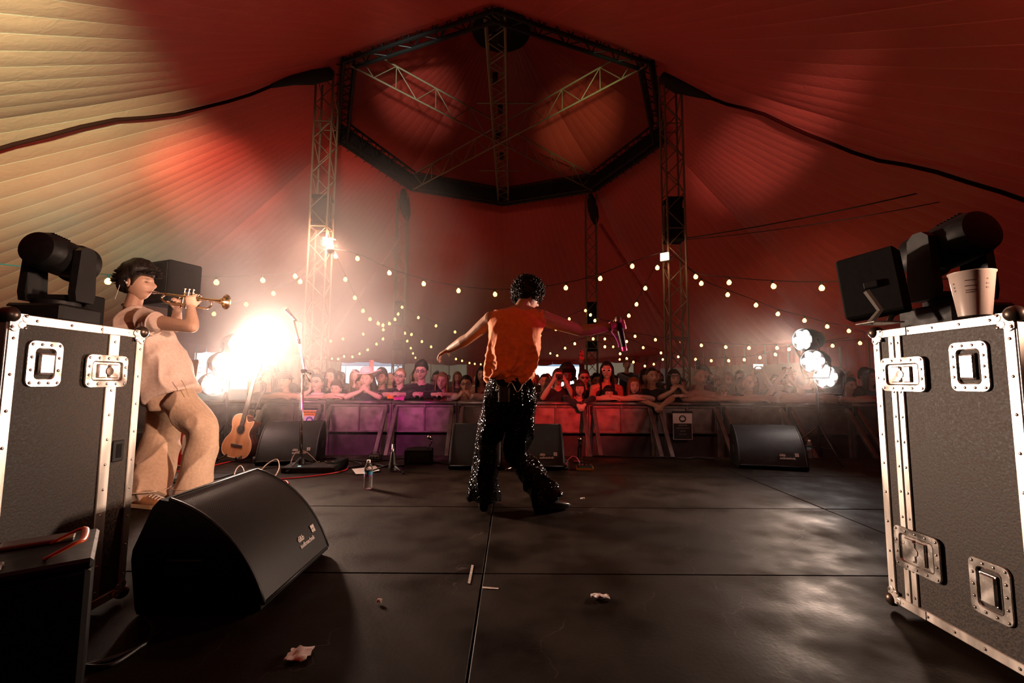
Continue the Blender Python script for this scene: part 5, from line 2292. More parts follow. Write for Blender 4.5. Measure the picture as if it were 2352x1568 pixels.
    q_.build('bead_necklace', M_DARKSTEEL, t, True)
    q_ = MB()
    ear = HM @ V((-.086, .015, -.01))
    q_.sphere(ear, .010, 8, 6)
    q_.tube(smoothpath([ear, ear + V((-.03, -.012, .02)), ear + V((-.06, 0, -.05)), ear + V((-.09, .01, -.13))], 5), .002, 5)
    q_.build('earpiece', M_WHITEP, t, True)
    return t, HM


trumpeter, THM = build_trumpeter()


def build_trumpet():
    mouth, bell = at(352, 671, TY), at(520, 692, TY - .02)
    e = (bell - mouth)
    Lh = e.length
    e.normalize()
    side = V((0, -1, 0))
    up = side.cross(e).normalized()
    if up.z < 0:
        up = -up
    t = thing('trumpet', 'brass trumpet held to the lips of the trumpeter', 'trumpet', mouth)
    P = lambda x, z, y=0.0: e * x + up * z + side * y
    M_BRASS = noisy('worn_brass', (.72, .52, .30), (.85, .66, .42), 12, (.16, .3), metal=1.0, bump=.03)
    b = MB()
    b.lathe([(.004, .085), (.006, .05), (.009, .03), (.0135, .012), (.0135, .0), (.010, .004)], 14, P(0, 0), e)
    b.build('mouthpiece', M_CHROME, t, 40)
    b = MB()
    b.tube(smoothpath([P(.08, 0), P(.20, 0), P(Lh * .72, 0), P(Lh * .78, -.008), P(Lh * .81, -.038), P(Lh * .78, -.068), P(Lh * .72, -.076), P(Lh * .50, -.076)], 5), .0068, 10)
    b.build('lead_pipe', M_BRASS, t, True)
    b = MB()
    pts = smoothpath([P(Lh * .50, -.064, .014), P(Lh * .25, -.070, .014), P(Lh * .17, -.055, .014), P(Lh * .15, -.032, .014), P(Lh * .18, -.010, .014), P(Lh * .26, -.004, .014), P(Lh * .60, -.004, .010), P(Lh * .82, -.004, .006), P(Lh * .92, -.004, .002), P(Lh, -.004, 0)], 6)
    n_ = len(pts)
    rad = [float(np.interp(i / (n_ - 1), [0, .6, .76, .86, .93, .97, 1], [.0065, .0075, .011, .017, .028, .042, .060])) for i in range(n_)]
    b.tube(pts, rad, 22, False)
    b.build('bell', M_BRASS, t, True)
    for k in range(3):
        b = MB()
        x = Lh * (.42 + k * .058)
        b.lathe([(.0125, -.095), (.0125, -.09), (.0115, -.088), (.0115, .022), (.0128, .024), (.0128, .034), (.004, .036), (.004, .055), (.010, .056), (.010, .061)], 14, P(x, 0, .0), up)
        b.build('valve', M_CHROME if k % 2 else M_BRASS, t, 40)
    b = MB()
    b.tube([P(Lh * .38, -.012), P(Lh * .34, -.03), P(Lh * .33, -.055), P(Lh * .37, -.07)], .005, 8)
    b.build('first_slide', M_BRASS, t, True)
    b = MB()
    b.tube([P(Lh * .60, .006), P(Lh * .62, .03), P(Lh * .65, .03), P(Lh * .66, .006)], .004, 8)
    b.build('finger_hook', M_BRASS, t, True)
    return t


build_trumpet()

# ================================================================== THE CROWD
C_BLACK = cloth_mat('black_cotton', (.010, .009, .010), (.018, .016, .017))
C_NAVY = cloth_mat('navy_cotton', (.014, .014, .030), (.022, .022, .045))
C_GREY = cloth_mat('grey_jersey', (.10, .09, .09), (.15, .14, .14))
C_PALE = cloth_mat('pale_jersey', (.48, .38, .34), (.58, .47, .42))
C_WHITE = cloth_mat('white_cotton', (.62, .56, .54), (.72, .66, .64))
C_RED = cloth_mat('dull_red_cotton', (.22, .03, .03), (.30, .05, .05))
C_OLIVE = cloth_mat('olive_cotton', (.07, .065, .03), (.10, .09, .05))
C_DENIM = cloth_mat('dark_denim', (.02, .025, .045), (.035, .04, .07))
RAILH = RZ_ - GZ


def glasses_into(mb, M, sun=False, cat=False):
    r = .021
    for s in (-1, 1):
        c = V((s * .033, -.112, .004))
        if sun:
            poly = [(c.x + s * x_, c.z + z_) for x_, z_ in ((-.024, .012), (.0, .016), (.030, .030 if cat else .017), (.027, .0), (.014, -.019), (-.012, -.019), (-.023, -.004))]
            mb.loft([[M @ V((a_, c.y, d_)) for a_, d_ in poly], [M @ V((a_, c.y + .006, d_)) for a_, d_ in poly]])
        else:
            mb.tube([M @ (c + V((math.cos(k * PI / 8) * r * 1.1, 0, math.sin(k * PI / 8) * r * .8))) for k in range(17)], .0028, 5, False)
        mb.tube([M @ V((s * .058, -.108, .010)), M @ V((s * .080, -.04, .010)), M @ V((s * .082, .01, .004))], .0025, 5)
    mb.tube([M @ V((-.012, -.114, .008)), M @ V((0, -.117, .011)), M @ V((.012, -.114, .008))], .0028, 5)


M_GFRAME = mat('black_glasses', (.02, .018, .018), .3)
M_GLINT = mat('spectacle_lens', (.55, .5, .5), .06, 0, trans=.7)
M_WFRAME = mat('white_sunglasses', (.85, .8, .8), .35)
M_PINKHAT = cloth_mat('pink_felt', (.78, .36, .42), (.86, .46, .50), 60, (.8, .9), .2)


def crowd_person(label, x, Y, ztop, hk=1.0, hair='short', hm=None, skin=None, shirt=None, sleeve='short', pose='down', rz=0.0, tilt=0.0, roll=0.0, vox=.012, extras=(), group=None, ground=None, bulk=1.0, lean=0.0, name='person', hd=(36, 40), seed=0):
    """someone facing the stage (-y); ztop = crown of the head above the stage. Local origin on the field below."""
    hm, skin, shirt = hm or H_BROWN, skin or S_MID, shirt or C_BLACK
    gz = GZ if ground is None else ground
    t = thing(name, label, 'person', (x, Y, gz), 0, group)
    top = ztop - gz
    HMc = V((0, -.05 * hk - lean, top - .125 * hk))
    shz = HMc.z - .225 * hk
    neck = V((0, -.015 - lean * .8, shz + .055 * hk))
    chest = V((0, -lean * .45, shz - .14 * hk))
    waist = V((0, 0, shz - .36 * hk))
    hip = V((0, .01, shz - .50 * hk))
    sw = .175 * hk * bulk
    rail = V((0, BY - Y, RAILH + (GZ - gz)))
    SH = {s: V((s * sw, -.005 - lean * .7, shz - .015 * hk)) for s in (-1, 1)}
    A = {}
    rz_top = rail.z + .045
    hand = {}
    for s in (-1, 1):
        el = SH[s] + V((s * .06, .02, -.27 * hk))
        wr = el + V((-s * .02, -.06, -.22 * hk))
        hd_ = (V((0, -.1, -1)), V((s, 0, .1)), .35)
        if pose == 'rail':
            el = V((s * (sw + .075), rail.y + .10, rz_top))
            wr = V((-s * .03, rail.y - .01 + .03 * s, rz_top + (.045 if s > 0 else .0)))
            hd_ = (V((-s, .12, -.05)), V((0, -.3, 1)), .35)
        elif pose == 'over':
            el = V((s * (sw + .03), rail.y + .06, rz_top + .005))
            wr = V((s * .05, rail.y - .10, rz_top - .09))
            hd_ = (V((-s * .5, -.35, -.8)), V((s * .6, -.8, .1)), .8)
        elif pose == 'clasp':
            el = V((s * (sw + .06), rail.y + .03, rz_top))
            wr = V((s * .055, HMc.y - .10, HMc.z - .16 * hk))
            hd_ = (V((-s * .55, -.1, .8)), V((s * .5, -.8, .2)), .9)
        elif pose == 'low':
            el = V((s * (sw + .05), rail.y + .16, rz_top + .03))
            wr = V((s * .055, rail.y + .01, rz_top + .05))
            hd_ = (V((-s * .8, -.3, .1)), V((0, -.6, .8)), .95)
        elif pose in ('camera', 'mouth'):
            el = V((s * (sw + .05), HMc.y - .04, max(rz_top, shz - .26 * hk)))
            zc_ = HMc.z + (.0 if pose == 'camera' else -.12 * hk)
            wr = V((s * .09, HMc.y - .17, zc_ - .05))
            hd_ = (V((-s * .55, -.1, .85)), V((s * .75, -.6, .0)), .8)
        elif pose == 'cheek' and s < 0:
            el = V((s * (sw + .03), rail.y + .05, rz_top))
            wr = HMc + V((s * .085, -.055, -.12 * hk))
            hd_ = (V((.1, .25, 1)), V((s, -.2, 0)), .3)
        elif pose == 'cheek':
            el = V((s * (sw + .06), rail.y + .10, rz_top))
            wr = V((s * .0, rail.y + .02, rz_top))
            hd_ = (V((-s, .1, 0)), V((0, -.2, 1)), .4)
        elif pose == 'drink' and s > 0:
            el = SH[s] + V((s * .05, -.10, -.20 * hk))
            wr = HMc + V((s * .05, -.16, -.13 * hk))
            hd_ = (V((-.6, -.1, .7)), V((.7, -.6, 0)), .7)
        elif pose == 'up' and s > 0 or pose == 'fist' and s < 0:
            el = SH[s] + V((s * .05, -.14, .20 * hk))
            wr = el + V((-s * .02 if pose == 'up' else -.22, -.06, .25 * hk if pose == 'up' else .17))
            hd_ = (V((0, -.05, 1)) if pose == 'up' else V((-.9, -.1, .25)), V((.2, .3 if pose == 'up' else -1, 0)), .55 if pose == 'up' else 1.1)
        elif pose == 'both_up':
            el = SH[s] + V((s * .08, -.20, .12 * hk))
            wr = V((s * .08, el.y - .05, HMc.z + .16 * hk))
            hd_ = (V((-s * .3, -.1, 1)), V((s * .7, .5, 0)), .6)
        elif pose == 'cross' and s > 0:
            el = SH[s] + V((s * .07, .0, -.26 * hk))
            wr = el + V((-.22, -.12, .03))
            hd_ = (V((-1, -.1, .0)), V((0, -.4, 1)), .35)
        A[s] = (SH[s], el, wr)
        hand[s] = hd_
    b = MB()
    b.loft(torso_rings([hip, waist, chest, chest.lerp(neck, .5), neck], [(.14 * hk * bulk, .10 * bulk), (.125 * hk * bulk, .09 * bulk), (.155 * hk * bulk, .10 * bulk), (.135 * hk * bulk, .085), (.055 * hk, .055)], 14))
    HM = Matrix.Translation(HMc) @ Euler((tilt, roll, rz)).to_matrix().to_4x4() @ Matrix.Diagonal((hk, hk, hk, 1))
    limb(b, [neck - V((0, 0, .05)), neck, HMc - V((0, -.02, .06 * hk)), HMc], [.055 * hk, .05 * hk, .048 * hk, .04], 10, 2)
    for s in (-1, 1):
        limb(b, [neck - V((0, 0, .02)), SH[s].lerp(neck, .4), SH[s]], [.04 * hk, .046 * hk, .05 * hk], 8, 2)
        arm_into(b, *A[s], .92 * hk * bulk)
        d_, n_, cu = hand[s]
        hand_into(b, A[s][2], d_, n_, cu, .95 * hk, s, .1, .5)
    hb = MB()
    tints = []
    head_into(hb, HM, hd[0], hd[1], tints, mouth_open=.4, beard='beard' in extras)
    finish_body('body', b, vox, hb, tints, skin, t, 2)
    # garment
    if shirt is not None:
        g = MB()
        e = .014
        g.loft(torso_rings([hip + V((0, 0, -.05)), waist, chest, chest.lerp(neck, .45), neck - V((0, 0, .012 if sleeve != 'none' else .05))], [((.155 * hk + e) * bulk, .115 * bulk + e), ((.145 * hk + e) * bulk, .10 * bulk + e), ((.16 * hk + e) * bulk, .105 * bulk + e), (.14 * hk * bulk + e, .09 + e), (.062 * hk, .062)], 16))
        for s in (-1, 1):
            a0, e0, w0 = A[s]
            if sleeve == 'none':
                continue
            limb(g, [neck - V((0, 0, .035)), a0.lerp(neck, .4), a0], [.045 * hk, .056 * hk, .064 * hk], 8, 2)
            if sleeve == 'short':
                limb(g, [a0, a0.lerp(e0, .62)], [.066 * hk * bulk, .066 * hk * bulk], 10, 2)
            else:
                limb(g, [a0, e0.lerp(a0, .4), e0], [.066 * hk * bulk, .060 * hk * bulk, .056 * hk], 10, 2)
                limb(g, [e0, w0.lerp(e0, .15)], [.056 * hk, .042 * hk], 10, 2)
        me = voxel(g, vox + .002, 2, .5)
        if vox < .014:
            fold(me, .010, 9, None, seed * 3.1 + 1, None, (1, 1, .5))
        me.materials.append(shirt)
        me.polygons.foreach_set('use_smooth', [True] * len(me.polygons))
        obj({'short': 't_shirt', 'none': 'vest_top', 'long': 'jacket'}[sleeve], me, None, t)
    # trousers down to the ground
    g = MB()
    lz = hip.z - .02
    g.loft(torso_rings([V((0, .01, lz - .10)), hip], [(.16 * hk * bulk, .12 * bulk), (.150 * hk * bulk, .11 * bulk)], 14))
    for s in (-1, 1):
        g.tube([V((s * .09 * hk, .01, lz)), V((s * .095 * hk, .0, lz * .5)), V((s * .10 * hk, .02, .06))], [.095 * hk * bulk, .075 * hk, .06 * hk], 10)
    o = g.build('trousers', C_DENIM, t, True)
    for s in (-1, 1):
        q_ = MB()
        q_.hull([V((s * .10 * hk + x_, y_, z_)) for x_ in (-.04, .04) for y_, z_ in ((-.17, .005), (.09, .005), (.08, .08), (-.05, .08), (-.17, .035))])
        q_.build('shoe', M_BLACK, t)
    # hair
    h = MB()
    if hair == 'short':
        hair_cap(h, HM, .014, .068, -.06, seed, .005, 1.0, .005)
    elif hair == 'crop':
        hair_cap(h, HM, .006, .072, -.05, seed, .002, 1.0, .012)
    elif hair == 'quiff':
        hair_cap(h, HM, .016, .066, -.05, seed, .009, 1.0, .01, 20, 28, .03)
    elif hair == 'tied':
        hair_cap(h, HM, .010, .072, -.06, seed, .003, 1.0, -.02)
        h.sphere(HM @ V((0, .12, .03)), .04 * hk, 10, 8)
    elif hair == 'long':
        hair_cap(h, HM, .016, .072, -.06, seed, .004, 1.0, -.03)
        hair_long(h, HM, .30, .085, seed, 1.0, 52)
    elif hair == 'bob':
        hair_cap(h, HM, .018, .040, -.06, seed, .004, 1.0, -.03)
        hair_long(h, HM, .10, .085, seed, 1.0, 48, 20, 6)
    elif hair == 'afro':
        hair_cap(h, HM, .055, .055, -.09, seed, .02, 1.0, -.05, 20, 28, .03)
    elif hair == 'bald':
        hair_cap(h, HM, .002, .11, -.06, seed, .001, 1.0, .03)
    if h.v:
        h.build('hair', hm, t, True, False)
    for ex in extras:
        if ex in ('glasses', 'sunglasses', 'cat_sunglasses'):
            q_ = MB()
            glasses_into(q_, HM, ex != 'glasses', ex == 'cat_sunglasses')
            o = q_.build(ex.replace('cat_', ''), {'glasses': M_GFRAME, 'sunglasses': M_GFRAME, 'cat_sunglasses': M_WFRAME}[ex], t, ex == 'glasses')
            for s in (-1, 1):
                q_ = MB()
                q_.sphere(HM @ V((s * .033, -.114 if ex != 'glasses' else -.111, .003)), .018 * hk, 10, 6, (1, .12, .72), None, HM.to_3x3().normalized())
                q_.build('lens', M_GLINT if ex == 'glasses' else M_BLACK, o, True)
        elif ex == 'cowboy':
            q_ = MB()
            rings = []
            for u, wx, wy, z_ in ((0, .20, .19, .055), (.0, .196, .186, .068), (.3, .105, .115, .074), (.5, .094, .108, .10), (.8, .088, .10, .155), (1, .06, .08, .180), (1, .02, .05, .172)):
                ring = []
                for k in range(28):
                    a_ = 2 * PI * k / 28
                    z2 = z_ + (.085 * abs(math.cos(a_)) ** 2.5 if wx > .15 else 0)
                    ring.append(HM @ V((wx * math.cos(a_), wy * math.sin(a_), z2)))
                rings.append(ring)
            q_.loft(rings)
            o = q_.build('cowboy_hat', M_PINKHAT, t, True)
            q_ = MB()
            q_.tube([HM @ V((.107 * math.cos(k * PI / 12), .117 * math.sin(k * PI / 12), .078)) for k in range(25)], .006, 6, False)
            q_.build('hat_band', C_PALE, o, True)
        elif ex == 'bucket':
            q_ = MB()
            q_.lathe([(.135, .030), (.137, .034), (.098, .075), (.090, .13), (.07, .142), (.001, .143)], 22, HM @ V((0, 0, 0)), HM.to_3x3() @ V((0, 0, 1)))
            q_.build('bucket_hat', C_BLACK, t, 40)
        elif ex == 'scarf':
            q_ = MB()
            for k in range(3):
                q_.tube([neck + V((.075 * math.cos(a_ * PI / 8), .07 * math.sin(a_ * PI / 8) - .01, .01 - k * .03)) for a_ in range(17)], .024, 8, False)
            q_.tube(smoothpath([neck + V((.02, -.08, -.03)), neck + V((.03, -.13, -.16)), neck + V((.0, -.14, -.32))], 4), [(.05, .02)] * 9, 8)
            q_.build('scarf', C_WHITE, t, True)
        elif ex == 'headband':
            q_ = MB()
            q_.tube([HM @ V((.088 * math.cos(a_ * PI / 10), .108 * math.sin(a_ * PI / 10), .062 + .02 * math.sin(a_ * PI / 10))) for a_ in range(21)], .008, 6, False)
            q_.build('headband', C_GREY, t, True)
        elif ex == 'band':
            q_ = MB()
            w_, e_ = A[1][2], A[1][1]
            d_ = (w_ - e_).normalized()
            u_, v_, _ = orth(d_)
            q_.tube([w_ - d_ * .03 + (u_ * math.cos(k * PI / 8) + v_ * math.sin(k * PI / 8)) * .031 * hk for k in range(17)], .007, 6, False)
            q_.build('wristband', C_PALE, t, True)
        elif ex.startswith('print:'):
            lines = ex[6:].split('/')
            zz = chest.z - .06
            for i, tx in enumerate(lines):
                me = text_mesh(tx, .050 if len(lines) > 1 else .085, 1, .001, .002)
                me.materials.append(M_LOGO)
                w_ = mesh_np(me)[:, 0].max()
                inst('shirt_print', me, t, (-w_ / 2, chest.y - .105 * bulk - .030 - (.012 if hk > 1 else 0), zz - i * .052), Euler((PI / 2, 0, 0)).to_matrix())
    t['hands'] = [list(t.location + A[s][2]) for s in (-1, 1)]
    return t, t.location + HMc


def fp(label, px, pytop, Y=7.16, **k):
    p = at(px, pytop, Y)
    return crowd_person(label, p.x, Y, p.z, **k)


FR = 'front row along the barrier'
K = 1.10
fr = []


def F(*a, **k):
    k.setdefault('hk', K)
    k.setdefault('group', FR)
    k['seed'] = len(fr) * 1.3
    r = fp(*a, **k)
    if 'hands' in r[0]:
        r = (r[0], r[1], [V(h) for h in r[0]['hands']])
        del r[0]['hands']
    fr.append(r)
    return r


F('hazy dark haired person in the smoke beside the guitar', 622, 852, hair='long', pose='down', shirt=C_GREY)
F('person in dark bucket hat leaning on the rail in the smoke', 662, 854, pose='rail', shirt=C_GREY, extras=('bucket',), lean=.05)
F('woman in glasses and pale scarf resting her cheek on her hand', 735, 858, hair='tied', hm=H_BLACK, pose='cheek', skin=S_PALE, shirt=C_WHITE, extras=('glasses', 'scarf'), lean=.04, tilt=-.1)
drk = F('long haired person drinking behind the boy with folded arms', 764, 847, 7.62, hair='long', hm=H_BLACK, pose='drink', shirt=C_BLACK, sleeve='long')
F('boy with short hair resting his chin on folded arms on the rail', 780, 876, 7.12, hk=.95, hair='quiff', pose='rail', skin=S_PALE, shirt=C_NAVY, lean=.08)
hat = F('man in pink cowboy hat with clasped hands and tattooed forearms', 846, 852, hair='short', hm=H_GINGER, pose='clasp', skin=S_PALE, shirt=C_NAVY, extras=('cowboy',), lean=.03, tilt=-.12)
upp = F('person holding a red phone above the crowd behind the pink hat', 832, 866, 7.75, hair='short', hm=H_BLACK, pose='up', shirt=C_BLACK, sleeve='long')
F('dark figure with flat topped hair against the daylight', 879, 849, 7.8, hair='quiff', hm=H_BLACK, pose='down', shirt=C_BLACK, skin=S_TAN)
fly = F('woman in glasses and black t-shirt with letter L, hand on flyers', 921, 845, hair='tied', hm=H_FAIR, pose='low', skin=S_PALE, shirt=C_BLACK, extras=('glasses', 'print:L'), tilt=-.1, roll=.12)
F('tall man in glasses and dark zipped jacket, fists on the rail', 970, 832, 7.2, hair='quiff', hm=H_BLACK, pose='low', skin=S_PALE, shirt=C_BLACK, sleeve='long', extras=('glasses',), bulk=1.15, hk=1.17)
F('smiling woman with long fair hair beside the man in glasses', 1017, 856, hair='long', hm=H_FAIR, pose='low', skin=S_PALE, shirt=C_RED, roll=.06)
F('short haired person in glasses with both hands at the mouth, pale sleeves', 1072, 862, hair='short', hm=H_BLACK, pose='mouth', shirt=C_PALE, sleeve='long', extras=('glasses',))
F('woman with long dark hair standing next to the singer silhouette', 1108, 843, 7.4, hair='long', hm=H_BLACK, pose='down', shirt=C_RED, sleeve='none')
F('dark cropped head against the bright opening beside the singer hip', 1250, 858, 7.7, hair='crop', hm=H_BLACK, skin=S_TAN, pose='down', shirt=C_BLACK)
cam_p = F('woman photographing the stage with a small camera, bare red lit arms', 1281, 846, hair='tied', hm=H_BROWN, pose='camera', skin=S_MID, shirt=C_BLACK, extras=('band', 'print:MOULD/& FREE/LEISURE'))
F('man with a big afro in front of the daylight', 1302, 845, 7.9, hair='afro', hm=H_BLACK, skin=S_DARK, pose='up', shirt=C_BLACK, sleeve='long')
F('child with brown fringe and black jacket draped over the rail', 1327, 874, 7.12, hk=.98, hair='bob', hm=H_BROWN, pose='over', skin=S_PALE, shirt=C_BLACK, sleeve='long', lean=.1)
F('man in dark sunglasses against the bright opening', 1340, 849, 7.75, hair='short', hm=H_BROWN, pose='down', shirt=C_BLACK, extras=('sunglasses',))
F('dark haired person seen as a shape beside the far tower', 1369, 857, 7.9, hair='short', hm=H_BLACK, pose='down', shirt=C_BLACK)
F('tall woman in white cat-eye sunglasses with long dark hair', 1392, 831, 7.3, hair='long', hm=H_BLACK, pose='cross', skin=S_MID, shirt=C_BLACK, sleeve='none', extras=('cat_sunglasses',), rz=-.25, hk=1.16)
F('boy with dark fringe peering over the rail', 1394, 886, 7.1, hk=.95, hair='bob', hm=H_BLACK, pose='rail', shirt=C_BLACK, lean=.05)
F('girl with long reddish hair leaning on folded arms', 1452, 867, hair='long', hm=H_GINGER, pose='rail', skin=S_PALE, shirt=C_BLACK, lean=.03)
F('man with cropped hair and black t-shirt, hands clasped over the rail', 1494, 843, hair='crop', hm=H_BROWN, pose='over', skin=S_MID, shirt=C_BLACK, bulk=1.12, rz=.12, hk=1.16)
F('woman with long black hair and headband, hands at her mouth', 1544, 849, hair='long', hm=H_BLACK, pose='mouth', skin=S_MID, shirt=C_BLACK, sleeve='none', extras=('headband',), hk=1.14)
F('bald man in black vest leaning on folded arms', 1605, 846, hair='bald', hm=H_GREY, pose='rail', skin=S_MID, shirt=C_BLACK, sleeve='none', bulk=1.15, hk=1.18)
F('woman with long fair hair behind the small fair haired child', 1667, 855, 7.6, hair='long', hm=H_FAIR, pose='down', shirt=C_OLIVE)
F('small fair haired child peering over the rail', 1657, 886, 7.12, hk=1.0, hair='bob', hm=H_FAIR, pose='rail', shirt=C_OLIVE)
F('balding man in black t-shirt, one forearm laid along the rail', 1716, 858, hair='bald', hm=H_GREY, pose='rail', skin=S_PALE, shirt=C_BLACK, bulk=1.15, hk=1.18)
fist = F('person punching a bare arm up in front of the banner', 1699, 866, 8.1, hair='short', hm=H_BROWN, pose='fist', shirt=C_GREY)
ph2 = F('person holding a glowing phone up in front of the banner', 1724, 860, 8.3, hair='long', hm=H_FAIR, pose='both_up', shirt=C_GREY)
ph3 = F('person raising a phone in both hands beside the tree emblem', 1786, 868, 7.5, hair='short', hm=H_BLACK, pose='both_up', skin=S_MID, shirt=C_GREY)
F('large person in pale t-shirt bending over by the bright lamps', 1832, 853, 7.25, hair='crop', hm=H_BROWN, pose='rail', shirt=C_PALE, bulk=1.45, hk=1.2, rz=2.6, lean=.05)
F('dim figure in dark top between the bright lamps and road case', 1945, 866, 7.3, hair='short', hm=H_BLACK, pose='rail', shirt=C_BLACK, bulk=1.1)
F('dim long haired figure next to the road case edge', 1992, 848, 7.6, hair='long', hm=H_BLACK, pose='down', shirt=C_BLACK)
ph1 = F('person holding a dark phone upright beside the woman with black hair', 1562, 868, 7.9, hair='short', hm=H_BROWN, pose='up', shirt=C_GREY)

# boy on someone's shoulders
par = F('grown up carrying the boy on the shoulders', 1437, 863, 10.35, hk=1.05, hair='short', pose='down', shirt=C_OLIVE)
kid = at(1437, 827, 10.3)
boy = crowd_person('boy in dark t-shirt riding on shoulders above the crowd', kid.x, 10.25, kid.z, hk=.95, hair='short', hm=H_FAIR, skin=S_PALE, shirt=C_NAVY, pose='low', ground=kid.z - 1.15, vox=.014, group=FR)
del boy[0]['hands']
kid2 = at(1005, 851, 17.5)
boy2 = crowd_person('small child seen on shoulders in front of the cream wall', kid2.x, 17.5, kid2.z, hk=.9, hair='short', hm=H_BLACK, shirt=C_PALE, pose='down', vox=.02, group=FR, hd=(12, 14))
del boy2[0]['hands']


# ---- phones, camera, cup, flyers
M_SCREEN = mat('lit_phone_screen', (.8, .9, 1), .3, emit=(.85, 1.0, .95), estr=3.0)
M_SCREEN.cycles.emission_sampling = 'NONE'
M_PHONE = mat('black_phone', (.012, .012, .013), .25)
M_REDCASE = mat('red_phone_case', (.5, .05, .05), .4)


def phone(label, p, rz, roll, case=None, lit=False, sc=1.0):
    t = thing('mobile_phone', label, 'phone', p, rz)
    t.rotation_euler = (0, roll, rz)
    b = MB()
    b.rbox((0, 0, 0), (.075 * sc, .009, .155 * sc), .003)
    b.build('case', case or M_PHONE, t)
    b = MB()
    b.rbox((0, .0052, 0), (.068 * sc, .0015, .146 * sc), .0005)
    b.build('screen', M_SCREEN if lit else M_BLACK, t)
    b = MB()
    b.rbox((-.02 * sc, -.0055, .055 * sc), (.022 * sc, .003, .022 * sc), .001)
    b.build('lens_bump', M_BLACK, t)
    return t


def palm(r, i, off):
    return r[2][i] + V(off)


phone('red phone held up behind the pink cowboy hat', palm(upp, 1, (0, -.03, .11)), .1, 0, M_REDCASE)
phone('dark phone held upright beside the woman with black hair', palm(ph1, 1, (0, -.03, .13)), 0, 0)
phone('glowing phone held sideways in front of the banner', palm(ph2, 1, (-.08, -.01, .10)), PI, PI / 2, None, True, 1.15)
phone('phone held sideways beside the tree emblem', palm(ph3, 1, (-.08, -.01, .10)), 0, PI / 2)
phone('small dark phone raised in front of the banner by the bald man', at(1607, 842, 8.4), 0, PI / 2)
phone('dark phone raised above the afro against the daylight', palm(fr[15], 1, (0, -.03, .12)), .1, 0, M_REDCASE)
hc = (cam_p[2][0] + cam_p[2][1]) / 2 + V((0, -.02, .06))
t = thing('compact_camera', 'small dark camera in the hands of the photographing woman', 'camera', hc)
b = MB()
b.rbox((0, 0, 0), (.11, .035, .07), .008)
b.build('body', M_PHONE, t)
b = MB()
b.lathe([(.024, 0), (.024, .03), (.018, .032), (.016, .02)], 16, (.01, -.015, -.004), (0, -1, 0))
b.build('lens', M_BLACK, t, 40)
t = thing('drinks_cup', 'dark cup at the lips of the long haired person', 'cup', palm(drk, 1, (-.05, -.05, .06)))
b = MB()
b.lathe([(.03, -.05), (.038, .06), (.036, .06), (.028, -.045)], 16)
b.build('wall', M_PHONE, t, 40)
fl = at(910, 915, 6.93)
M_FLY1, M_FLY2 = mat('orange_flyer', (.95, .35, .04), .6), mat('magenta_flyer', (.75, .06, .45), .6)
for i, (dx_, dz_, a_, m_, lab) in enumerate(((-.06, .02, .5, M_FLY1, 'folded orange flyer on the rail under the woman hand'), (.05, .005, .12, M_FLY2, 'magenta flyer on the rail under the woman hand'))):
    b = MB()
    b.loft([[V((-.075, -.05, 0)), V((0, -.05, .015)), V((.075, -.05, 0)), V((.075, .05, .03)), V((0, .05, .045)), V((-.075, .05, .03))], [V((-.075, -.05, .002)), V((0, -.05, .017)), V((.075, -.05, .002)), V((.075, .05, .032)), V((0, .05, .047)), V((-.075, .05, .032))]])
    o = b.build('flyer', m_)
    o.location = (fl.x + dx_, 6.90, RZ_ + .008 + dz_)
    o.rotation_euler = (.25, a_ * .3, a_)
    tag(o, lab, 'flyer')

# ---- the rest of the crowd: ten kinds of people, copied
BK = 'crowd behind the front row'
kinds = [
    ('long dark hair and a dark top', dict(hair='long', hm=H_BLACK, shirt=C_BLACK, sleeve='short')),
    ('short brown hair and a grey jacket', dict(hair='short', hm=H_BROWN, shirt=C_GREY, sleeve='long')),
    ('long fair hair and an olive top', dict(hair='long', hm=H_FAIR, shirt=C_OLIVE, sleeve='short', skin=S_PALE)),
    ('cropped hair and a black t-shirt', dict(hair='crop', hm=H_BROWN, shirt=C_BLACK, sleeve='short')),
    ('a dark bob and a dull red top', dict(hair='bob', hm=H_BROWN, shirt=C_RED, sleeve='short')),
    ('swept black hair and a navy jacket', dict(hair='quiff', hm=H_BLACK, shirt=C_NAVY, sleeve='long', skin=S_TAN)),
    ('ginger hair tied back and a pale top', dict(hair='tied', hm=H_GINGER, shirt=C_PALE, sleeve='short', skin=S_PALE)),
    ('a bald head and a dark jacket', dict(hair='bald', hm=H_GREY, shirt=C_BLACK, sleeve='long')),
    ('sunglasses and short black hair', dict(hair='short', hm=H_BLACK, shirt=C_GREY, sleeve='short', extras=('sunglasses',))),
    ('a bucket hat and a navy top', dict(hair='short', hm=H_BROWN, shirt=C_NAVY, sleeve='short', extras=('bucket',))),
]
protos = []
for i, (lab, kw) in enumerate(kinds):
    r = crowd_person('person with %s, behind the front row' % lab, 0, 9, GZ + 1.72, hk=1.04, vox=.018, group=BK, hd=(16, 20), seed=i * 2.7, pose='down', **kw)
    del r[0]['hands']
    protos.append(r[0])
LAND = [(622, 'the smoke'), (662, 'the bucket hat'), (735, 'the pale scarf'), (780, 'the chin resting boy'), (846, 'the pink hat'), (921, 'the flyers'), (970, 'the zipped jacket man'), (1017, 'the smiling fair woman'), (1072, 'the drinking hands'), (1108, 'the long haired woman'), (1180, 'the singer'), (1250, 'the singer hip'), (1281, 'the camera woman'), (1327, 'the draped child'), (1394, 'the white sunglasses'), (1452, 'the reddish haired girl'), (1494, 'the cropped man'), (1544, 'the headband woman'), (1605, 'the bald vest man'), (1660, 'the small fair child'), (1716, 'the balding man'), (1786, 'the raised phone'), (1832, 'the pale t-shirt'), (1900, 'the bright lamps'), (1960, 'the dim figure')]
used = [False] * len(kinds)
rc = random.Random(19)
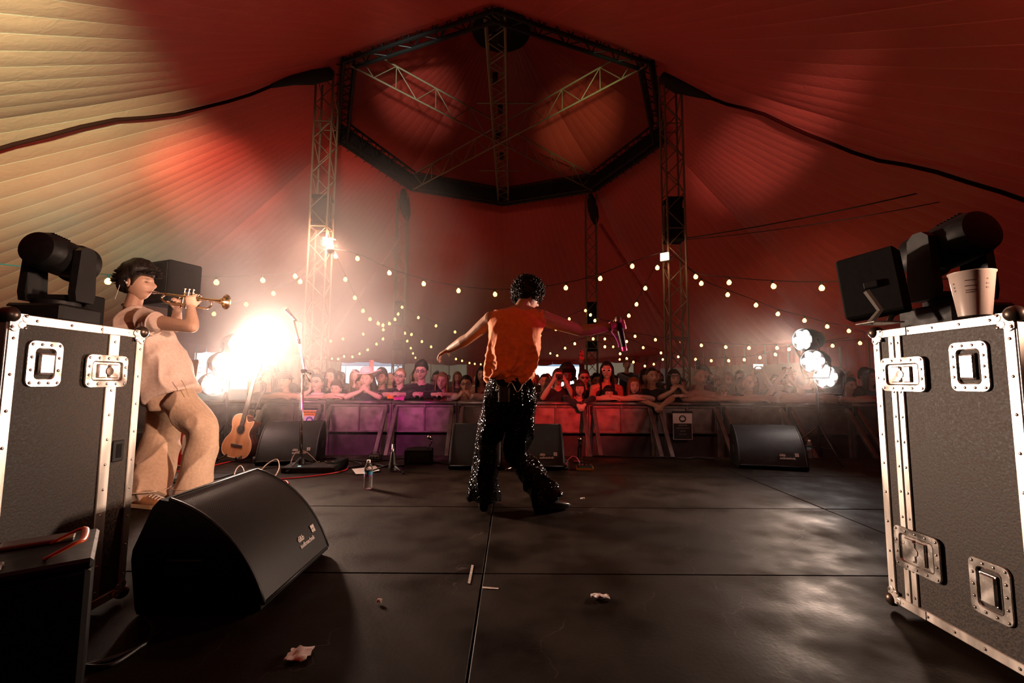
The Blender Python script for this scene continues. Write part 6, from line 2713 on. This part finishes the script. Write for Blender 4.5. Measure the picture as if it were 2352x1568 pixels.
towers = [(-4.49, 10.4), (3.78, 10.4), (-4.32, 17.3), (3.05, 17.3)]
taken = [(r[0].location.x, r[0].location.y) for r in fr]
for Yr, sp2, pa, pb_ in ((7.78, .70, 560, 2010), (8.45, .80, 560, 2010), (9.2, .95, 560, 2000), (10.2, 1.15, 580, 1990), (11.5, 1.4, 600, 1980), (13.2, 1.75, 610, 1960), (15.4, 2.2, 620, 1900), (18.4, 2.6, 640, 1800), (22.0, 3.2, 660, 1560)):
    xa, xb = at(pa, 870, Yr).x, at(pb_, 870, Yr).x
    x = xa + rc.uniform(0, sp2)
    while x < xb:
        Y = Yr + rc.uniform(-.22, .22)
        xx = x + rc.uniform(-.15, .15) * sp2
        x += sp2
        if any(math.hypot(xx - a_, Y - c_) < .55 for a_, c_ in towers) or any(math.hypot(xx - a_, Y - c_) < .42 for a_, c_ in taken):
            continue
        taken.append((xx, Y))
        k_ = rc.randrange(len(kinds))
        o = copy_tree(protos[k_]) if used[k_] else protos[k_]
        used[k_] = True
        pxx = 1176 + FPX * xx / Y
        near = min(LAND, key=lambda q_: abs(q_[0] - pxx))
        o['label'] = 'person with %s, %s %s' % (kinds[k_][0], 'right behind' if Y < 8.1 else 'rows behind' if Y < 9.8 else 'well behind' if Y < 14 else 'far beyond', near[1])
        sc_ = rc.uniform(.93, 1.06)
        o.location = (xx, Y, GZ)
        o.scale = (sc_,) * 3
        o.rotation_euler = (0, 0, rc.uniform(-.35, .35))

# ================================================================== SMALL THINGS ON THE STAGE
def tripod_base(t, r=.30, z=.16, m=M_STEELB, n=3, a0=.3):
    for k in range(n):
        a = a0 + k * 2 * PI / n
        b = MB()
        b.tube([(0, 0, z), (r * .5 * math.cos(a), r * .5 * math.sin(a), z * .6), (r * math.cos(a), r * math.sin(a), .012)], .009, 6)
        b.build('leg', m, t, True)
        b = MB()
        b.sphere((r * math.cos(a), r * math.sin(a), .014), .014, 8, 6)
        b.build('rubber_foot', M_BLACKR, t, True)


M_GOLDCH = mat('satin_chrome', (.62, .55, .48), .22, 1.0)
# boom microphone stand
MSY = 4.86
bp = onz(691, 1078, 0)
bp = V((bp.x, bp.y, 0))
t = thing('microphone_stand', 'boom microphone stand with cable standing over the pedal board', 'microphone stand', bp)
LB = lambda px, py, dy=0.0: at(px, py, bp.y + dy) - bp
b = MB()
b.tube([(0, 0, .06), LB(696, 860)], .012, 10)
b.build('pole', M_GOLDCH, t, True)
b = MB()
b.lathe([(.05, .0), (.05, .02), (.035, .06), (.03, .11), (.016, .12)], 16)
b.build('foot_hub', M_STEELB, t, 40)
tripod_base(t, .20, .12)
b = MB()
b.tube([LB(712, 876, -.02), LB(699, 848, 0), LB(688, 790, .0), LB(675, 735, .02)], .0095, 8)
b.build('boom_arm', M_GOLDCH, t, True)
b = MB()
b.lathe([(.022, -.025), (.022, .025)], 12, LB(698, 852), (0, 1, 0))
b.tube([LB(698, 852, -.03), LB(713, 858, -.05)], .006, 6)
b.sphere(LB(713, 858, -.05), .012, 8, 6)
b.build('boom_clutch', M_STEELB, t, 40)
b = MB()
b.lathe([(.016, 0), (.018, .06)], 12, LB(688, 790) - V((0, 0, .0)), (LB(675, 735, .02) - LB(688, 790)))
b.build('clip_collar', M_STEELB, t, 40)
mp_ = at(673, 728, bp.y + .02)
t2 = thing('microphone', 'vocal microphone on the boom stand in the smoke', 'microphone', mp_)
md2 = V((-.55, .1, .55)).normalized()
b = MB()
b.lathe([(.011, -.05), (.013, 0), (.019, .10), (.021, .11)], 14, (0, 0, 0), md2)
b.build('handle', M_BLACK, t2, 40)
b = MB()
b.sphere(md2 * .13, .026, 14, 10)
b.build('grille_ball', M_STEEL, t2, True)
M_CABLE = mat('black_rubber_cable', (.010, .009, .009), .5)
M_CABW = mat('cream_cable', (.62, .46, .34), .5)
M_CABR = mat('red_cable', (.55, .015, .02), .4)


def cable(label, pts, r, m, cat_='cable'):
    pts = smoothpath(pts, 6)
    o0 = pts[0].copy()
    b = MB()
    b.tube([p - o0 for p in pts], r, 6)
    o = b.build('cable', m, None, True)
    o.location = o0
    return tag(o, label, cat_)


cb = lambda lst, z=.006: [onz(px, py, z) if len(a_) == 0 else onz(px, py, z) + V((0, 0, a_[0])) for px, py, *a_ in lst]
cable('microphone cable drooping beside the boom arm', [at(672, 735, bp.y + .03), at(694, 745, bp.y + .03), at(692, 790, bp.y + .02), at(700, 850, bp.y + .02), at(690, 920, bp.y - .02), at(688, 1000, bp.y - .02), onz(690, 1060, .02)], .0035, M_CABLE)
cable('red cable curling across the deck past the pedal board', cb([(640, 1110), (655, 1104), (662, 1110), (652, 1116), (640, 1110), (632, 1106), (640, 1100), (690, 1096), (760, 1087), (795, 1078), (796, 1068), (776, 1066)]), .006, M_CABR)
cable('cream cable looping up behind the large floor monitor', cb([(512, 1110), (545, 1100), (560, 1092, .03), (552, 1086, .07), (541, 1092, .05), (540, 1105), (575, 1100), (620, 1106, .02), (640, 1092, .06), (635, 1078, .10), (612, 1080, .06), (596, 1085)]), .005, M_CABW)
cable('cream cable arching over the foot of the boom stand', [onz(665, 1078, .006), at(672, 1050, 4.82), at(683, 1038, 4.82), at(700, 1036, 4.82), at(716, 1048, 4.85), onz(735, 1066, .01), onz(755, 1070, .006)], .004, M_CABW)
cable('dark red cable trailing from the guitar to the trumpeter feet', cb([(580, 1050), (520, 1062), (470, 1074), (420, 1080), (390, 1083)]), .006, M_CABR)
cable('black cable crossing behind the trumpeter shoes', cb([(390, 1106), (430, 1108), (500, 1098), (560, 1082), (640, 1072)]), .006, M_CABLE)
cable('black cable running along the front edge of the stage', cb([(620, 1058), (740, 1052), (860, 1058), (930, 1052), (1040, 1066)]), .007, M_CABLE)
cable('black cable wound near the white plug', cb([(760, 1050), (800, 1056), (830, 1066), (800, 1074), (860, 1066), (900, 1072), (960, 1060)]), .006, M_CABLE)
cable('thick black cable along the stage edge in front of the hearing sign', cb([(1360, 1046), (1450, 1049), (1540, 1050), (1575, 1053), (1600, 1050), (1640, 1054)], .01), .010, M_CABLE)
cable('pink lit cable hooping between the small box and the pedal', [onz(1300, 1074, .01), at(1304, 1058, 4.66), at(1314, 1048, 4.66), at(1325, 1051, 4.66), at(1331, 1062, 4.6), onz(1332, 1070, .02)], .004, mat('dusty_red_cable', (.45, .05, .08), .45))
cable('dark cable arc on the deck in front of the large floor monitor', cb([(190, 1530), (250, 1528), (300, 1500), (350, 1462), (380, 1440)]), .007, M_CABLE)
cable('dark cable arc curling next to the equipment trunk', cb([(60, 1568), (100, 1548), (230, 1520), (330, 1480), (350, 1440), (330, 1420)]), .007, M_CABLE)

# low tripod stand in front of the pink lit box
p = onz(901, 1082, 0)
t = thing('microphone_stand', 'short folded microphone stand beside the water bottle', 'microphone stand', (p.x, p.y, 0))
b = MB()
b.tube([(0, 0, .10), (0, 0, .27)], .011, 8)
b.build('pole', M_GOLDCH, t, True)
b = MB()
b.lathe([(.045, .015), (.04, .05), (.028, .10), (.02, .18), (.016, .19)], 14)
b.build('foot_hub', M_STEELB, t, 40)
tripod_base(t, .21, .07, M_STEELB, 3, -.8)

# straight microphone stand lit magenta behind the singer
p = onz(1205, 1072, 0)
t = thing('microphone_stand', 'straight chrome microphone stand between the two middle floor monitors', 'microphone stand', (p.x, p.y - .25, 0))
b = MB()
b.tube([(0, 0, .09), (0, 0, .74)], .011, 10)
b.build('pole', M_GOLDCH, t, True)
b = MB()
b.lathe([(.016, .72), (.02, .74), (.02, .80), (.012, .81)], 12)
b.lathe([(.03, .05), (.024, .10), (.018, .13)], 12)
b.build('clutch', M_GOLDCH, t, 40)
tripod_base(t, .19, .08, M_GOLDCH, 3, .9)

# ---- guitars
def guitar_outline(cut=True):
    half = [(0, 0), (.10, .004), (.165, .03), (.196, .085), (.198, .14), (.175, .20), (.140, .245), (.122, .285), (.125, .33), (.143, .375), (.148, .42), (.128, .462), (.08, .485), (.03, .49)]
    L_ = smoothpath([V((-x, z, 0)) for x, z in half], 3)
    R_ = [(x, z) for x, z in half]
    if cut:
        R_ = R_[:9] + [(.138, .36), (.150, .40), (.148, .425), (.128, .420), (.075, .405), (.045, .43), (.03, .47)]
    R_ = smoothpath([V((x, z, 0)) for x, z in R_], 3)
    return [(p_.x, p_.y) for p_ in L_] + [(p_.x, p_.y) for p_ in reversed(R_)][:-1]


def guitar(label, loc, rz, lean, roll, top_m, side_m, depth, electric=False, sc=1.0, guard=None):
    """stands upright on its lower edge, top facing local -y"""
    t = thing('guitar', label, 'guitar', loc)
    t.matrix_basis = Matrix.Translation(V(loc)) @ Euler((lean, roll, rz), 'XYZ').to_matrix().to_4x4() @ Matrix.Scale(sc, 4)
    ol = guitar_outline()
    b = MB()
    b.prism(ol, (0, 0, 0), (1, 0, 0), (0, 0, 1), (0, depth, 0))
    body = b.build('body', side_m, t)
    b = MB()
    b.prism([(x * .985, .004 + z * .985) for x, z in ol], (0, -.0035, 0), (1, 0, 0), (0, 0, 1), (0, .004, 0))
    b.build('top', top_m, t)
    b = MB()
    b.tube([V((x, -.001, z)) for x, z in ol] + [V((ol[0][0], -.001, ol[0][1]))], .004, 5, False)
    b.build('binding', mat('cream_binding', (.75, .58, .42), .4), body)
    M_EB = mat('dark_fingerboard', (.03, .018, .012), .45)
    M_NECK = mat('neck_wood', (.16, .07, .03), .4)
    nb_, nt_ = (.36, .90) if not electric else (.40, .93)
    b = MB()
    b.hull([V((s * w_, y_, z_)) for s in (-1, 1) for w_, y_, z_ in ((.028, -.012, nb_), (.028, -.002, nb_), (.0215, -.012, nt_), (.0215, -.002, nt_))])
    b.build('fingerboard', M_EB, t)
    b = MB()
    b.hull([V((s * w_, y_, z_)) for s in (-1, 1) for w_, y_, z_ in ((.026, -.002, .47), (.016, .022, .47), (.020, -.002, nt_), (.012, .016, nt_))])
    b.build('neck', M_NECK, t)
    b = MB()
    b.hull([V((s * w_, y_, z_)) for s in (-1, 1) for w_, y_, z_ in ((.022, -.008, nt_), (.022, .008, nt_), (.038, .004, nt_ + .16), (.038, .018, nt_ + .16), (.032, .004, nt_ + .185), (.032, .018, nt_ + .185))])
    hd = b.build('headstock', M_NECK, t)
    for s in (-1, 1):
        for k in range(3):
            b = MB()
            b.tube([(s * .030, .008, nt_ + .04 + k * .05), (s * .052, .008, nt_ + .04 + k * .05)], .004, 6)
            b.sphere((s * .056, .008, nt_ + .04 + k * .05), .009, 8, 6, (.6, .6, 1))
            b.build('tuner', M_CHROME, hd, True)
    if not electric:
        b = MB()
        b.lathe([(.05, .0), (.05, .0012), (.0001, .0012)], 24, (0, -.0042, .315), (0, -1, 0))
        b.build('sound_hole', M_BLACKR, t)
        b = MB()
        b.lathe([(.062, .0), (.062, .0008), (.053, .0010), (.053, 0)], 28, (0, -.0042, .315), (0, -1, 0), None, False)
        b.build('rosette', M_NECK, t)
        b = MB()
        b.rbox((0, -.008, .135), (.155, .010, .028), .003)
        b.build('bridge', M_EB, t)
    else:
        for z_ in (.17, .26):
            b = MB()
            b.rbox((0, -.008, z_), (.085, .012, .035), .004)
            b.build('pickup', M_BLACK, t)
        b = MB()
        b.hull([V((x, -.006, z)) for x, z in ((-.11, .12), (.13, .10), (.15, .20), (.09, .30), (.10, .38), (.03, .40), (-.04, .40), (-.10, .30))] + [V((x, -.004, z)) for x, z in ((-.11, .12), (.13, .10), (.15, .20), (.09, .30), (.10, .38), (.03, .40), (-.04, .40), (-.10, .30))])
        b.build('scratch_plate', guard, t)
        b = MB()
        b.rbox((0, -.010, .11), (.08, .012, .025), .003)
        b.build('bridge', M_CHROME, t)
    for k in range(6):
        x = -.0175 + k * .007
        b = MB()
        b.tube([(x * 1.5, -.014, .135 if not electric else .11), (x, -.016, nt_)], .0008, 4)
        b.build('string', M_GOLDCH, t)
    return t


M_SPRUCE = noisy('spruce_top', (.34, .16, .065), (.44, .22, .09), 6, (.28, .4), bump=.03, stretch=(8, 1, .4))
M_ROSEW = noisy('red_brown_side', (.16, .035, .015), (.24, .06, .025), 6, (.25, .35), bump=.02)
gb = onz(536, 1062, 0)
guitar('acoustic guitar with pale top and cutaway on a stand, under the bright lamps', (gb.x, gb.y, .055), -.25, -.16, .10, M_SPRUCE, M_ROSEW, .105, sc=.97)
st = thing('guitar_stand', 'black folding stand holding the acoustic guitar', 'stand', (gb.x, gb.y + .18, 0))
b = MB()
b.tube(smoothpath([(.0, .05, .30), (.06, .13, .62), (.125, .16, .80), (.12, .12, .88), (.05, .08, .90)], 4), .011, 8)
b.tube([(-.03, .05, .90), (.09, .05, .895)], .012, 8)
b.build('neck_yoke', M_STEELB, st, True)
for s in (-1, 1):
    b = MB()
    b.tube([(0, .05, .32), (s * .2, -.16, .012)], .012, 8)
    b.build('leg', M_STEELB, st, True)
    b = MB()
    b.tube([(s * .09, -.06, .10), (s * .10, -.30, .05), (s * .10, -.31, .08)], .010, 8)
    b.build('cradle_arm', M_STEELB, st, True)
b = MB()
b.tube([(0, .05, .32), (0, .28, .012)], .012, 8)
b.build('leg', M_STEELB, st, True)
eg = onz(402, 1090, 0)
M_REDLAC = mat('red_lacquer', (.35, .015, .015), .2, 0, coat=.5)
guitar('red electric guitar leaning behind the trumpeter legs', (eg.x, eg.y + .25, .05), .25, -.18, -.12, M_REDLAC, M_REDLAC, .045, True, .98, mat('pearl_scratch_plate', (.55, .45, .36), .4))

# ---- pedals and boxes
def pedal(name, label, px, py, w, d, h, rz, body_m, rim=None, knobs=0, lit=None):
    p = onz(px, py, 0)
    t = thing(name, label, 'effects pedal', (p.x, p.y, .001), rz)
    b = MB()
    b.hull([V((x, y, z)) for x in (-w / 2, w / 2) for y, z in ((-d / 2, 0), (d / 2, 0), (d / 2, h), (-d / 2, h * .75))])
    b.build('housing', rim or body_m, t)
    b = MB()
    b.hull([V((x, y, z)) for x in (-w * .47, w * .47) for y, z in ((-d * .46, h * .75 + .001), (d * .46, h + .001), (d * .46, h + .004), (-d * .46, h * .75 + .004))])
    b.build('top_plate', body_m, t)
    for k in range(knobs):
        b = MB()
        b.lathe([(.012, 0), (.011, .018), (.0001, .019)], 12, (-w * .36 + k * w * .72 / max(1, knobs - 1), d * .32, h))
        b.build('knob', M_GOLDCH, t, 40)
    if lit:
        b = MB()
        b.rbox((-w * .2, -d * .25, h * .84), (.03, .018, .006), .001)
        b.build('display', lit, t)
    return t


M_DISP = mat('lit_blue_display', (.4, .7, .8), .3, emit=(.35, .8, .9), estr=2.5)
M_DISP.cycles.emission_sampling = 'NONE'
pedal('pedal_board', 'black pedal board with small lit display under the boom stand', 716, 1080, .50, .24, .06, .05, M_BLACK, None, 6, M_DISP)
pedal('wah_pedal', 'black rocker pedal at the end of the pedal board', 775, 1074, .10, .22, .085, -.3, M_BLACKR, None, 0)
pedal('sampler_pad', 'flat pad with yellow edge near the pink lit box', 1343, 1078, .175, .12, .03, -.12, M_BLACKR, mat('yellow_pad_rim', (.60, .36, .03), .5), 4)


def stage_box(name, label, px, py, w, d, h, rz, m, panel=None):
    p = onz(px, py, 0)
    t = thing(name, label, 'box', (p.x, p.y, .001), rz)
    b = MB()
    b.rbox((0, 0, h / 2), (w, d, h), .006)
    b.build('case', m, t)
    if panel:
        b = MB()
        b.rbox((0, -d / 2 - .001, h / 2), (w * .8, .004, h * .7), .001)
        pn = b.build('socket_panel', panel, t)
        for k in range(3):
            b = MB()
            b.lathe([(.012, 0), (.012, .006), (.008, .007)], 12, (-w * .26 + k * w * .26, -d / 2 - .002, h * .45), (0, -1, 0))
            b.build('socket', M_BLACKR, pn)
    b = MB()
    b.tube([(-w * .3, 0, h), (-w * .28, 0, h + .02), (w * .28, 0, h + .02), (w * .3, 0, h)], .005, 6)
    b.build('handle', M_STEELB, t, True)
    return t


stage_box('junction_box', 'small black box with pink lit sockets beside the middle monitor', 1288, 1076, .14, .14, .09, .15, M_BLACK, mat('bare_metal_panel', (.6, .55, .52), .35, .8))
stage_box('junction_box', 'small reddish box on the deck behind the acoustic guitar', 600, 1062, .14, .12, .07, -.2, M_BLACK, M_GREYMETAL)
stage_box('junction_box', 'dark cable box between the low stand and middle monitor', 962, 1062, .30, .22, .15, .1, M_BLACKR, M_BLACK)
stage_box('junction_box', 'low dark box on the stage edge behind the water bottle', 862, 1054, .14, .12, .06, 0, M_BLACK, M_GREYMETAL)
stage_box('junction_box', 'black power box with red label beside the lone monitor', 1828, 1060, .20, .16, .09, -.1, M_BLACKR, mat('red_label', (.45, .05, .03), .5))
# pair of drum-style side microphones standing on the cable box
for (px, py, lab) in ((1330, 1046, 'short stand with clip and microphone beside the middle monitor'), (985, 1040, 'small clip stand glinting pink on the stage edge')):
    p = onz(px, py + 16, 0)
    t = thing('clip_stand', lab, 'stand', (p.x, p.y + .02, 0))
    b = MB()
    b.lathe([(.06, 0), (.06, .012), (.012, .02), (.010, .16)], 16)
    b.build('base', M_STEELB, t, 40)
    b = MB()
    b.tube([(0, 0, .16), (.03, -.02, .20), (.015, -.04, .25)], .008, 8)
    b.build('gooseneck', M_GOLDCH, t, True)
    b = MB()
    b.lathe([(.010, -.04), (.018, 0), (.022, .03), (.012, .045)], 12, (.015, -.04, .25), (-.4, -.5, .5))
    b.build('capsule', M_GOLDCH, t, True)

# ---- water bottles
def bottle(label, px, py, sc=1.0):
    p = onz(px, py, 0)
    t = thing('water_bottle', label, 'bottle', (p.x, p.y, .001))
    t.scale = (sc,) * 3
    b = MB()
    b.lathe([(.001, .004), (.022, .003), (.030, .0), (.033, .012), (.031, .03), (.033, .045), (.030, .062), (.032, .075), (.033, .09), (.0315, .093), (.0315, .135), (.033, .138), (.033, .155), (.026, .178), (.014, .196), (.0125, .20), (.0125, .212)], 24)
    b.build('body', mat('clear_pet', (.92, .90, .88), .06, 0, trans=.92, ior=1.15), t, True)
    b = MB()
    b.lathe([(.0322, .094), (.0322, .134)], 24, cap=False)
    lb = b.build('label_wrap', mat('blue_label', (.05, .30, .48), .45), t, True)
    b = MB()
    b.lathe([(.0325, .096), (.0325, .108)], 24, cap=False)
    b.build('label_band', mat('purple_label_band', (.30, .06, .22), .45), lb, True)
    b = MB()
    b.sphere((-.008, -.0305, .120), .011, 8, 6, (1.4, .2, .7))
    b.build('label_mark', M_SWHITE, lb, True)
    b = MB()
    b.lathe([(.0145, .20), (.0145, .216), (.0135, .219), (.001, .219)], 18)
    b.build('cap', mat('clear_white_cap', (.75, .72, .7), .4), t, 40)
    return t


bottle('clear water bottle with blue label standing on the deck', 845, 1122, 1.08)
bottle('dim water bottle by the stage edge beyond the lone monitor', 1861, 1052, 1.0)

# ---- papers, scraps, tape
M_PAPER = noisy('white_paper', (.70, .64, .60), (.78, .73, .70), 20, (.7, .9), bump=.15)


def sheet(label, corners, name='set_list', cat_='paper', curl=.0):
    c = [onz(px, py, .004) for px, py in corners]
    o0 = c[0].copy()
    b = MB()
    n = 5
    g0 = []
    for i in range(n + 1):
        row = []
        for j in range(n + 1):
            u, v = i / n, j / n
            p = c[0].lerp(c[1], u).lerp(c[3].lerp(c[2], u), v)
            row.append(p - o0 + V((0, 0, curl * (abs(u - .5) * 2) ** 2 + .002 * math.sin(5 * u + 3 * v))))
        g0.append(row)
    b.loft(g0, False, False, False)
    b.loft([[p + V((0, 0, -.0012)) for p in r] for r in g0], False, False, False)
    o = b.build(name, M_PAPER, None, True)
    o.location = o0
    return tag(o, label, cat_)


sl1 = sheet('white paper set list behind the water bottle', [(808, 1078), (862, 1070), (872, 1082), (817, 1090)], curl=.008)
sheet('white set list beside the straight microphone stand', [(1222, 1066), (1243, 1072), (1235, 1079), (1229, 1078)])
sheet('corner of a white set list showing next to the flared trouser hem', [(1066, 1076), (1078, 1071), (1092, 1074), (1082, 1077)])


def scrap(label, px, py, w, d, seed):
    p = onz(px, py, .0)
    rr = random.Random(seed)
    b = MB()
    n = 7
    rows = []
    for i in range(n):
        row = []
        for j in range(n):
            u, v = i / (n - 1) - .5, j / (n - 1) - .5
            e = 1 + .15 * rr.uniform(-1, 1)
            row.append(V((u * w * e, v * d * e, .006 + rr.random() * .016 * (1 - max(abs(u), abs(v))))))
        rows.append(row)
    b.loft(rows, False, False, False)
    b.loft([[V((q_.x, q_.y, q_.z - .003)) for q_ in r] for r in rows], False, False, False)
    o = b.build('paper_scrap', M_PAPER, None, True)
    o.location = (p.x, p.y, 0)
    o.rotation_euler = (0, 0, rr.uniform(-.4, .4))
    return tag(o, label, 'paper')


scrap('crumpled square paper scrap on the deck near the large floor monitor', 686, 1507, .068, .075, 1)
scrap('torn pale scrap on the deck in front of the singer boots', 1378, 1373, .075, .028, 2)
scrap('tiny pale scrap on the deck between seam and floor monitor', 871, 1385, .022, .012, 3)
scrap('tiny pale fleck on the deck beside the singer boot', 1338, 1147, .035, .015, 4)
M_TAPE = noisy('worn_white_tape', (.30, .26, .22), (.45, .40, .35), 40, (.6, .8), bump=.2)
for (lab, c) in (('narrow worn tape mark beside the deck seam', [(1083, 1297), (1088, 1298), (1080, 1340), (1074, 1339)]), ('short worn tape mark near the crumpled scrap', [(1108, 1347), (1145, 1350), (1145, 1353), (1108, 1351)])):
    P_ = [onz(px, py, .0005) for px, py in c]
    o0 = P_[0].copy()
    b = MB()
    b.loft([[p_ - o0 for p_ in P_], [p_ - o0 + V((0, 0, .0012)) for p_ in P_]])
    o = b.build('tape_mark', M_TAPE)
    o.location = o0
    tag(o, lab, 'tape')

# ---- equipment trunk with metal handles in the dark foreground
tk = thing('equipment_trunk', 'black equipment trunk with orange lit handle in the dark beside the road case', 'trunk', (-1.165, 1.315, 0), math.radians(40))
b = MB()
b.rbox((-.33, .165, .19), (.66, .33, .38), .012)
b.build('box', M_BLACKR, tk)
b = MB()
b.rbox((-.33, .165, .392), (.67, .34, .03), .008)
lid = b.build('lid', M_BLACK, tk)
M_ORH = mat('orange_lit_handle', (.75, .14, .04), .35)  # metal handle, its orange reflection put into the colour


def uhandle(x0, y0, w_, d_, m, name='handle'):
    b = MB()
    hgt = .030
    pts = smoothpath([V((x0, y0, .41)), V((x0 + w_ * .8, y0, .41 + hgt)), V((x0 + w_, y0 + d_ * .15, .41 + hgt)), V((x0 + w_, y0 + d_ * .85, .41 + hgt)), V((x0 + w_ * .8, y0 + d_, .41 + hgt)), V((x0, y0 + d_, .41))], 3)
    b.tube(pts, [(.010, .005)] * len(pts), 8)
    return b.build(name, m, tk, True)


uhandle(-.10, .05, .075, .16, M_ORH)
uhandle(-.56, .06, .06, .14, M_DARKSTEEL)
b = MB()
b.rbox((-.13, .25, .413), (.16, .07, .012), .003)
b.build('hinge_plate', M_GREYMETAL, tk)
b = MB()
b.rbox((-.30, .13, .413), (.02, .20, .010), .003)
b.build('strap_bar', M_GREYMETAL, tk)
b = MB()
b.rbox((-.20, .05, .412), (.05, .05, .012), .003)
b.build('catch', M_GREYMETAL, tk)

# ================================================================== HAZE
def haze_mat(name, dens, col, aniso):
    m = bpy.data.materials.new(name)
    m.use_nodes = True
    nt = m.node_tree
    nt.nodes.remove(nt.nodes['Principled BSDF'])
    v = N(nt, 'ShaderNodeVolumeScatter')
    v.inputs['Color'].default_value = (*col, 1)
    v.inputs['Density'].default_value = dens
    v.inputs['Anisotropy'].default_value = aniso
    nt.links.new(v.outputs[0], nt.nodes['Material Output'].inputs['Volume'])
    m.cycles.homogeneous_volume = True
    return m



def smoke_mat(name, peak, scale, lo, hi, seed, fall=1.6):
    """drifting fog-machine smoke: noise clumps thinning out towards the edge of the cloud"""
    m = bpy.data.materials.new(name)
    m.use_nodes = True
    nt = m.node_tree
    nt.nodes.remove(nt.nodes['Principled BSDF'])
    tc = N(nt, 'ShaderNodeTexCoord')
    nz = N(nt, 'ShaderNodeTexNoise')
    nz.inputs['Scale'].default_value = scale
    nz.inputs['Detail'].default_value = 3
    nz.inputs['Distortion'].default_value = .6
    mp = N(nt, 'ShaderNodeMapping')
    mp.inputs['Location'].default_value = (seed, seed * .7, 0)
    nt.links.new(tc.outputs['Object'], mp.inputs[0])
    nt.links.new(mp.outputs[0], nz.inputs[0])
    mr = N(nt, 'ShaderNodeMapRange')
    mr.inputs['From Min'].default_value, mr.inputs['From Max'].default_value = lo, hi
    nt.links.new(nz.outputs['Fac'], mr.inputs[0])
    g = N(nt, 'ShaderNodeTexCoord')
    mg = N(nt, 'ShaderNodeMapping')
    mg.inputs['Location'].default_value = (-1, -1, -1)
    mg.inputs['Scale'].default_value = (2, 2, 2)
    nt.links.new(g.outputs['Generated'], mg.inputs[0])
    ln = N(nt, 'ShaderNodeVectorMath', operation='LENGTH')
    nt.links.new(mg.outputs[0], ln.inputs[0])
    fo = math_node(nt, 'POWER', math_node(nt, 'MAXIMUM', math_node(nt, 'SUBTRACT', 1.0, ln.outputs['Value']), 0.0), fall)
    d = math_node(nt, 'MULTIPLY', math_node(nt, 'MULTIPLY', fo, mr.outputs[0]), peak)
    v = N(nt, 'ShaderNodeVolumeScatter')
    v.inputs['Color'].default_value = (1, .93, .9, 1)
    v.inputs['Anisotropy'].default_value = .2
    nt.links.new(d, v.inputs['Density'])
    nt.links.new(v.outputs[0], nt.nodes['Material Output'].inputs['Volume'])
    return m


b = MB()
b.sphere((0, 0, 0), 1.0, 24, 16, (3.2, 2.4, 1.9))
sm = b.build('smoke_cloud', smoke_mat('drifting_smoke', .85, .75, .32, .75, 3.1), None, True)
sm.location = (-3.3, 5.6, 1.7)
tag(sm, 'cloud of pale stage smoke drifting past the trumpeter and the tower', 'smoke', kind='stuff')
b = MB()
b.sphere((0, 0, 0), 1.0, 24, 16, (5.6, 3.8, 3.2))
sm = b.build('smoke_cloud', smoke_mat('hanging_smoke', .75, .33, .34, .72, 11.3, 1.2), None, True)
sm.location = (-3.6, 10.6, 3.0)
tag(sm, 'broad bank of glowing smoke hanging over the crowd between the lattice towers', 'smoke', kind='stuff')
b = MB()
b.sphere((0, 0, 0), 1.0, 24, 16, (2.2, 1.6, 1.5))
sm = b.build('smoke_cloud', smoke_mat('thin_smoke', .36, .8, .3, .75, 7.7), None, True)
sm.location = (3.7, 5.3, 1.3)
tag(sm, 'thin veil of smoke glowing around the lamps near the road case', 'smoke', kind='stuff')
bpy.data.scenes.remove(TMP)
